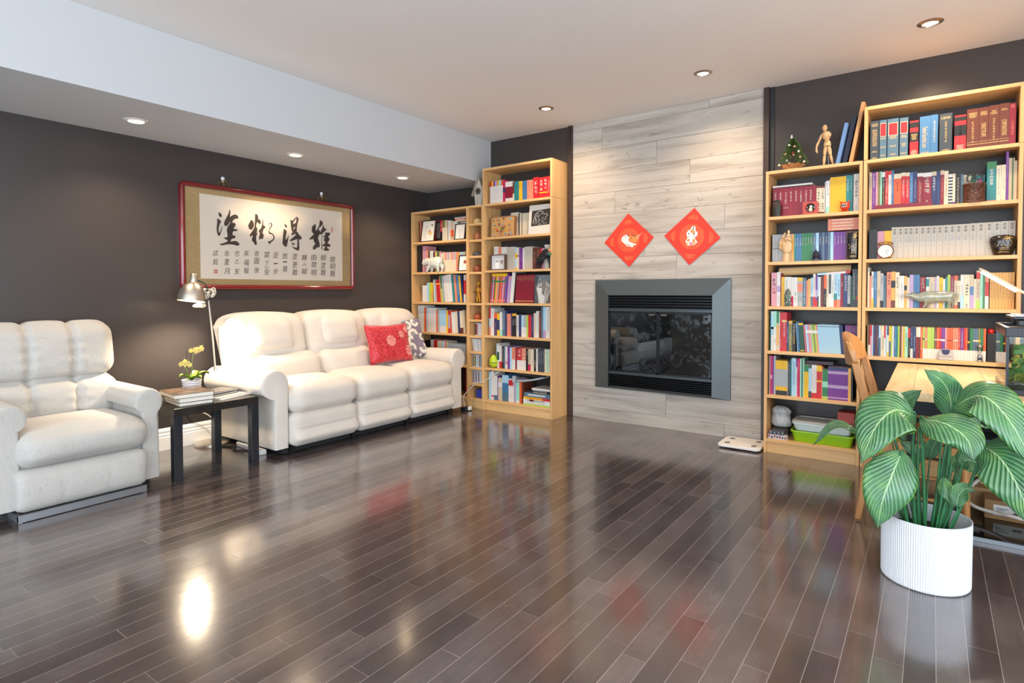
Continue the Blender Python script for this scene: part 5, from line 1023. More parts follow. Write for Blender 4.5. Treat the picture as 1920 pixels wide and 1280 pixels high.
lying(CB, 1330, 1700, 300, (780, 395, 18.29), S1[0]+0.188, [(0.013, 'C', ['tS'], 0.01, 0, 'cream book lowest of the small pile atop corner bookcase row'), (0.016, 'O', ['tC'], 0.0, 0, 'orange book in the small pile atop corner bookcase row'), (0.014, 'W', ['tN'], 0, 0, 'white and blue book topping the small pile in corner bookcase')], -0.235, 0.13, group=gt)
lying(RB, 192, 1262, 1150, (1620, 270, 9.846), S1[0], [(0.024, 'D', [], 0, 0, 'long flat maroon box in front of books on right bookcase')], -0.276, 0.05, noun='box')
p = un(1435+1040/10.667, 490+235/10.667, 'y', -0.235); q = un(1435+1700/10.667, 490+150/10.667, 'y', -0.235)
b = MB(); L_ = (q-p).length; b.box(0, 0, 0, L_, 0.15, 0.014); b.box(L_*0.86, -0.0005, -0.0003, L_+0.0004, 0.15, 0.0143, 1); b.box(0, -0.0004, 0, L_*0.3, 0.1, 0.0142, 2)
o = b.build('magazine', [cov('W'), cov('R'), cov('L')]); o.location = (p.x, -0.235, S1[2]+0.2165); o.rotation_euler = (0, -math.radians(4.2), 0)
tag(o, 'white magazine with red end lying slanted over the row on middle bookcase', 'magazine')
# ================================================================ things standing on the shelves
def PXf(crop, y): return lambda a, c: un(crop[0]+a/crop[2], crop[1]+c/crop[2], 'y', y)
def turned(name, label, cat, cx, cy, z, prof, m, seg=28, group=None, sq=1.0, parts=()):
    """lathe-turned object at (cx, cy); prof (r, z)"""
    b = MB(); b.loft([[(r*math.cos(2*PI*j/seg), r*sq*math.sin(2*PI*j/seg), q) for j in range(seg)] for r, q in prof])
    if not parts: return tag(b.build(name, m, None, loc=(cx, cy, z+0.0005), smooth=0.9), label, cat, group)
    t = thing(name, label, cat, (cx, cy, z+0.0005), group=group); b.build(parts[0], m, t, smooth=0.9); return t
def remesh(o, vs=0.003, it=4):
    r = o.modifiers.new('r', 'REMESH'); r.mode = 'VOXEL'; r.voxel_size = vs; r.use_smooth_shade = True
    s_ = o.modifiers.new('s', 'SMOOTH'); s_.iterations = it; s_.factor = 0.5; return o
# ---- birdhouse on the narrow tower
def birdhouse():
    c = (870, 330, 19.7); P = PXf(c, -0.20); a = P(350, 1060); z0 = 2.0205; t = thing('birdhouse', 'small whitewashed wooden birdhouse on top of the narrow shelf tower', 'birdhouse', (0.935, -0.20, z0))
    k = 0.00365*1.02/19.7*5.0; k = (P(600, 600).x-P(500, 600).x)/100
    wd = wood('whitewashed_wood', 'a89e92', 'd5cec4', 2, 1.5, 0.8); rf = wood('weathered_roof', '8a7464', 'b8a898', 1, 1.5, 0.85)
    f = lambda u, w, d: ((u-510)*k, -0.05+d, (1050-w)*k)
    MB().prism([(395, 1050), (625, 1050), (670, 640), (505, 330), (350, 690)], f, 0.10).build('body', wd, t, bevel=0.001)
    b = MB(); b.prism([(485, 290), (525, 290), (700, 640), (680, 680)], f, 0.12); b.build('roof_panel', rf, t)
    b = MB(); b.prism([(450, 290), (500, 300), (285, 790), (240, 770)], f, 0.12); b.build('roof_panel', rf, t)
    b = MB().at((505-510)*k, -0.052, (1050-665)*k, rx=PI/2); b.lathe([(95*k, 0), (95*k, 0.004), (60*k, 0.006), (35*k, 0.004)], 24); b.build('ring', mat('zinc_ring', '6e6a62', 0.45, metal=0.7), t, smooth=0.7)
    b = MB().at((515-510)*k, -0.0565, (1050-660)*k, rx=PI/2); b.cyl(30*k, 0, 0.003, 16); b.build('hole', M_blk, t)
    b = MB(); b.box(-0.062, -0.055, 0, 0.062, 0.055, 0.004); b.build('base', rf, t)
    for o in t.children:
        if o.name.split('.')[0] != 'base': o.location.z += 0.0045
birdhouse()
# ---- picture frames
def frame(name, label, x0, x1, z0, z1, y, lean, col, wd, art, depth=0.014, skew=0.0, art_bg='efe8d8', mount=None):
    w, h = x1-x0, z1-z0; t = thing(name, label, 'picture frame', ((x0+x1)/2, y, z0+0.0008)); t.rotation_euler = (math.radians(-lean), 0, math.radians(skew))
    fm = mat('frame_'+col, col, 0.4); b = MB()
    for q in ((-w/2, 0, -w/2+wd, h), (w/2-wd, 0, w/2, h), (-w/2+wd, 0, w/2-wd, wd), (-w/2+wd, h-wd, w/2-wd, h)): b.box(q[0], 0, q[1], q[2], depth, q[3])
    b.build('frame', fm, t, bevel=0.0008)
    b = MB(); b.box(-w/2+wd, depth*0.5, wd, w/2-wd, depth*0.7, h-wd); b.build('picture', mat('art_paper_'+art_bg, art_bg, 0.7), t)
    if art:
        b = MB(); mats = []; b.recalc = False
        for k, (c, kind, pts) in enumerate(art):
            mats.append(mat('ink_'+c, c, 0.7)); yy = depth*0.5-0.0003-0.0002*k
            if kind == 'p': b.add([((u-0.5)*w, yy, v*h) for u, v in pts], [tuple(range(len(pts)))], k)
            else:
                q = bez([(u, v, 0) for u, v in pts], 20); lw = kind
                for i in range(20):
                    d = q[i+1]-q[i]; n_ = Vector((-d.y*h, d.x*w, 0)); 
                    if n_.length < 1e-9: continue
                    n_ = n_.normalized()*lw/2; A = [(q[i].x*w-w/2, q[i].y*h), (q[i+1].x*w-w/2, q[i+1].y*h)]
                    b.add([(A[0][0]-n_.x, yy, A[0][1]-n_.y), (A[0][0]+n_.x, yy, A[0][1]+n_.y), (A[1][0]+n_.x, yy, A[1][1]+n_.y), (A[1][0]-n_.x, yy, A[1][1]-n_.y)], [(0, 1, 2, 3)], k)
        b.build('drawing', mats, t)
    MB().prism([(0, 0), (0.014, 0), (0, h*0.6)], lambda u, v, d: (d-0.005, depth+u, v), 0.01).build('strut', fm, t)
    return t
P = PXf((780, 395, 18.29), -0.265)
oval = lambda cx, cy, rx, ry, a0=0, a1=2*PI, n=16: [(cx+rx*math.cos(a0+(a1-a0)*k/n), cy+ry*math.sin(a0+(a1-a0)*k/n)) for k in range(n+(0 if a1-a0 > 6.2 else 1))]
art1 = [('b85a48', 0.004, [(0.35, 0.45), (0.30, 0.60), (0.38, 0.72), (0.48, 0.66)]), ('e8c070', 'p', oval(0.66, 0.38, 0.14, 0.08)), ('d88878', 'p', oval(0.6, 0.5, 0.07, 0.06)), ('5a4838', 0.003, [(0.48, 0.5), (0.52, 0.42), (0.62, 0.44)]), ('2a2620', 'p', oval(0.74, 0.76, 0.06, 0.035)), ('8a7a5a', 0.002, [(0.32, 0.52), (0.28, 0.3), (0.36, 0.15)])]
frame('picture_frame', 'large dark framed drawing of figures leaning on corner bookcase top shelf', P(130, 1060).x+0.006, P(600, 1040).x+0.006, S1[0], S1[0]+0.235, -0.268, 9, '3a2018', 0.010, art1)
art2 = [('b8a888', 0.003, oval(0.5, 0.52, 0.2, 0.14, 0, 5.5)), ('a89070', 0.002, [(0.42, 0.4), (0.5, 0.36), (0.58, 0.4)]), ('6a5a48', 'p', oval(0.5, 0.22, 0.05, 0.03)), ('9a8868', 0.002, [(0.4, 0.55), (0.6, 0.52), (0.45, 0.48)])]
frame('picture_frame', 'small black framed drawing at the right of corner bookcase top shelf', P(1300, 975).x, P(1660, 975).x, S1[0], S1[0]+0.165, -0.266, 8, '201816', 0.009, art2, art_bg='ece4d8')
P = PXf((780, 455, 19.2), -0.265)
art3 = [('a8503a', 'p', oval(0.66, 0.58, 0.16, 0.11)), ('7a8a6a', 0.003, [(0.62, 0.5), (0.5, 0.4), (0.45, 0.25)]), ('8a4030', 'p', oval(0.78, 0.52, 0.06, 0.05))]
frame('picture_frame', 'black framed flower picture at the right of corner bookcase second shelf', P(1500, 1000).x, CX['corner bookcase'][1]-0.006, S1[1], S1[1]+0.165, -0.266, 8, '221a18', 0.009, art3, art_bg='f0ece4')
P = PXf((905, 445, 14.222), -0.262)
frame('shadow_box_frame', 'deep brown box frame with a photo print on tall bookcase third shelf', P(208, 850).x, P(600, 850).x, S1[1], S1[1]+0.150, -0.268, 0, '553a2c', 0.008, [('f4f2ee', 'p', [(0.3, 0.1), (0.52, 0.1), (0.52, 0.5), (0.3, 0.5)]), ('7a6a62', 'p', oval(0.72, 0.5, 0.10, 0.13)), ('c8a898', 'p', oval(0.72, 0.47, 0.06, 0.08)), ('6a6664', 'p', [(0.3, 0.52), (0.52, 0.52), (0.41, 0.6)]), ('8a8684', 0.0015, [(0.4, 0.82), (0.6, 0.83), (0.75, 0.82)])], depth=0.036, art_bg='d9d6d4')
# ---- white card with dog drawing, wolf picture, puzzle box
P = PXf((905, 385, 14.222), -0.24)
def board(name, label, cat, x0, x1, z0, h, y, lean, bg, art, th=0.004, dark=None):
    w = x1-x0; t = thing(name, label, cat, ((x0+x1)/2, y, z0+0.0008)); t.rotation_euler = (math.radians(-lean), 0, 0)
    MB().box(-w/2, 0, 0, w/2, th, h).build('panel', mat('card_'+bg, bg, 0.6), t)
    b = MB(); mats = []; b.recalc = False
    for k, (c, kind, pts) in enumerate(art):
        mats.append(mat('ink_'+c, c, 0.7)); yy = -0.0003-0.0002*k
        if kind == 'p': b.add([((u-0.5)*w, yy, v*h) for u, v in pts], [tuple(range(len(pts)))], k)
        else:
            q = bez([(u*w-w/2, v*h, 0) for u, v in pts], 18)
            for i in range(18):
                d = q[i+1]-q[i]
                if d.length < 1e-9: continue
                n_ = Vector((-d.y, d.x, 0)).normalized()*kind/2*(0.4+0.6*math.sin(PI*(i+0.5)/18))
                b.add([(q[i].x-n_.x, yy, q[i].y-n_.y), (q[i].x+n_.x, yy, q[i].y+n_.y), (q[i+1].x+n_.x, yy, q[i+1].y+n_.y), (q[i+1].x-n_.x, yy, q[i+1].y-n_.y)], [(0, 1, 2, 3)], k)
    b.build('print', mats, t); return t
dog = [('2c2522', 'p', [(0.12, 0.27), (0.92, 0.30), (0.93, 0.84), (0.12, 0.80)])]
D_ = lambda s_: [(0.12+0.8*float(a)/100, 0.27+0.55*float(c)/100) for a, c in zip(s_.split()[::2], s_.split()[1::2])]
for w_, s_ in ((0.0035, '8 20 14 55 22 75 36 90 52 92 62 84 68 70'), (0.003, '68 70 78 72 86 66 84 58 74 52'), (0.0025, '74 52 78 46 72 36 66 32'), (0.003, '14 50 12 30 16 8'), (0.003, '20 60 22 40 20 14'), (0.004, '28 70 22 50 30 30 26 10'), (0.003, '36 80 30 66 38 55 42 68 36 80'),
  (0.003, '52 82 56 72 62 78'), (0.0035, '34 50 44 40 40 28 48 20'), (0.003, '50 34 60 28 66 20 68 8'), (0.0025, '56 40 64 46 62 54'), (0.003, '38 16 42 8 50 12 58 6'), (0.0022, '70 12 78 14 88 16')): dog.append(('e8e4dc', w_, D_(s_)))
board('dog_drawing_card', 'off-white card with a white-on-black dog head drawing, tall bookcase second shelf', 'picture', P(1245, 740).x, CX['tall bookcase'][1]-0.004, S1[0], 0.272, -0.262, 6, 'd8d0c4', dog)
P = PXf((905, 508, 14.222), -0.24)
fur = [('6f787d', 'p', [(0, 0), (1, 0), (1, 1), (0, 1)]), ('454b4e', 'p', [(0, 0), (0.30, 0), (0.10, 0.5), (0.22, 0.95), (0, 1)]), ('5e5148', 'p', [(0.55, 0), (1, 0), (1, 0.5), (0.85, 0.3)]),
  ('a5a29b', 'p', [(0.26, 0.0), (0.70, 0.0), (0.86, 0.28), (0.98, 0.48), (0.94, 0.66), (0.92, 0.90), (0.76, 0.74), (0.55, 0.79), (0.40, 0.74), (0.30, 0.92), (0.20, 0.68), (0.10, 0.54), (0.20, 0.30)]),
  ('cfcdc6', 'p', [(0.30, 0.0), (0.58, 0.0), (0.64, 0.22), (0.55, 0.30), (0.42, 0.34), (0.46, 0.52), (0.30, 0.58), (0.14, 0.54), (0.24, 0.30)]), ('7d756d', 'p', [(0.46, 0.40), (0.60, 0.40), (0.68, 0.60), (0.62, 0.78), (0.44, 0.77), (0.42, 0.58)]),
  ('8d867e', 'p', [(0.66, 0.30), (0.88, 0.44), (0.90, 0.56), (0.70, 0.50)]), ('4b4541', 'p', [(0.245, 0.70), (0.37, 0.745), (0.30, 0.86)]), ('4b4541', 'p', [(0.78, 0.735), (0.89, 0.70), (0.885, 0.85)]),
  ('35302c', 'p', [(0.24, 0.56), (0.34, 0.545), (0.43, 0.555), (0.34, 0.585)]), ('35302c', 'p', [(0.66, 0.56), (0.74, 0.55), (0.83, 0.57), (0.74, 0.59)]), ('26211f', 'p', oval(0.53, 0.375, 0.045, 0.028)), ('4d4641', 0.004, [(0.53, 0.35), (0.54, 0.30), (0.64, 0.30)]), ('4d4641', 0.003, [(0.53, 0.34), (0.50, 0.30), (0.44, 0.31)])]
rr = random.Random(12)
for q in range(70):
    u, v = rr.uniform(0.14, 0.94), rr.uniform(0.05, 0.72)
    if abs(u-0.53) < 0.08 and v > 0.33: continue
    L_ = rr.uniform(0.04, 0.09); a = math.atan2(v-0.45, u-0.53)+rr.uniform(-0.3, 0.3); fur.append((rr.choice(['e2e0da', '8b857d', 'b9b5ad', '5c554f', 'c8c4bc']), rr.uniform(0.0015, 0.003), [(u, v), (u+L_*0.5*math.cos(a), v+L_*0.5*math.sin(a)), (u+L_*math.cos(a), v+L_*math.sin(a)-0.01)]))
board('wolf_picture', 'picture of a grey wolf face standing on tall bookcase fourth shelf', 'picture', P(1405, 850).x, CX['tall bookcase'][1]-0.003, S1[2], 0.262, -0.262, 4, '6a7278', fur)
P = PXf((905, 385, 14.222), -0.25)
pz = [('c8955a', 'p', [(0.03, 0.03), (0.97, 0.03), (0.97, 0.97), (0.03, 0.97)])]; rr = random.Random(4)
for k in range(46):
    c = rr.choice(['d8a030', '7aa8c0', 'b83a28', '4a7a48', 'c87838', '6a4a30', '8a98a0', 'e8b848', '9a3a2a', '5a88a8']); x, y = rr.uniform(0.1, 0.9), rr.uniform(0.06, 0.92); a, d = rr.uniform(0.02, 0.06), rr.uniform(0.02, 0.07)
    pz.append((c, 'p', oval(x, y, a, d, 0, 6.28, 7)))
board('puzzle_box', 'wooden box with a colourful picture front on tall bookcase second shelf', 'box', P(232, 830).x, P(868, 800).x, S1[0], 0.188, -0.262, 3, '8a5a38', pz, th=0.03)
o = MB().box(-0.11, 0, 0, 0.11, 0.10, 0.006).build('paper_pad', mat('salmon_paper', 'd89a80', 0.6), None, loc=(P(510, 300).x, -0.225, S1[0]+0.1915)); tag(o, 'salmon paper pad resting on the picture-fronted puzzle box', 'paper')
tag(MB().box(-0.10, 0, 0, 0.10, 0.11, 0.190).build('box', mat('kraft_box', 'b08a60', 0.7), None, loc=(P(510, 300).x, -0.228, S1[0]+0.0008)), 'plain box hidden behind the colourful puzzle box on tall bookcase', 'box')
# ---- four-legged figurines
def beast(name, label, crop, y, z0, spine, rad, legs, extra, m, th=1.0, sm=6, vs=0.0028, lw=1.0):
    P = PXf(crop, y); c = P(*spine[len(spine)//2]); t = thing(name, label, 'figurine', (c.x, y, z0+0.0008)); k = (P(spine[0][0]+100, 500)-P(spine[0][0], 500)).x/100
    zb = max(q[-1][1] for q in legs)
    L = lambda a, b_, dy=0: (P(a, 500).x-c.x, dy, (zb-b_)*k)
    b = MB(); pts = bez([L(*p) for p in spine], 22); rads = [v.x for v in bez([(r*k, 0, 0) for r in rad], 22)]
    secs = []
    for i, p in enumerate(pts):
        d = (pts[min(i+1, 22)]-pts[max(i-1, 0)]).normalized(); n_ = Vector((-d.z, 0, d.x)); r = max(rads[i], 0.0008)
        secs.append([tuple(p+n_*r*math.cos(2*PI*j/16)+Vector((0, 1, 0))*r*th*math.sin(2*PI*j/16)) for j in range(16)])
    b.loft(secs)
    for i, lg in enumerate(legs):
        dy = (-1 if i % 2 == 0 else 1)*rad[len(rad)//2]*k*th*0.55; n = len(lg)
        b.tube([L(a, c_, dy) for a, c_ in lg], [r*k*lw for r in ([70, 44, 27, 31][:n])], 12)
    for pts_, r in extra: b.tube([L(a, c_, dy) for a, c_, dy in pts_], [q*k for q in r], 8)
    o = b.build('body', m, t); remesh(o, vs, sm); return t
gz = mat('celadon_glaze', '8f9484', 0.08, spec=0.7, coat=0.6, var=0.25, vscale=30)
C4 = (1620, 490, 12.8)
beast('ox_figurine', 'glossy grey-green porcelain ox standing on right bookcase fourth shelf', C4, -0.262, S1[2], [(972, 795), (1010, 775), (1090, 755), (1190, 775), (1320, 815), (1500, 800), (1760, 800), (2000, 785), (2120, 780), (2190, 800)], [22, 42, 62, 78, 118, 172, 160, 158, 138, 40],
  [[(1480, 900), (1490, 1000), (1450, 1070), (1425, 1112)], [(1540, 930), (1560, 1010), (1545, 1080), (1530, 1118)], [(2060, 900), (2050, 990), (2070, 1070), (2060, 1118)], [(2130, 880), (2150, 980), (2130, 1070), (2120, 1118)]],
  [([(1150, 710, -0.012), (1170, 660, -0.02), (1120, 640, -0.022)], [26, 20, 9]), ([(1190, 700, -0.018), (1230, 660, -0.028)], [24, 12]), ([(1190, 700, 0.018), (1230, 660, 0.028)], [24, 12]), ([(2190, 720, 0), (2250, 700, 0), (2270, 800, 0), (2230, 900, 0)], [20, 17, 15, 24])], gz, 0.62)
gw = mat('white_celadon', 'd5d8cc', 0.15, spec=0.6, coat=0.4, var=0.12, vscale=40)
beast('rhino_figurine', 'pale celadon rhino figurine on corner bookcase second shelf', (780, 455, 19.2), -0.262, S1[1], [(245, 835), (290, 815), (350, 790), (430, 780), (540, 800), (700, 815), (850, 795), (915, 800)], [45, 75, 82, 95, 125, 150, 135, 50],
  [[(490, 900), (480, 970), (450, 1020), (430, 1045)], [(540, 900), (540, 980), (520, 1020), (510, 1048)], [(820, 880), (830, 960), (850, 1010), (840, 1048)], [(880, 860), (900, 960), (880, 1010), (870, 1048)]],
  [([(262, 740, 0), (250, 700, 0)], [20, 4]), ([(380, 720, -0.015), (390, 690, -0.02)], [18, 8]), ([(380, 720, 0.015), (390, 690, 0.02)], [18, 8]), ([(930, 740, 0), (950, 800, 0), (940, 850, 0)], [10, 8, 8])], gw, 0.7, lw=0.95)
gb = mat('black_bronze', '2a2c30', 0.3, metal=0.4)
t = beast('bull_figurine', 'black bull figurine with a fabric flower on its head, tall bookcase', (905, 445, 14.222), -0.262, S1[1], [(1455, 640), (1530, 600), (1620, 540), (1700, 480), (1750, 430), (1770, 400)], [40, 70, 85, 105, 70, 45],
  [[(1500, 640), (1470, 700), (1450, 760), (1440, 820)], [(1540, 640), (1500, 720), (1480, 770), (1440, 822)], [(1640, 580), (1620, 680), (1590, 750), (1565, 822)], [(1730, 540), (1740, 640), (1760, 740), (1775, 822)]],
  [([(1440, 620, 0), (1420, 680, 0), (1425, 740, 0)], [10, 8, 8]), ([(1700, 380, -0.015), (1690, 350, -0.035), (1720, 330, -0.04)], [14, 9, 3]), ([(1760, 380, 0.015), (1790, 350, 0.035), (1780, 330, 0.04)], [14, 9, 3])], gb, 0.6, vs=0.0022, lw=0.62)
fl = t.location; P = PXf((905, 445, 14.222), -0.29)
for nm, col, (a, c, r) in (('flower', 'e8b070', (1805, 330, 0.011)), ('flower', 'e07a50', (1830, 390, 0.009)), ('flower', 'e8b070', (1860, 340, 0.009)), ('leaf', '2f8a50', (1815, 450, 0.011)), ('leaf', '2f8a50', (1850, 440, 0.009))):
    p = P(a-25, c); b = MB()
    b.ball((p.x-fl.x-0.004, -0.028, p.z-fl.z), r, 10, 0, (1.1, 0.5, 0.9)); b.build(nm, mat('felt_'+col, col, 0.8), t, smooth=2)
# ---- narrow tower pots
def tw(zs, label, name, prof, m, cx=None, **kw): return turned(name, label, kw.pop('cat', 'pot'), cx or un(896.5, 560, 'y', -0.20).x, -0.20, zs, prof, m, **kw)
tw(1.843, 'cream hat-shaped pot in the topmost compartment of the narrow tower', 'small_pot', [(0.001, 0), (0.045, 0), (0.047, 0.02), (0.040, 0.045), (0.030, 0.055), (0.001, 0.058)], mat('cream_clay', 'd8b87c', 0.6))
t = tw(1.682, 'terracotta teapot in the second compartment of the narrow tower', 'teapot', [(0.001, 0), (0.024, 0), (0.036, 0.02), (0.038, 0.045), (0.030, 0.062), (0.026, 0.070), (0.012, 0.078), (0.006, 0.088), (0.001, 0.09)], mat('terracotta', 'b8704a', 0.45), parts=('body',), cat='teapot')
b = MB(); b.tube([(-0.034, 0, 0.02), (-0.05, 0, 0.035), (-0.055, 0, 0.052)], [0.008, 0.006, 0.004]); b.build('spout', mat('terracotta'), t, smooth=1); b = MB(); b.tube([(0.030, 0, 0.055), (0.048, 0, 0.05), (0.046, 0, 0.025), (0.034, 0, 0.018)], 0.004); b.build('handle', mat('terracotta'), t, smooth=1)
t = tw(1.522, 'flat dark blue-grey teapot in the third compartment of the narrow tower', 'teapot', [(0.001, 0), (0.036, 0), (0.052, 0.014), (0.053, 0.024), (0.040, 0.036), (0.015, 0.041), (0.008, 0.052), (0.001, 0.054)], mat('slate_clay', '565c66', 0.4), parts=('body',), cat='teapot')
b = MB(); b.tube([(-0.048, 0, 0.018), (-0.064, 0, 0.028), (-0.066, 0, 0.036)], [0.007, 0.005, 0.004]); b.build('spout', mat('slate_clay'), t, smooth=1)
t = tw(1.362, 'round red clay teapot in the fourth compartment of the narrow tower', 'teapot', [(0.001, 0), (0.026, 0), (0.044, 0.020), (0.046, 0.040), (0.032, 0.060), (0.012, 0.066), (0.009, 0.075), (0.001, 0.077)], mat('red_clay', '9a5238', 0.42), parts=('body',), cat='teapot')
b = MB(); b.tube([(-0.040, 0, 0.03), (-0.056, 0, 0.042), (-0.058, 0, 0.054)], [0.008, 0.005, 0.004]); b.build('spout', mat('red_clay'), t, smooth=1)
t = tw(0.888, 'small orange clay teapot just above the disc cases in the narrow tower', 'teapot', [(0.001, 0), (0.028, 0), (0.042, 0.018), (0.043, 0.036), (0.030, 0.054), (0.010, 0.060), (0.008, 0.068), (0.001, 0.07)], mat('orange_clay', 'b85c38', 0.42), parts=('body',), cat='teapot')
b = MB(); b.tube([(-0.036, 0, 0.028), (-0.052, 0, 0.036), (-0.060, 0, 0.030)], [0.007, 0.005, 0.004]); b.build('spout', mat('orange_clay'), t, smooth=1)
t = thing('warrior_figurine', 'gold and brown figurine with a staff in the middle of the narrow tower', 'figurine', (un(897.5, 560, 'y', -0.20).x, -0.20, 1.0525)); b = MB()
b.tube([(-0.014, 0, 0), (-0.016, 0, 0.05), (0, 0, 0.085)], [0.012, 0.012, 0.016]); b.tube([(0.018, 0, 0), (0.014, 0, 0.05), (0, 0, 0.085)], [0.012, 0.012, 0.016]); b.tube([(0, 0, 0.08), (0, 0, 0.12), (0, 0, 0.15)], [0.018, 0.024, 0.016]); b.tube([(-0.02, 0, 0.14), (-0.04, 0, 0.115), (-0.035, -0.02, 0.10)], [0.011, 0.009, 0.006]); b.tube([(0.02, 0, 0.14), (0.035, 0, 0.115), (0.03, -0.02, 0.10)], [0.011, 0.009, 0.006]); b.ball((0, 0, 0.172), 0.016)
remesh(b.build('body', mat('gilt_figure', 'c8902c', 0.35, metal=0.5, var=0.5, vscale=60), t), 0.003, 3)
b = MB(); b.tube([(-0.085, -0.02, 0.105), (0.02, -0.02, 0.10)], 0.0025); b.build('staff', mat('dark_staff', '3a2a22', 0.5), t); b = MB(); b.lathe([(0.020, 0.182), (0.014, 0.195), (0.003, 0.205)], 10); b.build('helmet', mat('yellow_helmet', 'e0b030', 0.35), t, smooth=1)
b = MB(); b.box(-0.035, -0.025, 0, 0.035, 0.025, 0.006); b.build('base', mat('dark_staff'), t)
for o in t.children:
    if o.name.split('.')[0] != 'base': o.location.z = 0.0065
tag(MB().box(-0.055, -0.05, 0, 0.045, 0.05, 0.085).build('box', mat('blue_carton', '34409a', 0.5, var=0.3, vscale=60), None, loc=(0.945, -0.19, 0.1006), bevel=0.002), 'small blue carton at the bottom of the narrow tower', 'box')
# ---- green egg
P = PXf((905, 635, 14.222), -0.255); c = P(272, 760)
t = thing('egg_ornament', 'large lime green egg on tall bookcase sixth shelf', 'ornament', (c.x, -0.238, S1[4]+0.0008)); gg = mat('lime_gloss', 'b4cc28', 0.35)
e = lambda a: (0.0455*math.cos(a)*(1-0.16*math.sin(a)), 0.058+0.068*math.sin(a) if math.sin(a) > 0 else 0.058+0.058*math.sin(a))
b = MB(); b.lathe([(max(0.001, e(-PI/2+k*PI/32)[0]), e(-PI/2+k*PI/32)[1]) for k in range(0, 15)], 28); b.build('lower_shell', gg, t, smooth=2)
b = MB(); b.lathe([(max(0.001, e(-PI/2+k*PI/32)[0]), e(-PI/2+k*PI/32)[1]+0.001) for k in range(15, 33)], 28); b.build('upper_shell', gg, t, smooth=2)
b = MB(); b.cyl(0.0445, 0.049, 0.054, 28); b.build('seam_ring', mat('green_seam', '4a5a14', 0.5), t)
# ---- grey tablet stand arm lying on the bottom row of the tall bookcase
P = PXf((905, 690, 14.222), -0.25)
t = thing('folding_stand', 'grey metal folding stand lying over the bottom books of tall bookcase', 'stand', (1.45, -0.24, 0.372)); b = mw(t); gs = mat('grey_plastic', 'a4abae', 0.35)
b.tube([tuple(P(930, 330)), tuple(P(1100, 340)), tuple(P(1300, 320)), tuple(P(1500, 285)), tuple(P(1680, 245)+Vector((0, 0.05, 0)))], [0.011, 0.011, 0.010, 0.009, 0.006], 10); b.build('arm', gs, t, smooth=1)
b = mw(t); p = P(840, 230); q = P(900, 380); b.box(p.x-0.016, -0.262, q.z, p.x+0.022, -0.235, p.z+0.01); b.build('clamp', gs, t, bevel=0.004)
b = mw(t); b.box(P(900, 200).x, -0.24, 0.372, P(1650, 200).x, -0.10, 0.384); b.build('plate', mat('dark_tray', '33363a', 0.4), t, bevel=0.003)
# ================================================================ things on the middle and right bookcases
def place(crop, a, c, y): return un(crop[0]+a/crop[2], crop[1]+c/crop[2], 'y', y)
KT = (1400, 120, 5.817)
zt = 2.0206
def mannequin():
    Y = -0.20; P = lambda a, c, dy=0: place(KT, a, c, Y+dy); f = P(865, 1095); zf = f.z; t = thing('artist_mannequin', 'wooden artist mannequin standing with one hand on hip on middle bookcase top', 'mannequin', (f.x, Y, zt)); w_ = wood('mannequin_wood', 'c69a68', 'dfb98a', 2, 2, 0.5)
    o0 = Vector((f.x, Y, zf)); L = lambda a, c, dy=0: tuple(P(a, c, dy)-o0+Vector((0, 0, 0.006))); k = 1/5.817*(P(100, 500)-P(0, 500)).x/100*5.817
    def part(n, pts, rr, seg=12): b = MB(); b.tube(pts, [q*k for q in rr], seg); return b.build(n, w_, t, smooth=1)
    b = MB(); b.ball(L(853, 682), 30*k, 16, 0, (0.85, 0.85, 1.25)); b.build('head', w_, t, smooth=2)
    part('neck', [L(855, 715), L(858, 728)], [10, 10])
    part('chest', [L(872, 722), L(868, 745), L(862, 780), L(858, 806)], [26, 40, 34, 18]); part('shoulder_bar', [L(830, 742), L(905, 728)], [14, 14])
    part('waist', [L(870, 800), L(876, 822)], [20, 22]); part('pelvis', [L(877, 820), L(880, 845), L(880, 878)], [24, 34, 36])
    part('upper_arm', [L(826, 748), L(808, 785), L(790, 825)], [12, 14, 10]); part('forearm', [L(788, 828), L(770, 865), L(760, 908)], [11, 12, 8]); part('hand', [L(760, 910), L(762, 930), L(770, 955)], [9, 12, 5])
    part('upper_arm', [L(908, 735), L(905, 762), L(900, 785, 0.02)], [13, 14, 10]); part('forearm', [L(900, 786, 0.02), L(888, 800, -0.01), L(878, 815, -0.035)], [11, 11, 8]); part('hand', [L(878, 815, -0.035), L(874, 830, -0.03)], [9, 6])
    part('thigh', [L(862, 880), L(856, 930), L(850, 978)], [16, 19, 13]); part('shin', [L(850, 982), L(845, 1030), L(842, 1085)], [13, 15, 8]); part('foot', [L(842, 1090), L(835, 1094, -0.03)], [10, 9])
    part('thigh', [L(896, 880), L(905, 925), L(916, 975)], [16, 19, 13]); part('shin', [L(918, 980), L(930, 1025), L(942, 1072)], [13, 15, 8]); part('foot', [L(944, 1080), L(948, 1088, -0.03)], [10, 9])
    b = MB(); b.tube([L(884, 890), L(896, 1090)], 0.0012, 6); b.build('support_rod', M_chrome, t); b = MB().at(0.012, 0.0, 0).cyl(0.045, 0, 0.005, 24); b.build('stand', w_, t, smooth=0.8)
mannequin()
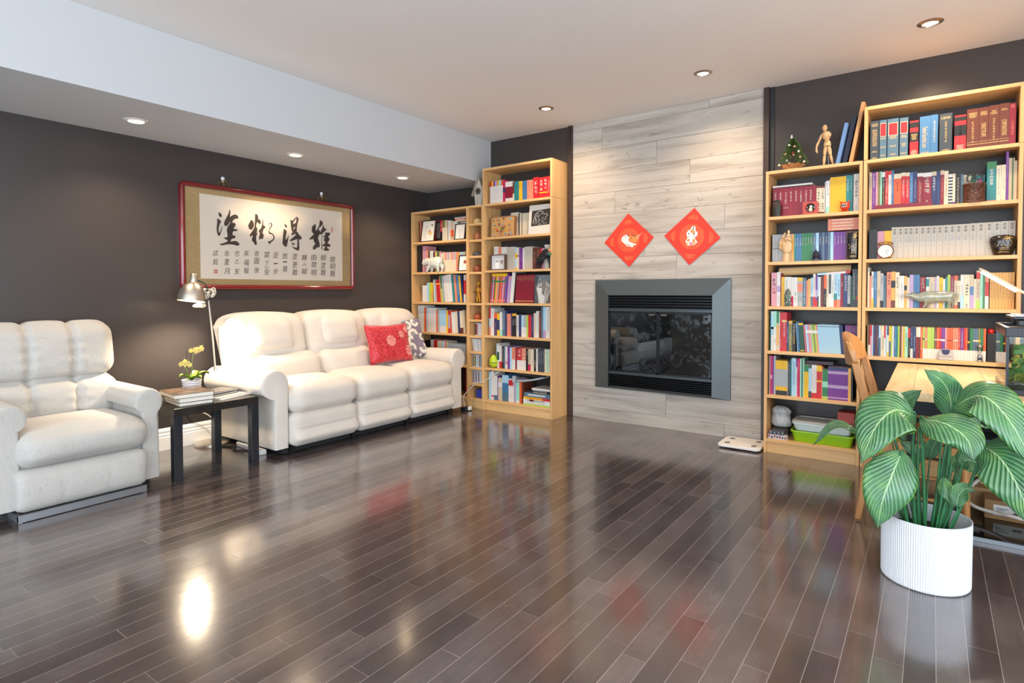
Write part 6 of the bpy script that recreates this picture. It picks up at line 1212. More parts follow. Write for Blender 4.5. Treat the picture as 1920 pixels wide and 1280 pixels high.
def xmas():
    Y = -0.19; P = lambda a, c, dy=0: place(KT, a, c, Y+dy); f = P(500, 1140); t = thing('christmas_tree', 'tiny decorated christmas tree in burlap on top of middle bookcase', 'christmas tree', (f.x, Y, zt)); o0 = Vector((f.x, Y, f.z)); k = (P(100, 500)-P(0, 500)).x/100
    g = NT('tiny_tree_green'); oi = g.n('TexCoord'); n = g.n('TexNoise', {'Vector': oi.outputs['Object'], 'Scale': 90.0}); g.set('Base Color', g.ramp(n.outputs[0], [(0.35, '24401c'), (0.55, '4f6f2a'), (0.7, '8a9a44')])); g.set('Roughness', 0.8)
    rr = random.Random(5); b = MB(); H0, H1 = 1070, 790
    for i in range(2200):
        q = rr.random()**0.75; z = (1140-(H0+(H1-H0)*q))*k; R_ = (150*(1-q)**0.9+14)*k; an = rr.uniform(0, 2*PI); r = R_*rr.uniform(0.25, 1.0); d = Vector((math.cos(an), math.sin(an), rr.uniform(-0.35, 0.5))).normalized()
        p = Vector((r*math.cos(an), r*math.sin(an)*0.75, z)); s_ = d.cross(Vector((0, 0, 1))).normalized(); L_ = rr.uniform(12, 24)*k; ww = 3.6*k
        b.add([tuple(p-s_*ww), tuple(p+s_*ww), tuple(p+d*L_+Vector((0, 0, rr.uniform(-0.3, 0.3)*L_)))], [(0, 1, 2)])
        b.add([tuple(p-Vector((0, 0, ww))), tuple(p+Vector((0, 0, ww))), tuple(p+d*L_)], [(0, 1, 2)])
    b.recalc = False; b.build('needles', g.m, t)
    b = MB(); b.tube([(0, 0, 0.02), (0, 0, (1140-800)*k)], [0.006, 0.002], 8); b.build('trunk', mat('bark', '4a3420', 0.9), t)
    cols = ['c0392b', 'e8d8d0', 'e0a090', 'f2ece6']
    for (a, c, q) in ((500, 940, 0), (425, 960, 2), (437, 1028, 3), (462, 1055, 1), (520, 870, 2), (565, 925, 3), (465, 860, 1), (355, 1078, 1), (625, 1035, 1), (510, 962, 2), (580, 985, 2)):
        b = MB(); p = Vector(P(a, c, -0.03)-o0); b.ball((p.x, -0.028*(1 if a % 2 else 0.8), p.z), 13*k, 10); b.build('bauble', mat('bauble_'+cols[q], cols[q], 0.3), t, smooth=2)
    p = P(492, 775)-o0; b = MB(); b.ball((p.x, 0, p.z), 12*k, 10, 0, (1, 1, 1.5)); b.ball((p.x, 0, p.z+20*k), 8*k, 8); b.build('topper', mat('bauble_e8d8d0', 'e8d8d0'), t, smooth=2)
    b = MB(); secs = []
    for (z, R_, am) in ((0, 0.032, 0.1), (0.012, 0.045, 0.15), (0.022, 0.040, 0.15), (0.034, 0.060, 0.22), (0.046, 0.072, 0.26), (0.040, 0.060, 0.2), (0.030, 0.02, 0.1)): secs.append([((R_*(1+am*math.sin(j*1.9+z*90)))*math.cos(2*PI*j/26), (R_*(1+am*math.sin(j*1.9+z*90)))*0.8*math.sin(2*PI*j/26), z+0.006*math.sin(j*2.3)*(z > 0.02)) for j in range(26)])
    b.loft(secs, caps=True); b.build('burlap_wrap', mat('burlap', 'a8794a', 0.95, bump=0.6, bscale=300), t, smooth=1.2)
xmas()
# leaning books / board on top of the middle bookcase, resting against the right bookcase extension
def leaner(name, label, cat, xb, xt_, h, th, dep, y, m, z=zt):
    a = math.atan2(xt_-xb, h); L_ = math.hypot(h, xt_-xb); b = MB(); b.box(0, 0, 0, th, dep, L_); o = b.build(name, m, None, loc=(xb, y, z), rot=(0, a, 0), bevel=0.0015); return tag(o, label, cat)
q = place(KT, 1120, 1065, -0.24); r = place(KT, 1290, 402, -0.24)
leaner('wooden_board', 'unpainted wooden board leaning against the right bookcase, beside two blue books', 'board', 4.123, 4.194, r.z-2.022, 0.022, 0.17, -0.24, wood('raw_pine_board', 'b98658', 'cf9f70', 2, 0.8, 0.6))
q = place(KT, 1070, 1075, -0.22); r = place(KT, 1215, 548, -0.22)
leaner('book', 'dark navy book leaning behind the light blue one on middle bookcase top', 'book', 4.078, 4.137, r.z-2.0205, 0.030, 0.16, -0.20, mat('navy_cover2', '1a1f3c', 0.4))
q = place(KT, 990, 1085, -0.24); r = place(KT, 1140, 628, -0.24)
leaner('book', 'light blue hardback leaning beside the mannequin on middle bookcase top', 'book', 4.045, 4.098, r.z-2.0205, 0.022, 0.16, -0.24, mat('periwinkle_cover', '6487b8', 0.4))
# ---- middle bookcase, first shelf
C1 = (1435, 325, 10.667)
def k_at(crop, y): return (place(crop, 100, 500, y)-place(crop, 0, 500, y)).x/100
k = k_at(C1, -0.255); c = place(C1, 228, 840, -0.255)
turned('vase', 'small dark carved vase at the left of middle bookcase first shelf', 'vase', c.x, -0.254, S1[0], [(0.001, 0), (70*k, 0), (86*k, 60*k), (92*k, 190*k), (80*k, 265*k), (62*k, 290*k), (58*k, 320*k), (76*k, 340*k), (72*k, 345*k), (50*k, 330*k), (45*k, 250*k), (0.001, 245*k)], mat('dark_carved', '2e2823', 0.45, bump=0.8, bscale=120, var=0.4, vscale=90), sq=0.62)
def tin():
    p = place(C1, 755, 790, -0.26); q = place(C1, 1060, 560, -0.26); w, h = q.x-p.x, q.z-S1[0]; t = thing('ornament_frame', 'red lacquered ornament frame with animal figures, middle bookcase first shelf', 'ornament', ((p.x+q.x)/2, -0.276, S1[0]+0.0008)); rd = mat('red_clay_gloss', 'b8402e', 0.35)
    b = MB(); b.recalc = True; N_ = 32
    P1 = []
    for i in range(N_):
        a = 2*PI*i/N_; cx, cz = math.cos(a), math.sin(a); s_ = 1/max(abs(cx), abs(cz)); P1.append(((w/2*cx*s_, h/2+h/2*cz*s_), (w*0.33*cx, h/2+h*0.37*cz)))
    for d0, d1 in ((0, 0.026),):
        for i in range(N_):
            j = (i+1) % N_; (o0, i0), (o1, i1) = P1[i], P1[j]
            b.add([(o0[0], d0, o0[1]), (o1[0], d0, o1[1]), (i1[0], d0, i1[1]), (i0[0], d0, i0[1]), (o0[0], d1, o0[1]), (o1[0], d1, o1[1]), (i1[0], d1, i1[1]), (i0[0], d1, i0[1])], [(0, 1, 2, 3), (7, 6, 5, 4), (0, 4, 5, 1), (3, 2, 6, 7)])
    b.build('frame', rd, t); MB().box(-w*0.35, 0.020, h*0.1, w*0.35, 0.0255, h*0.9).build('backing', mat('dark_inner', '2a1a16', 0.6), t)
    for nm, col, x, z, r, sq in (('figure_body', 'ddd4b8', 0.0, 0.36, 0.19, (0.8, 0.5, 1)), ('figure_head', 'e8e2cc', 0.02, 0.62, 0.13, (1, 0.6, 1)), ('figure_ear', '2a2420', -0.11, 0.74, 0.05, (1, 0.5, 1)), ('figure_ear', '2a2420', 0.12, 0.72, 0.05, (1, 0.5, 1)), ('rock', '9aa4a8', 0.26, 0.55, 0.11, (0.8, 0.4, 1)), ('rock', '6a3028', 0.26, 0.34, 0.09, (1, 0.4, 1)), ('rock', '6a4638', -0.24, 0.36, 0.10, (1, 0.4, 1.2)), ('rock', 'c08878', -0.25, 0.58, 0.07, (1, 0.4, 1))):
        b = MB(); b.ball((x*w, 0.012, z*h), r*h, 12, 0, sq); b.build(nm, mat('fig_'+col, col, 0.5), t, smooth=2)
tin()
def toy():
    c = place(C1, 1590, 655, -0.262); k = k_at(C1, -0.262); t = thing('monster_toy', 'round red horned toy with black visor face, middle bookcase first shelf', 'toy', (c.x, -0.254, S1[0]+0.0008)); rd = mat('red_vinyl', 'd23a22', 0.3); zc = c.z-S1[0]
    b = MB(); b.ball((0, 0, zc), 88*k, 20, 0, (1, 0.8, 1)); b.build('body', rd, t, smooth=2)
    for sx, a in ((-1, 0.2), (1, 0.2)):
        b = MB(); b.tube([(sx*50*k, 0, zc+60*k), (sx*75*k, 0, zc+85*k), (sx*98*k, 0, zc+112*k)], [22*k, 14*k, 2*k], 8); b.build('horn', rd, t, smooth=1)
        b = MB(); b.ball((sx*45*k, -0.004, 16*k), 24*k, 10); b.build('foot', rd, t, smooth=2)
    b = MB(); b.ball((-12*k, -52*k, zc+8*k), 48*k, 16, 0, (1.15, 0.5, 0.85)); b.build('face_ring', mat('toy_white', 'e6e2de', 0.3), t, smooth=2)
    b = MB(); b.ball((-14*k, -66*k, zc+14*k), 42*k, 16, 0, (1.15, 0.42, 0.62)); f = b.build('visor', M_blk, t, smooth=2)
    for dx in (-14, 10): b = MB(); b.ball((-14*k+dx*k, -84*k, zc+14*k), 9*k, 8, 0, (1, 0.4, 1)); b.build('eye', mat('toy_white', 'e6e2de'), t, smooth=2)
toy()
# ---- second shelf: wooden hand, pagoda, palm vase
C2 = (1435, 405, 10.667)
def whand():
    Y = -0.252; f = place(C2, 415, 895, Y); k = k_at(C2, Y); t = thing('wooden_hand', 'jointed wooden hand with one finger raised on middle bookcase second shelf', 'hand model', (f.x, Y, S1[1]+0.0006)); w_ = wood('hand_wood', 'c9a073', 'dfbc92', 2, 2, 0.5); L = lambda a, c, dy=0: ((a-415)*k, dy, (895-c)*k)
    def sec(pts): 
        b = MB(); b.loft([[(x+rx*math.cos(2*PI*j/18), ry*math.sin(2*PI*j/18), z) for j in range(18)] for x, z, rx, ry in [((a-415)*k, (895-c)*k, rx*k, ry*k) for a, c, rx, ry in pts]]); return b
    sec([(418, 895, 72, 60), (418, 860, 66, 55), (420, 780, 62, 50), (422, 725, 60, 48)]).build('forearm', w_, t, smooth=1)
    sec([(422, 722, 40, 36), (425, 700, 82, 44), (420, 620, 104, 44), (412, 540, 108, 40), (410, 490, 100, 36), (410, 470, 84, 28)]).build('palm', w_, t, smooth=1)
    def fing(pts, r):
        for i in range(len(pts)-1):
            b = MB(); p, q = Vector(L(*pts[i])), Vector(L(*pts[i+1])); b.tube([tuple(p), tuple(p.lerp(q, 0.12)), tuple(p.lerp(q, 0.5)), tuple(p.lerp(q, 0.9)), tuple(q)], [r[i]*0.7*k, r[i]*k, r[i]*1.02*k, r[i+1]*k, r[i+1]*0.7*k], 12); b.build('finger_joint', w_, t, smooth=1)
    fing([(455, 475), (458, 385), (460, 315), (460, 240)], [28, 25, 23, 18])
    fing([(350, 490), (350, 405), (368, 345), (392, 292)], [24, 21, 19, 15])
    fing([(300, 520, 0), (318, 440, 0), (340, 385, -0.005), (372, 400, -0.012)], [20, 18, 16, 14])
    fing([(405, 475, -0.008), (412, 420, -0.022), (430, 440, -0.032)], [24, 21, 17])
    fing([(500, 480, 0), (505, 430, -0.015), (495, 450, -0.028)], [22, 19, 15])
    fing([(320, 640, -0.004), (300, 560, -0.012), (312, 490, -0.022)], [28, 22, 18])
whand()
def pagoda():
    Y = -0.256; f = place(C2, 1010, 878, Y); k = k_at(C2, Y); t = thing('pagoda_model', 'small black round three-roofed temple model on middle bookcase second shelf', 'model building', (f.x, Y, S1[1]+0.0006)); bk = mat('black_lacquer', '17181d', 0.25); ng = mat('blue_black_tile', '23273a', 0.35)
    MB().lathe([(0.001, 0), (105*k*0.9, 0), (105*k*0.9, 12*k), (92*k*0.9, 16*k), (90*k*0.9, 28*k), (60*k, 30*k), (0.001, 30*k)], 28).build('terrace', mat('grey_terrace', '55585f', 0.5), t, smooth=0.6)
    for z0, z1, r0, r1 in ((28, 62, 64, 64), (84, 112, 56, 56), (136, 165, 46, 46)): MB().lathe([(r0*k, z0*k), (r1*k, z1*k)], 24).build('wall', mat('temple_wall', '2a2220', 0.5, var=0.5, vscale=150), t, smooth=0.8)
    for z0, R_, h_ in ((60, 96, 26), (110, 84, 28), (162, 66, 46)): MB().lathe([(0.5*R_*k, z0*k-2*k), (R_*k, z0*k), (R_*k, z0*k+4*k), (R_*0.62*k, z0*k+h_*0.45*k), (R_*(0.5 if z0 < 160 else 0.12)*k, z0*k+h_*k)], 28).build('roof', ng, t, smooth=0.7)
    MB().lathe([(0.001, 205*k), (12*k, 206*k), (14*k, 218*k), (8*k, 230*k), (0.001, 240*k)], 14).build('finial', bk, t, smooth=0.9)
pagoda()
def motif(t, r, h, z0, gold, fnr):
    """painted palm, hut and water on the front of a round vase; fnr(z)->radius"""
    b = MB(); b.recalc = False
    def S(u, v): z = z0+h*v; R_ = fnr(z)+0.0006; a = -PI/2+u*1.35; return (R_*math.cos(a), R_*math.sin(a)*t.get('sq', 1.0), z)
    def st(pts, w):
        q = bez([(u, v, 0) for u, v in pts], 14)
        for i in range(14):
            d = q[i+1]-q[i]; n_ = Vector((-d.y, d.x, 0)).normalized()*w/2*(1-0.5*i/14); b.add([S(q[i].x-n_.x, q[i].y-n_.y), S(q[i].x+n_.x, q[i].y+n_.y), S(q[i+1].x+n_.x, q[i+1].y+n_.y), S(q[i+1].x-n_.x, q[i+1].y-n_.y)], [(0, 1, 2, 3)])
    st([(0.35, 0.42), (0.45, 0.62), (0.30, 0.85)], 0.05)
    for p in ((-0.05, 0.80), (0.0, 0.92), (0.15, 0.98), (0.5, 0.98), (0.6, 0.88), (0.12, 0.70)): st([(0.28, 0.84), ((0.28+p[0])/2, max(0.84, p[1])+0.02), p], 0.05)
    for a, c, e, f in ((-0.45, 0.40, 0.25, 0.46), (-0.38, 0.46, -0.30, 0.54), (-0.15, 0.46, -0.08, 0.54), (0.05, 0.46, 0.12, 0.54), (-0.5, 0.54, 0.28, 0.60)): b.add([S(a, c), S(e, c), S(e, f), S(a, f)], [(0, 1, 2, 3)])
    for v in (0.36, 0.30, 0.24, 0.14, 0.10): st([(-0.5+v, v), (0.0, v+0.015), (0.5-v*0.4, v)], 0.022)
    return b.build('painting', gold, t)
gold = mat('gilt_paint', 'b8955a', 0.4, metal=0.4)
k = k_at(C2, -0.252); c = place(C2, 1752, 860, -0.252)
pv = lambda z: (104 if 30*k < z < 520*k else 98)*k
t = turned('vase', 'tall black cylinder vase painted with a gold palm, middle bookcase second shelf', 'vase', c.x, -0.249, S1[1], [(0.001, 0), (92*k, 0), (104*k, 16*k), (105*k, 260*k), (104*k, 500*k), (94*k, 528*k), (80*k, 532*k), (70*k, 520*k), (66*k, 300*k), (0.001, 290*k)], mat('black_vase', '17181a', 0.18, coat=0.4), parts=('body',), sq=0.62); t['sq'] = 0.62
motif(t, 0, 520*k, 0, gold, lambda z: 106*k); del t['sq']
# ---- third shelf: beaded ornament and cardboard tube
C3 = (1435, 490, 10.667); k = k_at(C3, -0.258); c = place(C3, 445, 880, -0.258)
t = thing('glass_ornament', 'beaded silvery green glass figure on middle bookcase third shelf', 'ornament', (c.x, -0.256, S1[2]+0.0008)); rr = random.Random(9); b = MB(); gl = ['b8c4b4', '6f7f70', 'd8dcd0', '8a7a60', '4a5a50']
b.loft([[(r*k*math.cos(2*PI*j/18), r*k*0.6*math.sin(2*PI*j/18), z*k) for j in range(18)] for r, z in ((50, 0), (60, 20), (62, 120), (66, 200), (58, 260), (40, 330), (20, 365), (2, 372))]); b.build('body', mat('bead_core', '4e5a50', 0.3), t, smooth=1)
b = MB(); seg = []
for i in range(150):
    z = rr.uniform(10, 360); R_ = 62 if z < 240 else 62*(1-(z-240)/150); a = rr.uniform(0, 2*PI); b.ball((R_*k*math.cos(a), R_*0.6*k*math.sin(a), z*k), rr.uniform(7, 13)*k, 6, i % 5)
b.build('beads', [mat('bead_'+c_, c_, 0.12, spec=0.8) for c_ in gl], t, smooth=2)['kind'] = 'stuff'
p = place(C3, 290, 150, -0.15); q = place(C3, 1725, 120, -0.15)
p = place(C3, 290, 150, -0.14); q = place(C3, 1725, 120, -0.14)
b = MB(); zc = 1.3735-0.022-0.034; b.tube([(p.x, -0.14, zc-0.012), (min(q.x, CX['middle bookcase'][1]-0.01), -0.14, zc)], 0.030, 24); tag(b.build('cardboard_tube', mat('kraft_tube', 'cfae7e', 0.7), smooth=1), 'long kraft cardboard tube lying over the books on middle bookcase third shelf', 'tube')
C5 = (1435, 660, 10.667); p = place(C5, 790, 200, -0.2); q = place(C5, 1360, 230, -0.2)
tag(MB().box(p.x, -0.20, 0, q.x, -0.03, 0.022).build('book', mat('plum_cover', '3a1622', 0.3), None, loc=(0, 0, S1[4]+0.232)), 'dark plum book lying flat behind the row on middle bookcase fifth shelf', 'book')
# ---- bottom shelf
C6 = (1320, 700, 6.0)
def tub(name, label, x0, x1, y0, y1, z0, h, wall, m, lid=None):
    t = thing(name, label, 'storage box', ((x0+x1)/2, (y0+y1)/2, z0+0.0006)); w, d = (x1-x0)/2, (y1-y0)/2
    def ring(s_, z, r=0.03):
        out = []
        for cx, cy, a0 in ((w*s_-r, d*s_-r, 0), (-w*s_+r, d*s_-r, PI/2), (-w*s_+r, -d*s_+r, PI), (w*s_-r, -d*s_+r, 1.5*PI)):
            for i in range(6): a = a0+PI/2*i/5; out.append((cx+r*math.cos(a), cy+r*math.sin(a), z))
        return out
    b = MB(); b.loft([ring(0.88, 0), ring(0.90, 0.006), ring(0.955, h-0.012), ring(1.0, h-0.010), ring(1.0, h), ring(0.95, h), ring(0.93, h-0.012), ring(0.865, 0.008)], caps=True); b.build('tub', m, t, smooth=0.7)
    if lid: b = MB(); b.loft([ring(0.99, h+0.0005), ring(1.0, h+0.004), ring(1.0, h+0.010), ring(0.96, h+0.014), ring(0.90, h+0.013), ring(0.88, h+0.008), ring(0.02, h+0.008, 0.001)], caps=True); b.build('lid', lid, t, smooth=0.7)
    return t
lime = mat('lime_plastic', '8fc018', 0.3)
tub('storage_tray', 'lime green plastic tray on the bottom shelf of middle bookcase', 3.782, 4.180, -0.255, -0.02, S1[5], 0.078, 0, lime)
g = NT('cloudy_plastic'); g.set('Base Color', (0.72, 0.72, 0.70, 1)); g.set('Roughness', 0.35); g.set('Subsurface Weight', 0.3)
tub('storage_box', 'cloudy white lidded box resting in the lime tray of middle bookcase', 3.790, 4.172, -0.248, -0.03, S1[5]+0.079, 0.055, 0, g.m, mat('cloudy_lid', 'bdbab2', 0.25))
def bag():
    c = place(C6, 865, 580, -0.16); t0 = MB(); k = k_at(C6, -0.16); rr = random.Random(3); secs = []
    for z, R_ in ((0, 70), (20, 95), (60, 105), (110, 92), (140, 78), (165, 98), (195, 92), (215, 60), (222, 10)):
        secs.append([(R_*k*(1+0.13*math.sin(j*1.7+z*0.05)+0.06*math.sin(j*3.1+z))*math.cos(2*PI*j/30), 0.7*R_*k*(1+0.13*math.sin(j*2.3+z*0.04))*math.sin(2*PI*j/30), z*k*1.0+0.003*math.sin(j*2.1)) for j in range(30)])
    t0.loft(secs); o = t0.build('plastic_bag', mat('grey_bag', 'b4b8ba', 0.4, bump=0.9, bscale=45), None, loc=(c.x-0.004, -0.130, S1[5]+0.066), smooth=1.5, sub=1); tag(o, 'crumpled grey plastic bag on the bottom shelf of middle bookcase', 'bag')
    tag(MB().box(-0.05, -0.04, 0, 0.05, 0.05, 0.062).build('box', mat('dark_carton', '4a4038', 0.7), None, loc=(c.x-0.004, -0.120, S1[5]+0.0006)), 'dark small box under the grey plastic bag on middle bookcase', 'box')
    p = place(C6, 725, 740, -0.25); q = place(C6, 935, 740, -0.25); w = q.x-p.x; rr = random.Random(2)
    for i, (z, h_, col, nm, lb) in enumerate(((0, 0.032, 'c8bfc0', 'printed white tape box in front of the grey bag, lower of two', 'x'), (0.0328, 0.028, '4c4e56', 'dark grey cassette holder stacked on the printed tape box', 'y'))):
        b = MB(); x_ = -w/2 if i == 0 else -w/2+0.012; ww = w/2 if i == 0 else w/2-0.02
        b.box(x_, 0, 0, ww, 0.05, h_)
        for j in range(7): u = x_+(ww-x_)*(j+0.2)/7; b.box(u, -0.0006, h_*rr.uniform(0.1, 0.4), u+(ww-x_)/12, 0, h_*rr.uniform(0.6, 0.9), 1+j % 2)
        tag(b.build('tape_box', [mat('tape_'+col, col, 0.5), mat('tape_red', '8a3038', 0.5) if i == 0 else mat('tape_l', '8f929a', 0.4), mat('tape_dk', '35323a', 0.5)], None, loc=((p.x+q.x)/2, -0.268, S1[5]+z+0.0006)), nm, 'box')
bag()
tag(MB().box(-0.05, -0.06, 0, 0.05, 0.06, 0.075).build('box', [mat('red_lid_box', 'b04a40', 0.5)], None, loc=(4.12, -0.11, S1[5]+0.079+0.071)), 'faded red small box at the right of middle bookcase bottom shelf', 'box')
# ---- right bookcase
C8 = (1760, 270, 9.844)
def pencup():
    Y = -0.238; k = k_at(C8, Y); c = place(C8, 650, 1080, Y); t = thing('pen_cup', 'carved brown wooden pen cup with scissors on right bookcase second shelf', 'pen cup', (c.x, Y, S1[0]+0.0008)); R_ = 205*k; h = 425*k
    g = NT('carved_rosewood'); tc = g.n('TexCoord'); v = g.n('TexVoronoi', {'Vector': tc.outputs['Object'], 'Scale': 85.0}); n = g.n('TexNoise', {'Vector': tc.outputs['Object'], 'Scale': 60.0, 'Distortion': 2.0}); g.set('Base Color', g.ramp(n.outputs[0], [(0.35, '2c140c'), (0.65, '6e3c24')])); g.set('Roughness', 0.3); bp = g.n('Bump', {'Height': g.ma('ADD', v.outputs[0], n.outputs[0]), 'Strength': 1.0, 'Distance': 0.004}); g.set('Normal', bp.outputs[0])
    s_ = 0.55/1.0; sq = 0.05/R_
    b = MB(); b.loft([[(r*math.cos(2*PI*j/36), r*sq*math.sin(2*PI*j/36), z) for j in range(36)] for r, z in ((0.001, 0), (R_*1.02, 0), (R_*1.03, 0.006), (R_*0.97, 0.010), (R_*0.97, h-0.012), (R_*1.03, h-0.008), (R_*1.02, h), (R_*0.85, h), (R_*0.85, 0.01), (0.001, 0.01))]); b.build('cup', g.m, t, smooth=0.8)
    s2 = thing('scissors', 'black-handled scissors standing in the carved pen cup', 'scissors', (c.x, Y, S1[0]+0.02)); L = lambda a, q, dy=0: ((a-650)*k, dy, (1080-q)*k-0.02)
    for pts, nm in (([(530, 560), (525, 500), (560, 450), (630, 440), (645, 470), (610, 550), (580, 590), (540, 585), (530, 560)], 'handle_loop'), ([(665, 540), (665, 490), (710, 458), (770, 460), (788, 490), (760, 545), (710, 560), (665, 540)], 'handle_loop')):
        b = MB(); b.tube([tuple(p) for p in bez([L(a, q) for a, q in pts], 28)], 0.0042, 8); b.build(nm, mat('scissor_black', '2a2a26', 0.3), s2, smooth=1)
    b = MB(); b.box(-0.009, -0.001, 0.0, 0.002, 0.001, 0.05); b.tube([L(560, 600), L(650, 760), (0.0, 0, 0.02)], [0.005, 0.004, 0.003], 6); b.tube([L(700, 570), L(660, 760), (0.004, 0, 0.02)], [0.005, 0.004, 0.003], 6); b.build('blade', M_chrome, s2, smooth=1)
    for a, col, lb in ((690, '7a3aa8', 'purple'), (740, 'd05aa0', 'pink'), (768, 'b02848', 'red')):
        b = MB(); b.tube([((a-650)*k*0.9, 0.01, 0.012), ((a-650)*k, 0.008, (1080-575)*k)], 0.0042, 8); tag(b.build('pen', mat('pen_'+lb, col, 0.3), None, loc=(c.x, Y, S1[0]+0.001), smooth=1), '%s pen standing in the carved pen cup' % lb, 'pen')
pencup()
C9 = (1610, 400, 4.268)
def clock():
    Y = -0.245; k = k_at(C9, Y); c = place(C9, 214, 303, Y); z = c.z-S1[1]; t = thing('alarm_clock', 'round twin-bell alarm clock on right bookcase third shelf', 'alarm clock', (c.x, Y, S1[1]+0.0008)); R_ = 66*k; cp = mat('copper_rose', 'a5805f', 0.25, metal=0.9)
    b = MB().at(0, 0.014, z, rx=PI/2); b.lathe([(0.001, 0), (R_*0.9, 0), (R_, 0.006), (R_, 0.026), (R_*0.93, 0.030), (R_*0.88, 0.028)], 32, 0, False); b.build('case', cp, t, smooth=0.7)
    b = MB().at(0, -0.012, z, rx=PI/2); b.lathe([(0.0005, 0), (R_*0.9, 0)], 32, 0, False); d = b.build('dial', mat('clock_face', 'dcd8d0', 0.4), t)
    b = MB(); b.recalc = False
    for i in range(12): a = i*PI/6; b.add([(R_*r*math.sin(a)+e*0.0008*math.cos(a), -0.0123, z+R_*r*math.cos(a)-e*0.0008*math.sin(a)) for r, e in ((0.72, -1), (0.72, 1), (0.82, 1), (0.82, -1))], [(0, 1, 2, 3)])
    b.build('hour_mark', M_blk, t)['kind'] = 'stuff'
    for a, L_, w in ((math.radians(75), 0.48, 0.0022), (math.radians(150), 0.66, 0.0016)):
        b = MB(); s_, c_ = math.sin(a), math.cos(a); b.add([(-w/2*c_, -0.0128, z+w/2*s_), (w/2*c_, -0.0128, z-w/2*s_), (w/2*c_+R_*L_*s_, -0.0128, z-w/2*s_+R_*L_*c_), (-w/2*c_+R_*L_*s_, -0.0128, z+w/2*s_+R_*L_*c_)], [(0, 1, 2, 3)]); b.build('clock_hand', M_blk, t)
    for sx in (-1, 1):
        b = MB().at(sx*R_*0.55, 0, z+R_*0.98, ry=sx*0.5); b.lathe([(R_*0.40, 0), (R_*0.38, R_*0.12), (R_*0.22, R_*0.26), (0.001, R_*0.30)], 16); b.build('bell', cp, t, smooth=1)
        b = MB(); b.tube([(sx*R_*0.5, 0, z-R_*0.8), (sx*R_*0.72, 0, 0.0)], 0.003, 8); b.build('foot', cp, t, smooth=1)
    b = MB(); b.tube([tuple(p) for p in bez([(-R_*0.3, 0, z+R_*1.15), (0, 0, z+R_*1.38), (R_*0.3, 0, z+R_*1.15)], 8)], 0.002, 6); b.build('handle', cp, t, smooth=1)
clock()
k = k_at(C9, -0.245); c = place(C9, 1155, 328, -0.245)
prof = [(50, 0), (62, 6), (78, 60), (90, 115), (86, 145), (70, 160), (52, 166), (46, 168)]; Rf = lambda z: max(0.02, (50+40*math.sin(min(1, z/(130*k))*PI/2))*k)
sqv = 0.040/(90*k)
t = turned('vase', 'round dark bronze vase with gold landscape on right bookcase third shelf', 'vase', c.x, -0.240, S1[1], [(0.001, 0)]+[(r*k, z*k) for r, z in prof]+[(40*k, 160*k), (0.001, 150*k)], mat('bronze_black', '241a12', 0.22, coat=0.3), parts=('body',), sq=sqv); t['sq'] = sqv
motif(t, 0, 150*k, 8*k, gold, lambda z: next(((r0+(r1-r0)*(z/k-z0)/(z1-z0))*k for (r0, z0), (r1, z1) in zip(prof, prof[1:]) if z0 <= z/k <= z1), 50*k)); del t['sq']
# shelf five: punch box, hourglass, dark box with red ball
CA = (1760, 560, 9.14)
k = k_at(CA, -0.262); p = place(CA, -3, 1055, -0.262); q = place(CA, 243, 870, -0.262)
t = thing('paper_punch', 'light grey rounded craft punch with a navy scoop on right bookcase fifth shelf', 'punch', ((p.x+q.x)/2, -0.258, S1[3]+0.0008)); w = (q.x-p.x)/2; h = q.z-S1[3]
pg = mat('punch_grey', 'b8b4b2', 0.35); b = MB(); b.prism([(-w, 0), (w, 0), (w, h*0.62), (w*0.85, h*0.85), (w*0.6, h), (-w*0.6, h), (-w*0.85, h*0.85), (-w, h*0.62)], lambda u, v, d: (u, -0.018+d, v), 0.038); b.build('body', pg, t, bevel=0.003)
MB().prism([(-w*0.62, h*0.98), (w*0.62, h*0.98), (w*0.5, h*0.66), (w*0.25, h*0.52), (-w*0.25, h*0.52), (-w*0.5, h*0.66)], lambda u, v, d: (u, -0.0195-d, v), 0.002).build('scoop', mat('navy_plastic', '222c5c', 0.3), t)
MB().box(-w*0.98, -0.0187, h*0.33, w*0.98, -0.0178, h*0.36).build('seam', mat('seam_dark', '4a4644', 0.6), t)
p = place(CA, 705, 1080, -0.26); k = k_at(CA, -0.26); t = thing('hourglass', 'silver-capped glass hourglass with blue sand on right bookcase fifth shelf', 'hourglass', (p.x, -0.258, S1[3]+0.0008)); h = 350*k; al = mat('silver_cap', 'b8b4b0', 0.25, metal=0.9)
for z in (0, h-0.012): MB().at(0, 0, z).lathe([(0.001, 0), (68*k*0.8, 0), (68*k*0.8, 0.012), (0.001, 0.012)], 24).build('cap', al, t, smooth=0.6)
R_ = 58*k*0.8; MB().lathe([(R_*0.8, 0.012), (R_, h*0.2), (R_*0.75, h*0.38), (R_*0.16, h*0.5), (R_*0.75, h*0.62), (R_, h*0.8), (R_*0.8, h-0.012)], 24, 0, False).build('glass', glassy('clear_glass', (0.95, 0.97, 0.98)), t, smooth=2)
MB().lathe([(0.001, 0.0125), (R_*0.78, 0.0125), (R_*0.9, h*0.18), (R_*0.5, h*0.22), (0.001, h*0.26)], 20).build('sand', mat('blue_sand', '3d5a78', 0.9), t, smooth=1)
p = place(CA, 905, 580, -0.25); b = MB(); b.ball((0, 0, 0.017), 0.0165, 16); zt_ = place(CA, 905, 612, -0.24).z
tag(b.build('ball', mat('red_glossy', 'c81e1e', 0.2), None, loc=(place(CA, 895, 600, -0.2).x, -0.205, zt_), smooth=2), 'glossy red ball on the dark box at the right of fifth shelf', 'ball')
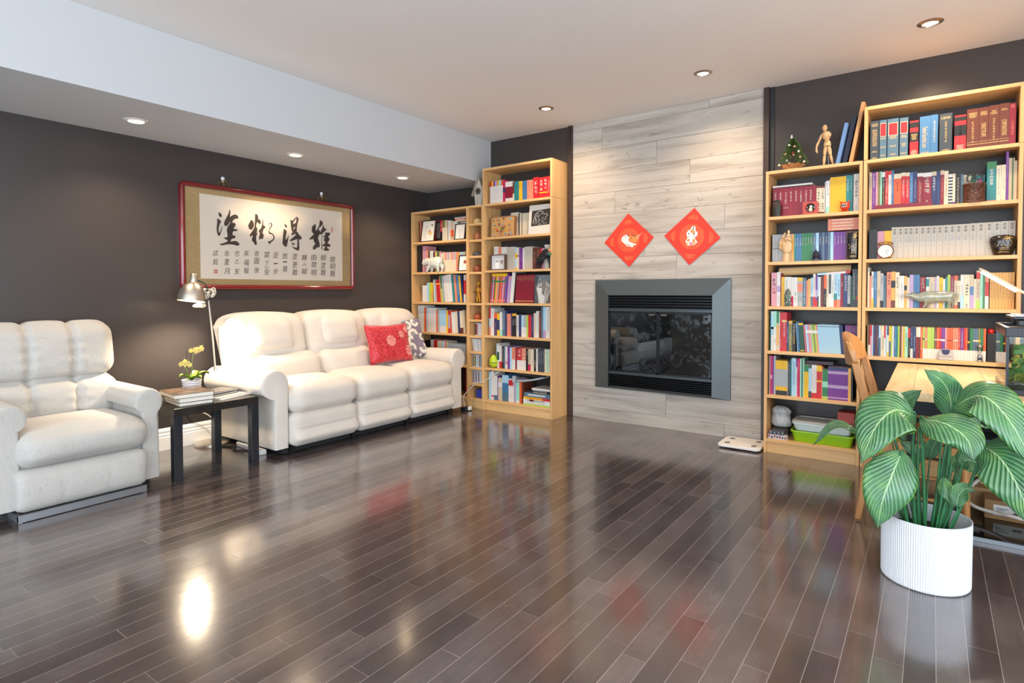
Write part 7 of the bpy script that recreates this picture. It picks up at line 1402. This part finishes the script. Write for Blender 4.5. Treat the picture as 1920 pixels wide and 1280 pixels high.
# ================================================================ peace lily in the fluted pot
def m_leaf():
    g = NT('lily_leaf'); a = g.n('Attribute', attribute_name='va').outputs['Fac']; l = g.n('Attribute', attribute_name='vl').outputs['Fac']
    aa = g.ma('ABSOLUTE', a); ph = g.ma('SUBTRACT', g.ma('MULTIPLY', l, 120.0), g.ma('MULTIPLY', g.ma('POWER', aa, 0.8), 34.0)); s_ = g.ma('SINE', ph)
    tc = g.n('TexCoord'); n = g.n('TexNoise', {'Vector': tc.outputs['Object'], 'Scale': 14.0, 'Detail': 3.0})
    base = g.ramp(n.outputs[0], [(0.3, '1f5636'), (0.55, '35733f'), (0.75, '5c8f44')])
    c = g.mix(g.ma('MULTIPLY', g.ma('MAXIMUM', s_, 0.0), 0.30), base, 'a4c89c')
    c = g.mix(g.ma('MULTIPLY', g.ma('LESS_THAN', aa, 0.030), 0.8), c, 'b4d49a'); c = g.mix(g.ma('MULTIPLY', g.ma('GREATER_THAN', aa, 0.965), 0.5), c, '8fbe3c')
    g.set('Base Color', c); g.set('Roughness', 0.30); g.set('Specular IOR Level', 0.6); g.set('Coat Weight', 0.25); g.set('Coat Roughness', 0.2); g.set('Transmission Weight', 0.0); g.set('Subsurface Weight', 0.0)
    bp = g.n('Bump', {'Height': s_, 'Strength': 0.5, 'Distance': 0.0025}); g.set('Normal', bp.outputs[0]); return g.m
LEAF = m_leaf(); STEM = mat('lily_stem', '2f6e42', 0.35, var=0.3, vscale=20)
PC = Vector((4.58, -1.87, 0))
plant = thing('peace_lily', 'large leafy peace lily growing in the round white fluted pot at the right', 'potted plant', PC)
def leaf(pts, hw, N, droop=0.15, soil=None, sr=0.0055, name='leaf', fold=0.18, wave=0.006, asym=1.0):
    C = [un(u, v, 'y', y)-PC for u, v, y in pts]; n, m_ = 44, 14; q = bez(C, n); N = Vector(N).normalized(); V = []; va = []; vl = []; F = []
    Ls = sum((q[i+1]-q[i]).length for i in range(n))
    for i in range(n+1):
        t = i/n; T = (q[min(i+1, n)]-q[max(i-1, 0)]).normalized(); S = T.cross(N).normalized(); Nn = S.cross(T).normalized()
        w = hw*(math.sin(PI*min(1, t**0.72)))**0.80*(1 if t < 0.88 else 1-0.55*((t-0.88)/0.12)) if 0 < t < 1 else 0.0004
        w = max(w, 0.0005)
        for j in range(m_+1):
            a = -1+2*j/m_; ww = w*(asym if a > 0 else 1.0)
            vein = math.sin(t*60*max(1, Ls/0.3)*0.6-abs(a)**0.8*17); off = fold*ww*abs(a)**1.2-droop*ww*a*a+wave*0.25*vein*(1-abs(a)**3)*min(1, w/0.03)+wave*math.sin(t*9+a*3)*abs(a)**2
            V.append(tuple(q[i]+S*ww*a+Nn*off)); va.append(a); vl.append(t*max(1, Ls/0.3)*0.6)
    nv = len(V)
    for i in range(n):
        for j in range(m_): a = i*(m_+1)+j; F.append((a, a+1, a+m_+2, a+m_+1))
    b = MB(); b.recalc = False; b.add(V, F); o = b.build(name, LEAF, plant, smooth=3)
    for nm, dat in (('va', va), ('vl', vl)):
        at_ = o.data.attributes.new(nm, 'FLOAT', 'POINT')
        for i, x in enumerate(dat): at_.data[i].value = x
    s_ = o.modifiers.new('thick', 'SOLIDIFY'); s_.thickness = 0.0009
    if soil is not None:
        s0 = Vector((soil[0], soil[1], 0.195)); e = q[0]; mid = s0.lerp(e, 0.5)+Vector((soil[0]*0.3, soil[1]*0.3, 0.05)); pp = bez([s0, mid, e, q[3]], 18)
        b = MB(); b.tube([tuple(p) for p in pp], [sr*0.78*(1.7-1.05*k/18) for k in range(19)], 8); b.build('stem', STEM, plant, smooth=2)
leaf([(1716, 779, -1.90), (1678, 769, -1.97), (1642, 800, -2.03), (1614, 868, -2.08)], 0.112, (-0.25, -0.85, 0.55), soil=(-0.035, -0.02), droop=0.25)
leaf([(1692, 845, -2.00), (1672, 892, -2.06), (1655, 938, -2.09), (1645, 990, -2.10)], 0.088, (0.1, -1, 0.25), soil=(-0.055, -0.05), droop=0.3)
leaf([(1610, 812, -1.72), (1585, 797, -1.74), (1553, 803, -1.75), (1525, 833, -1.76)], 0.036, (0.0, -0.35, 1.0), soil=(-0.06, 0.04))
leaf([(1668, 792, -1.72), (1682, 768, -1.72), (1702, 748, -1.72), (1729, 731, -1.72)], 0.046, (0.35, -0.9, 0.1), soil=(-0.03, 0.05))
leaf([(1783, 782, -1.78), (1782, 748, -1.79), (1768, 716, -1.81), (1733, 692, -1.84)], 0.058, (0.15, -0.95, 0.35), soil=(0.02, 0.03), asym=0.9)
leaf([(1786, 762, -1.86), (1840, 742, -1.93), (1890, 785, -1.98), (1945, 880, -2.02)], 0.095, (0.15, -0.72, 0.70), soil=(0.04, 0.0), droop=0.3)
leaf([(1726, 786, -1.98), (1770, 793, -2.04), (1812, 822, -2.09), (1826, 864, -2.12)], 0.080, (-0.05, -0.62, 0.80), soil=(0.0, -0.04), droop=0.35)
leaf([(1842, 834, -1.93), (1878, 862, -1.99), (1912, 920, -2.04), (1936, 992, -2.06)], 0.098, (-0.35, -0.85, 0.35), soil=(0.07, -0.03), droop=0.2)
leaf([(1796, 872, -1.82), (1815, 862, -1.83), (1838, 872, -1.84), (1859, 897, -1.85)], 0.052, (0.0, -0.75, 0.6), soil=(0.045, 0.03))
leaf([(1784, 768, -1.74), (1802, 772, -1.74), (1818, 795, -1.75), (1828, 836, -1.76)], 0.050, (0.25, -0.9, 0.4), soil=(0.03, 0.055))
leaf([(1812, 805, -1.62), (1828, 800, -1.62), (1842, 799, -1.62), (1856, 801, -1.62)], 0.014, (0.0, -0.5, 0.9), soil=(0.06, 0.06), sr=0.003)
leaf([(1794, 950, -1.93), (1797, 930, -1.93), (1810, 916, -1.93), (1830, 921, -1.93)], 0.032, (-0.1, -0.9, 0.45), soil=(0.06, -0.06), sr=0.003)
leaf([(1768, 895, -1.90), (1772, 912, -1.91), (1780, 932, -1.92), (1789, 954, -1.92)], 0.026, (-0.2, -1, 0.1), soil=(0.03, -0.05), sr=0.003)
leaf([(1714, 852, -1.76), (1708, 842, -1.76), (1700, 834, -1.76), (1687, 827, -1.76)], 0.024, (0.0, -0.9, 0.4), soil=(-0.02, 0.06), sr=0.003)
leaf([(1646, 866, -1.74), (1636, 872, -1.75), (1626, 880, -1.76), (1617, 891, -1.77)], 0.020, (0.0, -0.9, 0.5), soil=(-0.07, 0.03), sr=0.003)
leaf([(1744, 860, -1.72), (1748, 842, -1.72), (1756, 826, -1.72), (1766, 810, -1.72)], 0.030, (0.1, -1, 0.1), soil=(0.0, 0.07), sr=0.003)
leaf([(1774, 886, -1.74), (1780, 874, -1.74), (1788, 864, -1.74), (1802, 853, -1.74)], 0.028, (0.1, -1, 0.2), soil=(0.03, 0.07), sr=0.003)
leaf([(1716, 868, -1.70), (1722, 856, -1.70), (1732, 848, -1.70), (1746, 846, -1.70)], 0.026, (0.0, -0.9, 0.5), soil=(-0.01, 0.08), sr=0.003)
leaf([(1808, 776, -1.60), (1822, 768, -1.60), (1840, 770, -1.60), (1856, 782, -1.60)], 0.028, (0.1, -0.6, 0.8), soil=(0.07, 0.07), sr=0.003)
leaf([(1668, 800, -1.66), (1680, 805, -1.66), (1690, 815, -1.66), (1698, 832, -1.66)], 0.026, (0.0, -0.9, 0.4), soil=(-0.05, 0.07), sr=0.003)
for (u, v, sx, sy, r) in ((1722, 800, -0.02, -0.015, 0.007), (1733, 815, -0.005, 0.0, 0.004), (1765, 820, 0.02, -0.01, 0.006), (1784, 872, 0.035, -0.03, 0.007), (1806, 862, 0.05, -0.02, 0.005), (1712, 820, -0.03, -0.03, 0.007), (1740, 905, 0.0, -0.05, 0.003), (1693, 900, -0.05, -0.03, 0.006)):
    b = MB(); e = un(u, v, 'y', -1.87+sy)-PC; b.tube([tuple(p) for p in bez([Vector((sx, sy, 0.195)), Vector((sx, sy, 0.195)).lerp(e, 0.5)+Vector((sx*0.2, 0, 0)), e], 12)], [r*0.8*(1.5-0.9*k/12) for k in range(13)], 8); b.build('stem', STEM, plant, smooth=2)
def pot():
    t = thing('plant_pot', 'round white vertically fluted plant pot on the floor at the right', 'pot', PC); n = 230; w_ = mat('white_metal_pot', 'dfe3e8', 0.42)
    def ring(r, z, fl): return [((r-(0.0022 if (j % 2) and fl else 0))*math.cos(2*PI*j/n), (r-(0.0022 if (j % 2) and fl else 0))*math.sin(2*PI*j/n), z) for j in range(n)]
    b = MB(); b.loft([ring(0.142, 0.0, False), ring(0.148, 0.004, False), ring(0.1505, 0.010, True), ring(0.1515, 0.255, True), ring(0.1515, 0.262, False), ring(0.149, 0.263, False), ring(0.148, 0.258, False), ring(0.148, 0.02, False)], caps=True); b.build('shell', w_, t, smooth=0.12)
    o = MB().lathe([(0.001, 0.19), (0.147, 0.19)], 40, 0, False).build('soil', mat('potting_soil', '2b221c', 0.95, bump=1.0, bscale=60, var=0.6, vscale=50), t)
pot()

# ================================================================ desk, chair, aquarium, lamp
DZ = 0.706; DX0, DX1, DY0, DY1 = 4.418, 5.42, -1.545, -0.296
def desk():
    t = thing('desk', 'pale plank-topped desk with black frame standing against the right bookcase', 'desk', ((DX0+DX1)/2, (DY0+DY1)/2, 0))
    g = NT('pale_plank_top'); tc = g.n('TexCoord'); sp = g.n('SeparateXYZ', {0: tc.outputs['Object']}); mp = g.n('Mapping', {0: tc.outputs['Object']}); mp.inputs['Scale'].default_value = (22, 2.2, 22)
    n = g.n('TexNoise', {'Vector': mp.outputs[0], 'Scale': 1.0, 'Detail': 5.0, 'Distortion': 0.8}); c = g.ramp(n.outputs[0], [(0.3, 'c9a878'), (0.7, 'e2c89c')]); f = g.ma('FRACT', g.ma('DIVIDE', g.ma('ADD', sp.outputs[0], 5.035), 0.145)); c = g.mix(g.ma('MULTIPLY', g.ma('LESS_THAN', f, 0.014), 0.75), c, '5a4228')
    g.set('Base Color', c); g.set('Roughness', 0.45)
    b = mw(t); b.box(DX0, DY0, DZ-0.040, DX1, DY1, DZ); b.build('desktop', g.m, t, bevel=0.002)
    bk = mat('black_steel', '1a1d22', 0.4, metal=0.3)
    b = mw(t); b.box(DX0+0.07, DY0+0.05, DZ-0.11, DX1-0.07, DY0+0.09, DZ-0.041); b.build('frame_beam', bk, t, bevel=0.002)
    b = mw(t); b.box(DX0+0.07, DY1-0.09, DZ-0.11, DX1-0.07, DY1-0.05, DZ-0.041); b.build('frame_beam', bk, t, bevel=0.002)
    for x in (DX0+0.085, DX1-0.13):
        for y in (DY0+0.05, DY1-0.09): b = mw(t); b.box(x, y, 0, x+0.035, y+0.035, DZ-0.11); b.build('leg', bk, t, bevel=0.002)
    for s_ in (1, -1):
        b = mw(t); a, c = (4.80, 5.20) if s_ > 0 else (5.20, 4.80); b.tube([(a, DY1-0.16-0.02*(s_ < 0), 0.05), (c, DY1-0.16-0.02*(s_ < 0), 0.58)], 0.016, 8); b.build('cross_brace', bk, t, smooth=1)
desk()
def chair():
    t = thing('wooden_armchair', 'curved-back light wooden chair pushed in at the left side of the desk', 'chair', (4.45, -1.115, 0)); w_ = wood('beech_chair', '9c6636', 'c48c54', 2, 1.0, 0.28, 0.5)
    YN, YF = -1.335, -0.90
    X = lambda u, v: un(u, v, 'y', YN)
    P = [X(1608, 972), X(1622, 900), X(1631, 830), X(1629, 775), X(1616, 725), X(1604, 680)]
    for y in (YN, YF):
        pts = bez([(p.x, y, max(0.0, p.z)) for p in P], 20); secs = []
        for i, p in enumerate(pts):
            s_ = 0.011+0.007*math.sin(PI*min(1, p.z/0.95)); secs.append([(p.x-s_*1.25, y-s_, p.z), (p.x+s_*1.25, y-s_, p.z), (p.x+s_*1.25, y+s_, p.z), (p.x-s_*1.25, y+s_, p.z)])
        b = mw(t); b.loft(secs); b.build('rear_leg', w_, t, bevel=0.005, smooth=0.8)
        b = mw(t); b.tube([(4.74, y+(0.03 if y == YN else -0.03), 0), (4.72, y+(0.03 if y == YN else -0.03), 0.43)], [0.013, 0.019], 10); b.build('front_leg', w_, t, smooth=1)
        a0 = X(1609, 757); b = mw(t); q = bez([(a0.x, y, a0.z), (a0.x+0.08, y-(0.02 if y == YN else -0.02), a0.z-0.012), (a0.x+0.22, y-(0.015 if y == YN else -0.015), a0.z-0.012), (a0.x+0.36, y, a0.z-0.01)], 14)
        b.loft([[(p.x, p.y-0.012, p.z-0.022), (p.x, p.y+0.012, p.z-0.022), (p.x, p.y+0.016, p.z), (p.x, p.y-0.016, p.z)] for p in q]); b.build('armrest', w_, t, bevel=0.004, smooth=0.8)
        b = mw(t); e = q[-1]; b.tube([(e.x-0.02, e.y, e.z-0.02), (4.72, e.y, 0.43)], [0.013, 0.016], 10); b.build('arm_post', w_, t, smooth=1)
    top = X(1604, 672); secs = []
    for i in range(25):
        s_ = -1+2*i/24; y = (YN+YF)/2+s_*0.235; x = top.x-0.055*(1-s_*s_)+0.004; hh = 0.052+0.030*(1-s_*s_); zc = top.z+0.012+0.030*(1-s_*s_); e = 0.55 if abs(s_) > 0.99 else (0.85 if abs(s_) > 0.9 else 1); th = 0.013
        ln = 0.02
        secs.append([(x-th+ln*0.0, y, zc-hh*e), (x+th, y, zc-hh*e), (x+th-ln, y, zc+hh*e*0.9), (x-ln, y, zc+hh*e), (x-th-ln, y, zc+hh*e*0.9)])
    b = mw(t); b.loft(secs); b.build('crest_rail', w_, t, bevel=0.006, smooth=0.9)
    secs = []
    for i in range(13): s_ = -1+2*i/12; y = (YN+YF)/2+s_*0.215; x = 4.37-0.03*(1-s_*s_); secs.append([(x-0.008, y, 0.60), (x+0.008, y, 0.60), (x+0.004, y, 0.64), (x-0.012, y, 0.64)])
    b = mw(t); b.cushion((4.555, -1.1175, 0.445), (0.215, 0.205, 0.014), 0.012, (14, 14, 4), (0, 0, -0.006)); b.build('seat', wood('beech_seat', 'a9652e', 'c98446', 0, 1.0, 0.3), t, smooth=1.5, weld=True)
    for y in (YN+0.01, YF-0.01): b = mw(t); b.box(4.37, y-0.01, 0.37, 4.73, y+0.01, 0.428); b.build('seat_rail', w_, t, bevel=0.003)
    for x in (4.38, 4.72): b = mw(t); b.box(x-0.01, YN, 0.37, x+0.01, YF, 0.428); b.build('seat_rail', w_, t, bevel=0.003)
    for y in (YN, YF): b = mw(t); b.tube([(4.365, y, 0.16), (4.72, y+(0.03 if y == YN else -0.03), 0.16)], 0.009, 8); b.build('stretcher', w_, t, smooth=1)
chair()
def aquarium():
    x0, x1, y0, y1, z0, z1 = 4.857, 5.20, -1.395, -0.885, DZ+0.0008, DZ+0.298
    t = thing('aquarium', 'planted glass aquarium with black hood on the desk, cut off by right edge', 'aquarium', ((x0+x1)/2, (y0+y1)/2, z0)); bk = mat('hood_black', '1d2228', 0.3); gl = glassy('aquarium_glass', (0.90, 0.95, 0.92), 0.0, 1.35)
    def B(n, a, c, e, f, g_, h, m, **k): b = mw(t); b.box(a, c, e, f, g_, h); return b.build(n, m, t, **k)
    B('base_rim', x0, y0, z0, x1, y1, z0+0.024, bk, bevel=0.002)
    hz = z1-0.042
    b = mw(t); b.box(x0-0.004, y0-0.004, hz, x1+0.004, y0+0.012, z1); b.box(x0-0.004, y1-0.012, hz, x1+0.004, y1+0.004, z1); b.box(x0-0.004, y0+0.012, hz, x0+0.012, y1-0.012, z1); b.box(x1-0.012, y0+0.012, hz, x1+0.004, y1-0.012, z1); b.box(x0+0.012, y0+0.012, hz+0.02, x1-0.012, y1-0.012, hz+0.026); hd = b.build('hood', bk, t, bevel=0.003)
    b = MB(); l = t.location
    for i in range(30): x = x0+(x1-x0)*(i+0.5)/30; b.box(x-0.002-l.x, y0-0.0055-l.y, hz+0.004-l.z, x+0.002-l.x, y0-0.0042-l.y, z1-0.006-l.z)
    b.build('hood_ribs', bk, t)['kind'] = 'stuff'
    for (x, y) in ((x0, y0), (x1-0.010, y0)): B('corner_post', x, y, z0+0.024, x+0.010, y+0.010, hz, bk)
    for n, a in (('glass_pane', (x0+0.010, y0, z0+0.024, x1-0.010, y0+0.004, hz)), ('glass_pane', (x0, y0+0.010, z0+0.024, x0+0.004, y1, hz)), ('glass_pane', (x0+0.004, y1-0.004, z0+0.024, x1-0.004, y1, hz)), ('glass_pane', (x1-0.004, y0+0.010, z0+0.024, x1, y1-0.004, hz))): B(n, *a, gl)
    rr = random.Random(8); b = mw(t); b.box(x0+0.006, y0+0.006, z0+0.0245, x1-0.006, y1-0.006, z0+0.045)
    cols = ['4a4640', '8a7a68', '2e3436', 'b8aa94', '6a5a48', '56666a']
    for i in range(330): b.ball((rr.uniform(x0+0.012, x1-0.012), rr.uniform(y0+0.012, y1-0.012) if i > 150 else y0+0.014, z0+0.045+rr.uniform(0, 0.012)), rr.uniform(0.004, 0.009), 6, rr.randrange(6), (1, 0.8, 0.7))
    b.build('gravel', [mat('pebble_'+c, c, 0.4) for c in cols], t, smooth=2)['kind'] = 'stuff'
    gm = mat('aquatic_leaf', '4c7a2c', 0.45, var=0.4, vscale=30); gy = mat('aquatic_leaf_yellow', '98982e', 0.45, var=0.3, vscale=30)
    def fern(u, v, s_, m, yy=-1.34):
        p = un(u, v, 'y', yy); b = mw(t)
        for k in range(5):
            a = rr.uniform(0, 2*PI); d = Vector((math.cos(a), math.sin(a)*0.3, math.sin(a*1.3)*0.7)).normalized(); q = Vector((-d.z, 0.2, d.x)).normalized(); c = [p, p+d*s_*0.5+q*s_*0.35, p+d*s_, p+d*s_*0.5-q*s_*0.35]; b.add([tuple(e) for e in c]+[tuple(e+Vector((0, 0.001, 0))) for e in c], [(0, 1, 2, 3), (7, 6, 5, 4), (0, 1, 5, 4), (1, 2, 6, 5), (2, 3, 7, 6), (3, 0, 4, 7)])
        b.build('water_plant', m, t)
    for u, v, s_, m in ((1906, 680, 0.035, gm), (1914, 690, 0.04, gm), (1903, 706, 0.04, gy), (1910, 715, 0.045, gy), (1918, 700, 0.05, gy), (1899, 700, 0.03, gm), (1917, 672, 0.04, gy), (1912, 655, 0.03, gm), (1925, 690, 0.05, gm), (1940, 700, 0.06, gm), (1935, 670, 0.05, gy)): fern(u, v, s_, m)
    p = un(1899, 652, 'y', -1.30); q = un(1921, 666, 'y', -1.30); b = mw(t); b.box(p.x, -1.31, q.z, q.x+0.01, -1.27, p.z); b.build('floating_pot', mat('translucent_green', '6a9a4a', 0.3), t, bevel=0.006)
    p = un(1908, 668, 'y', -1.32); b = mw(t); b.tube([tuple(e) for e in bez([(p.x-0.01, -1.32, p.z), (p.x-0.028, -1.32, p.z-0.012), (p.x-0.012, -1.32, p.z-0.028), (p.x+0.012, -1.32, p.z-0.022), (p.x+0.03, -1.32, p.z)], 14)], 0.0022, 6); b.build('air_tube', M_blk, t, smooth=1)
    b = mw(t); b.tube([(4.99, -1.15, z0+0.05), (5.02, -1.2, z0+0.10), (5.08, -1.22, z0+0.13)], [0.018, 0.013, 0.007], 8); b.tube([(4.95, -1.25, z0+0.048), (5.05, -1.28, z0+0.055), (5.15, -1.25, z0+0.05)], [0.012, 0.016, 0.010], 8); b.build('driftwood', mat('driftwood', '5e4a36', 0.8, bump=0.6, bscale=50), t, smooth=1)
    for y in (-1.28, -1.06): b = mw(t); b.box(4.905, y, z1+0.0005, 5.19, y+0.06, z1+0.030); b.build('filter_housing', bk, t, bevel=0.004)
    b = mw(t); b.box(4.885, -1.30, z1+0.0305, 5.20, -0.98, z1+0.045); b.build('light_unit', mat('hood_black'), t, bevel=0.004)
    b = mw(t); [b.box(4.90, -1.28+i*0.06, z1+0.0455, 5.19, -1.25+i*0.06, z1+0.050) for i in range(5)]; b.build('light_unit_fins', mat('silver_cap'), t)['kind'] = 'stuff'
aquarium()
def desk_lamp():
    Y = -0.86; p = un(1836, 503, 'y', Y); q = un(1912, 545, 'y', Y); d = (q-p).normalized(); e = p+d*0.42; t = thing('desk_lamp', 'slim lit LED bar desk lamp slanting in from the right edge above the aquarium', 'lamp', (5.30, Y, DZ+0.0008)); al = mat('lamp_champagne', 'c9b498', 0.35, metal=0.4)
    b = mw(t); w = 0.017; up = Vector((-d.z, 0, d.x)); secs = []
    for k, s_ in ((0, 0.5), (0.012, 0.85), (0.03, 1), (0.42, 1)):
        c = p+d*k; secs.append([tuple(c+Vector((0, -w*s_, 0))+up*-0.004), tuple(c+Vector((0, w*s_, 0))+up*-0.004), tuple(c+Vector((0, w*s_*0.8, 0))+up*0.007*s_), tuple(c+Vector((0, -w*s_*0.8, 0))+up*0.007*s_)])
    b.loft(secs); b.build('lamp_arm', al, t, smooth=0.8)
    b = mw(t); a, c = p+d*0.018, p+d*0.19; secs = [[tuple(k_+Vector((0, -w*0.75, 0))-up*0.015), tuple(k_+Vector((0, w*0.75, 0))-up*0.015), tuple(k_+Vector((0, w*0.75, 0))-up*0.0045), tuple(k_+Vector((0, -w*0.75, 0))-up*0.0045)] for k_ in (a, c)]; b.loft(secs); b.build('light_strip', mat('led_strip', 'fff4e0', emit=40, ecol='fff0d8'), t)
    b = mw(t); b.tube([tuple(e), (5.36, Y, e.z-0.02), (5.36, Y, DZ+0.02)], 0.009, 10); b.build('post', al, t, smooth=1)
    b = mw(t); b.at_ = 0; b.M = b.M @ Matrix.Translation((5.345, Y, DZ+0.001)); b.cyl(0.07, 0, 0.018, 28); b.build('base', al, t, smooth=0.6)
    l = bpy.data.lights.new('led', 'AREA'); l.shape = 'RECTANGLE'; l.size = 0.17; l.size_y = 0.02; l.energy = 5; l.color = (1, 0.88, 0.70); o = bpy.data.objects.new('led', l); COL.objects.link(o); o.parent = t
    m_ = (a+c)/2-up*0.018; o.location = m_-t.location; o.rotation_euler = (0, math.atan2(-d.z, d.x), 0)
desk_lamp()
# ---- right bookcase lower shelves and the floor under the desk
lb = mat('lime_plastic', '8fc018', 0.3)
p = un(1626, 733, 'y', -0.24); tag(MB().box(0, 0, 0, 0.045, 0.07, 0.045).build('box', lb, None, loc=(4.240, -0.255, S1[4]+0.0006), bevel=0.003), 'tiny lime green box on the right bookcase shelf behind the chair', 'box')
t = thing('label_printer', 'small off-white device with a dark slot on the shelf behind the chair', 'device', (4.345, -0.20, S1[4]+0.0006)); MB().box(-0.05, -0.06, 0, 0.06, 0.07, 0.075).build('body', mat('off_white_plastic', 'c9c4ba', 0.5), t, bevel=0.004); MB().box(-0.010, -0.0615, 0.010, 0.055, -0.0595, 0.048).build('slot', M_blk, t)
tag(MB().box(0, 0, 0, 0.22, 0.20, 0.24).build('box', lb, None, loc=(4.245, -0.262, S1[5]+0.0006), bevel=0.006), 'lime green storage box on the lowest right bookcase shelf behind the chair', 'box')
t = thing('router_box', 'grey blue carton with a red label on the lowest right bookcase shelf', 'box', (4.83, -0.16, S1[5]+0.0006)); MB().box(-0.13, -0.10, 0, 0.12, 0.10, 0.17).build('carton', mat('grey_blue_carton', '5d6f7c', 0.5), t, bevel=0.002); MB().box(0.0, -0.1012, 0.10, 0.09, -0.1002, 0.135).build('red_label', mat('label_red', 'c03038', 0.5), t)
tag(MB().box(0, 0, 0, 0.16, 0.20, 0.20).build('box', mat('dark_brown_carton', '3a2c24', 0.7), None, loc=(4.51, -0.25, S1[5]+0.0006), bevel=0.002), 'dark brown carton on the lowest right bookcase shelf under the desk', 'box')
t = thing('floor_tray', 'glossy black plastic tray on the floor under the desk', 'tray', (5.05, -1.03, 0.0008)); b = MB(); b.box(-0.38, -0.26, 0, 0.40, 0.26, 0.010); b.build('tray', mat('gloss_black', '0c0c0e', 0.08), t, bevel=0.003); MB().box(-0.38, -0.272, 0.0, 0.40, -0.2605, 0.020).build('front_edge', mat('steel_edge', '7c8288', 0.3, metal=0.8), t)
t = thing('parcel', 'cardboard parcel with a white label on the black tray under the desk', 'box', (4.93, -0.89, 0.0115)); kb = mat('kraft_card', '8e6a44', 0.8, var=0.15, vscale=6)
MB().box(-0.11, -0.06, 0, 0.16, 0.08, 0.095).build('carton', kb, t, bevel=0.002)
b = MB(); b.box(-0.075, -0.0612, 0.02, 0.06, -0.0602, 0.075); [b.box(-0.065, -0.0616, 0.03+i*0.009, -0.060+0.05*((i*37) % 7)/7, -0.0612, 0.033+i*0.009, 1) for i in range(4)]; b.box(0.0, -0.0616, 0.035, 0.035, -0.0612, 0.045, 1); b.build('label', [mat('label_white', 'c8c6c2', 0.6), M_blk], t)
tag(MB().box(-0.05, -0.05, 0, 0.06, 0.05, 0.10).build('box', mat('tan_carton', 'a08058', 0.8), None, loc=(4.80, -0.72, 0.0115), bevel=0.002), 'small tan carton behind the labelled parcel under the desk', 'box')
def cable(name, label, pts, r, m, cat='cable', n=30):
    P = [Vector(p) for p in pts]; b = MB(); b.tube([tuple(p) for p in bez(P, n)], r, 8); return tag(b.build(name, m, smooth=2), label, cat)
wc = mat('white_cable', 'd8d0c8', 0.45)
cable('hose', 'thick white hose curving over the black tray under the desk', [un(1836, 898, 'y', -0.75), un(1812, 922, 'y', -0.85), un(1822, 946, 'y', -0.95), un(1868, 962, 'y', -1.02), un(1912, 972, 'y', -1.08), (5.15, -1.1, 0.04)], 0.009, wc, 'hose')
cable('cable', 'white cable rising from behind the sofa arm into the tall bookcase', [(0.86, -0.375, 0.006), un(869, 745, 'y', -0.34), un(876, 734, 'y', -0.31), un(892, 719, 'y', -0.30), un(906, 715, 'y', -0.295), un(921, 706, 'y', -0.29), un(931, 699, 'y', -0.285), (1.20, -0.265, 0.385)], 0.004, wc)
t = thing('power_adapter', 'black power adapter with white plug on the floor beside the sofa', 'adapter', (0.90, -0.40, 0.0005)); MB().box(-0.04, -0.05, 0, 0.03, 0.05, 0.035).build('body', M_blk, t, bevel=0.006); MB().box(0.0305, -0.02, 0.008, 0.05, 0.02, 0.045).build('plug', mat('white_plastic', 'e4e2de', 0.4), t, bevel=0.003)
p = un(460, 834, 'z', 0.02); q = un(491, 847, 'z', 0.02)
t = thing('power_strip', 'white power strip on the floor between side table and sofa', 'power strip', (p.x, p.y, 0.0005)); d = q-p; an = math.atan2(d.y, d.x); t.rotation_euler = (0, 0, an); MB().box(-0.10, -0.028, 0, d.length+0.02, 0.028, 0.036).build('body', mat('white_plastic', 'e4e2de', 0.4), t, bevel=0.008); MB().box(-0.05, -0.018, 0.0362, -0.01, 0.018, 0.060).build('plug', M_blk, t, bevel=0.004)
cable('cable', 'pale lamp cord hanging from the wall behind the side table', [(0.012, -2.66, 0.36), (0.03, -2.62, 0.28), un(385, 775, 'x', 0.06), un(400, 785, 'x', 0.08), (0.09, -2.40, 0.14), (0.10, -2.46, 0.045)], 0.004, wc)
cable('cable', 'black cord looped on the floor beside the lamp base', [(0.27, -2.50, 0.006), (0.36, -2.46, 0.006), (0.45, -2.50, 0.006), (0.52, -2.46, 0.006), (0.60, -2.38, 0.006)], 0.0045, M_blk)
# ================================================================ the 300 largest books stay single; the rest is one stock of small books
def keep_largest():
    bs = []
    for o in list(bpy.data.objects):
        if o.type == 'MESH' and o.parent is None and o.name.split('.')[0] == 'book':
            d = Vector(o.location)-CAM; dim = o.dimensions; bs.append((max(dim.x, 0.004)*dim.z/d.length_squared, o))
    if len(bs) <= 300: return
    bs.sort(key=lambda q: -q[0]); rest = [o for _, o in bs[300:]]; V = []; F = []; MI = []; mats = []; idx = {}
    for o in rest:
        M = Matrix.Translation(o.location) @ o.rotation_euler.to_matrix().to_4x4(); base = len(V); V += [tuple(M @ v.co) for v in o.data.vertices]; mp = []
        for m in o.data.materials:
            if m.name not in idx: idx[m.name] = len(mats); mats.append(m)
            mp.append(idx[m.name])
        for p in o.data.polygons: F.append(tuple(i+base for i in p.vertices)); MI.append(mp[p.material_index])
        me = o.data; bpy.data.objects.remove(o); bpy.data.meshes.remove(me)
    me = bpy.data.meshes.new('books'); me.from_pydata(V, [], F)
    for m in mats: me.materials.append(m)
    for p, i in zip(me.polygons, MI): p.material_index = i
    me.update(); o = bpy.data.objects.new('books', me); COL.objects.link(o)
    tag(o, 'all the smaller and thinner books filling gaps in the shelf rows', 'books', None, 'stuff')
bpy.context.view_layer.update(); keep_largest()
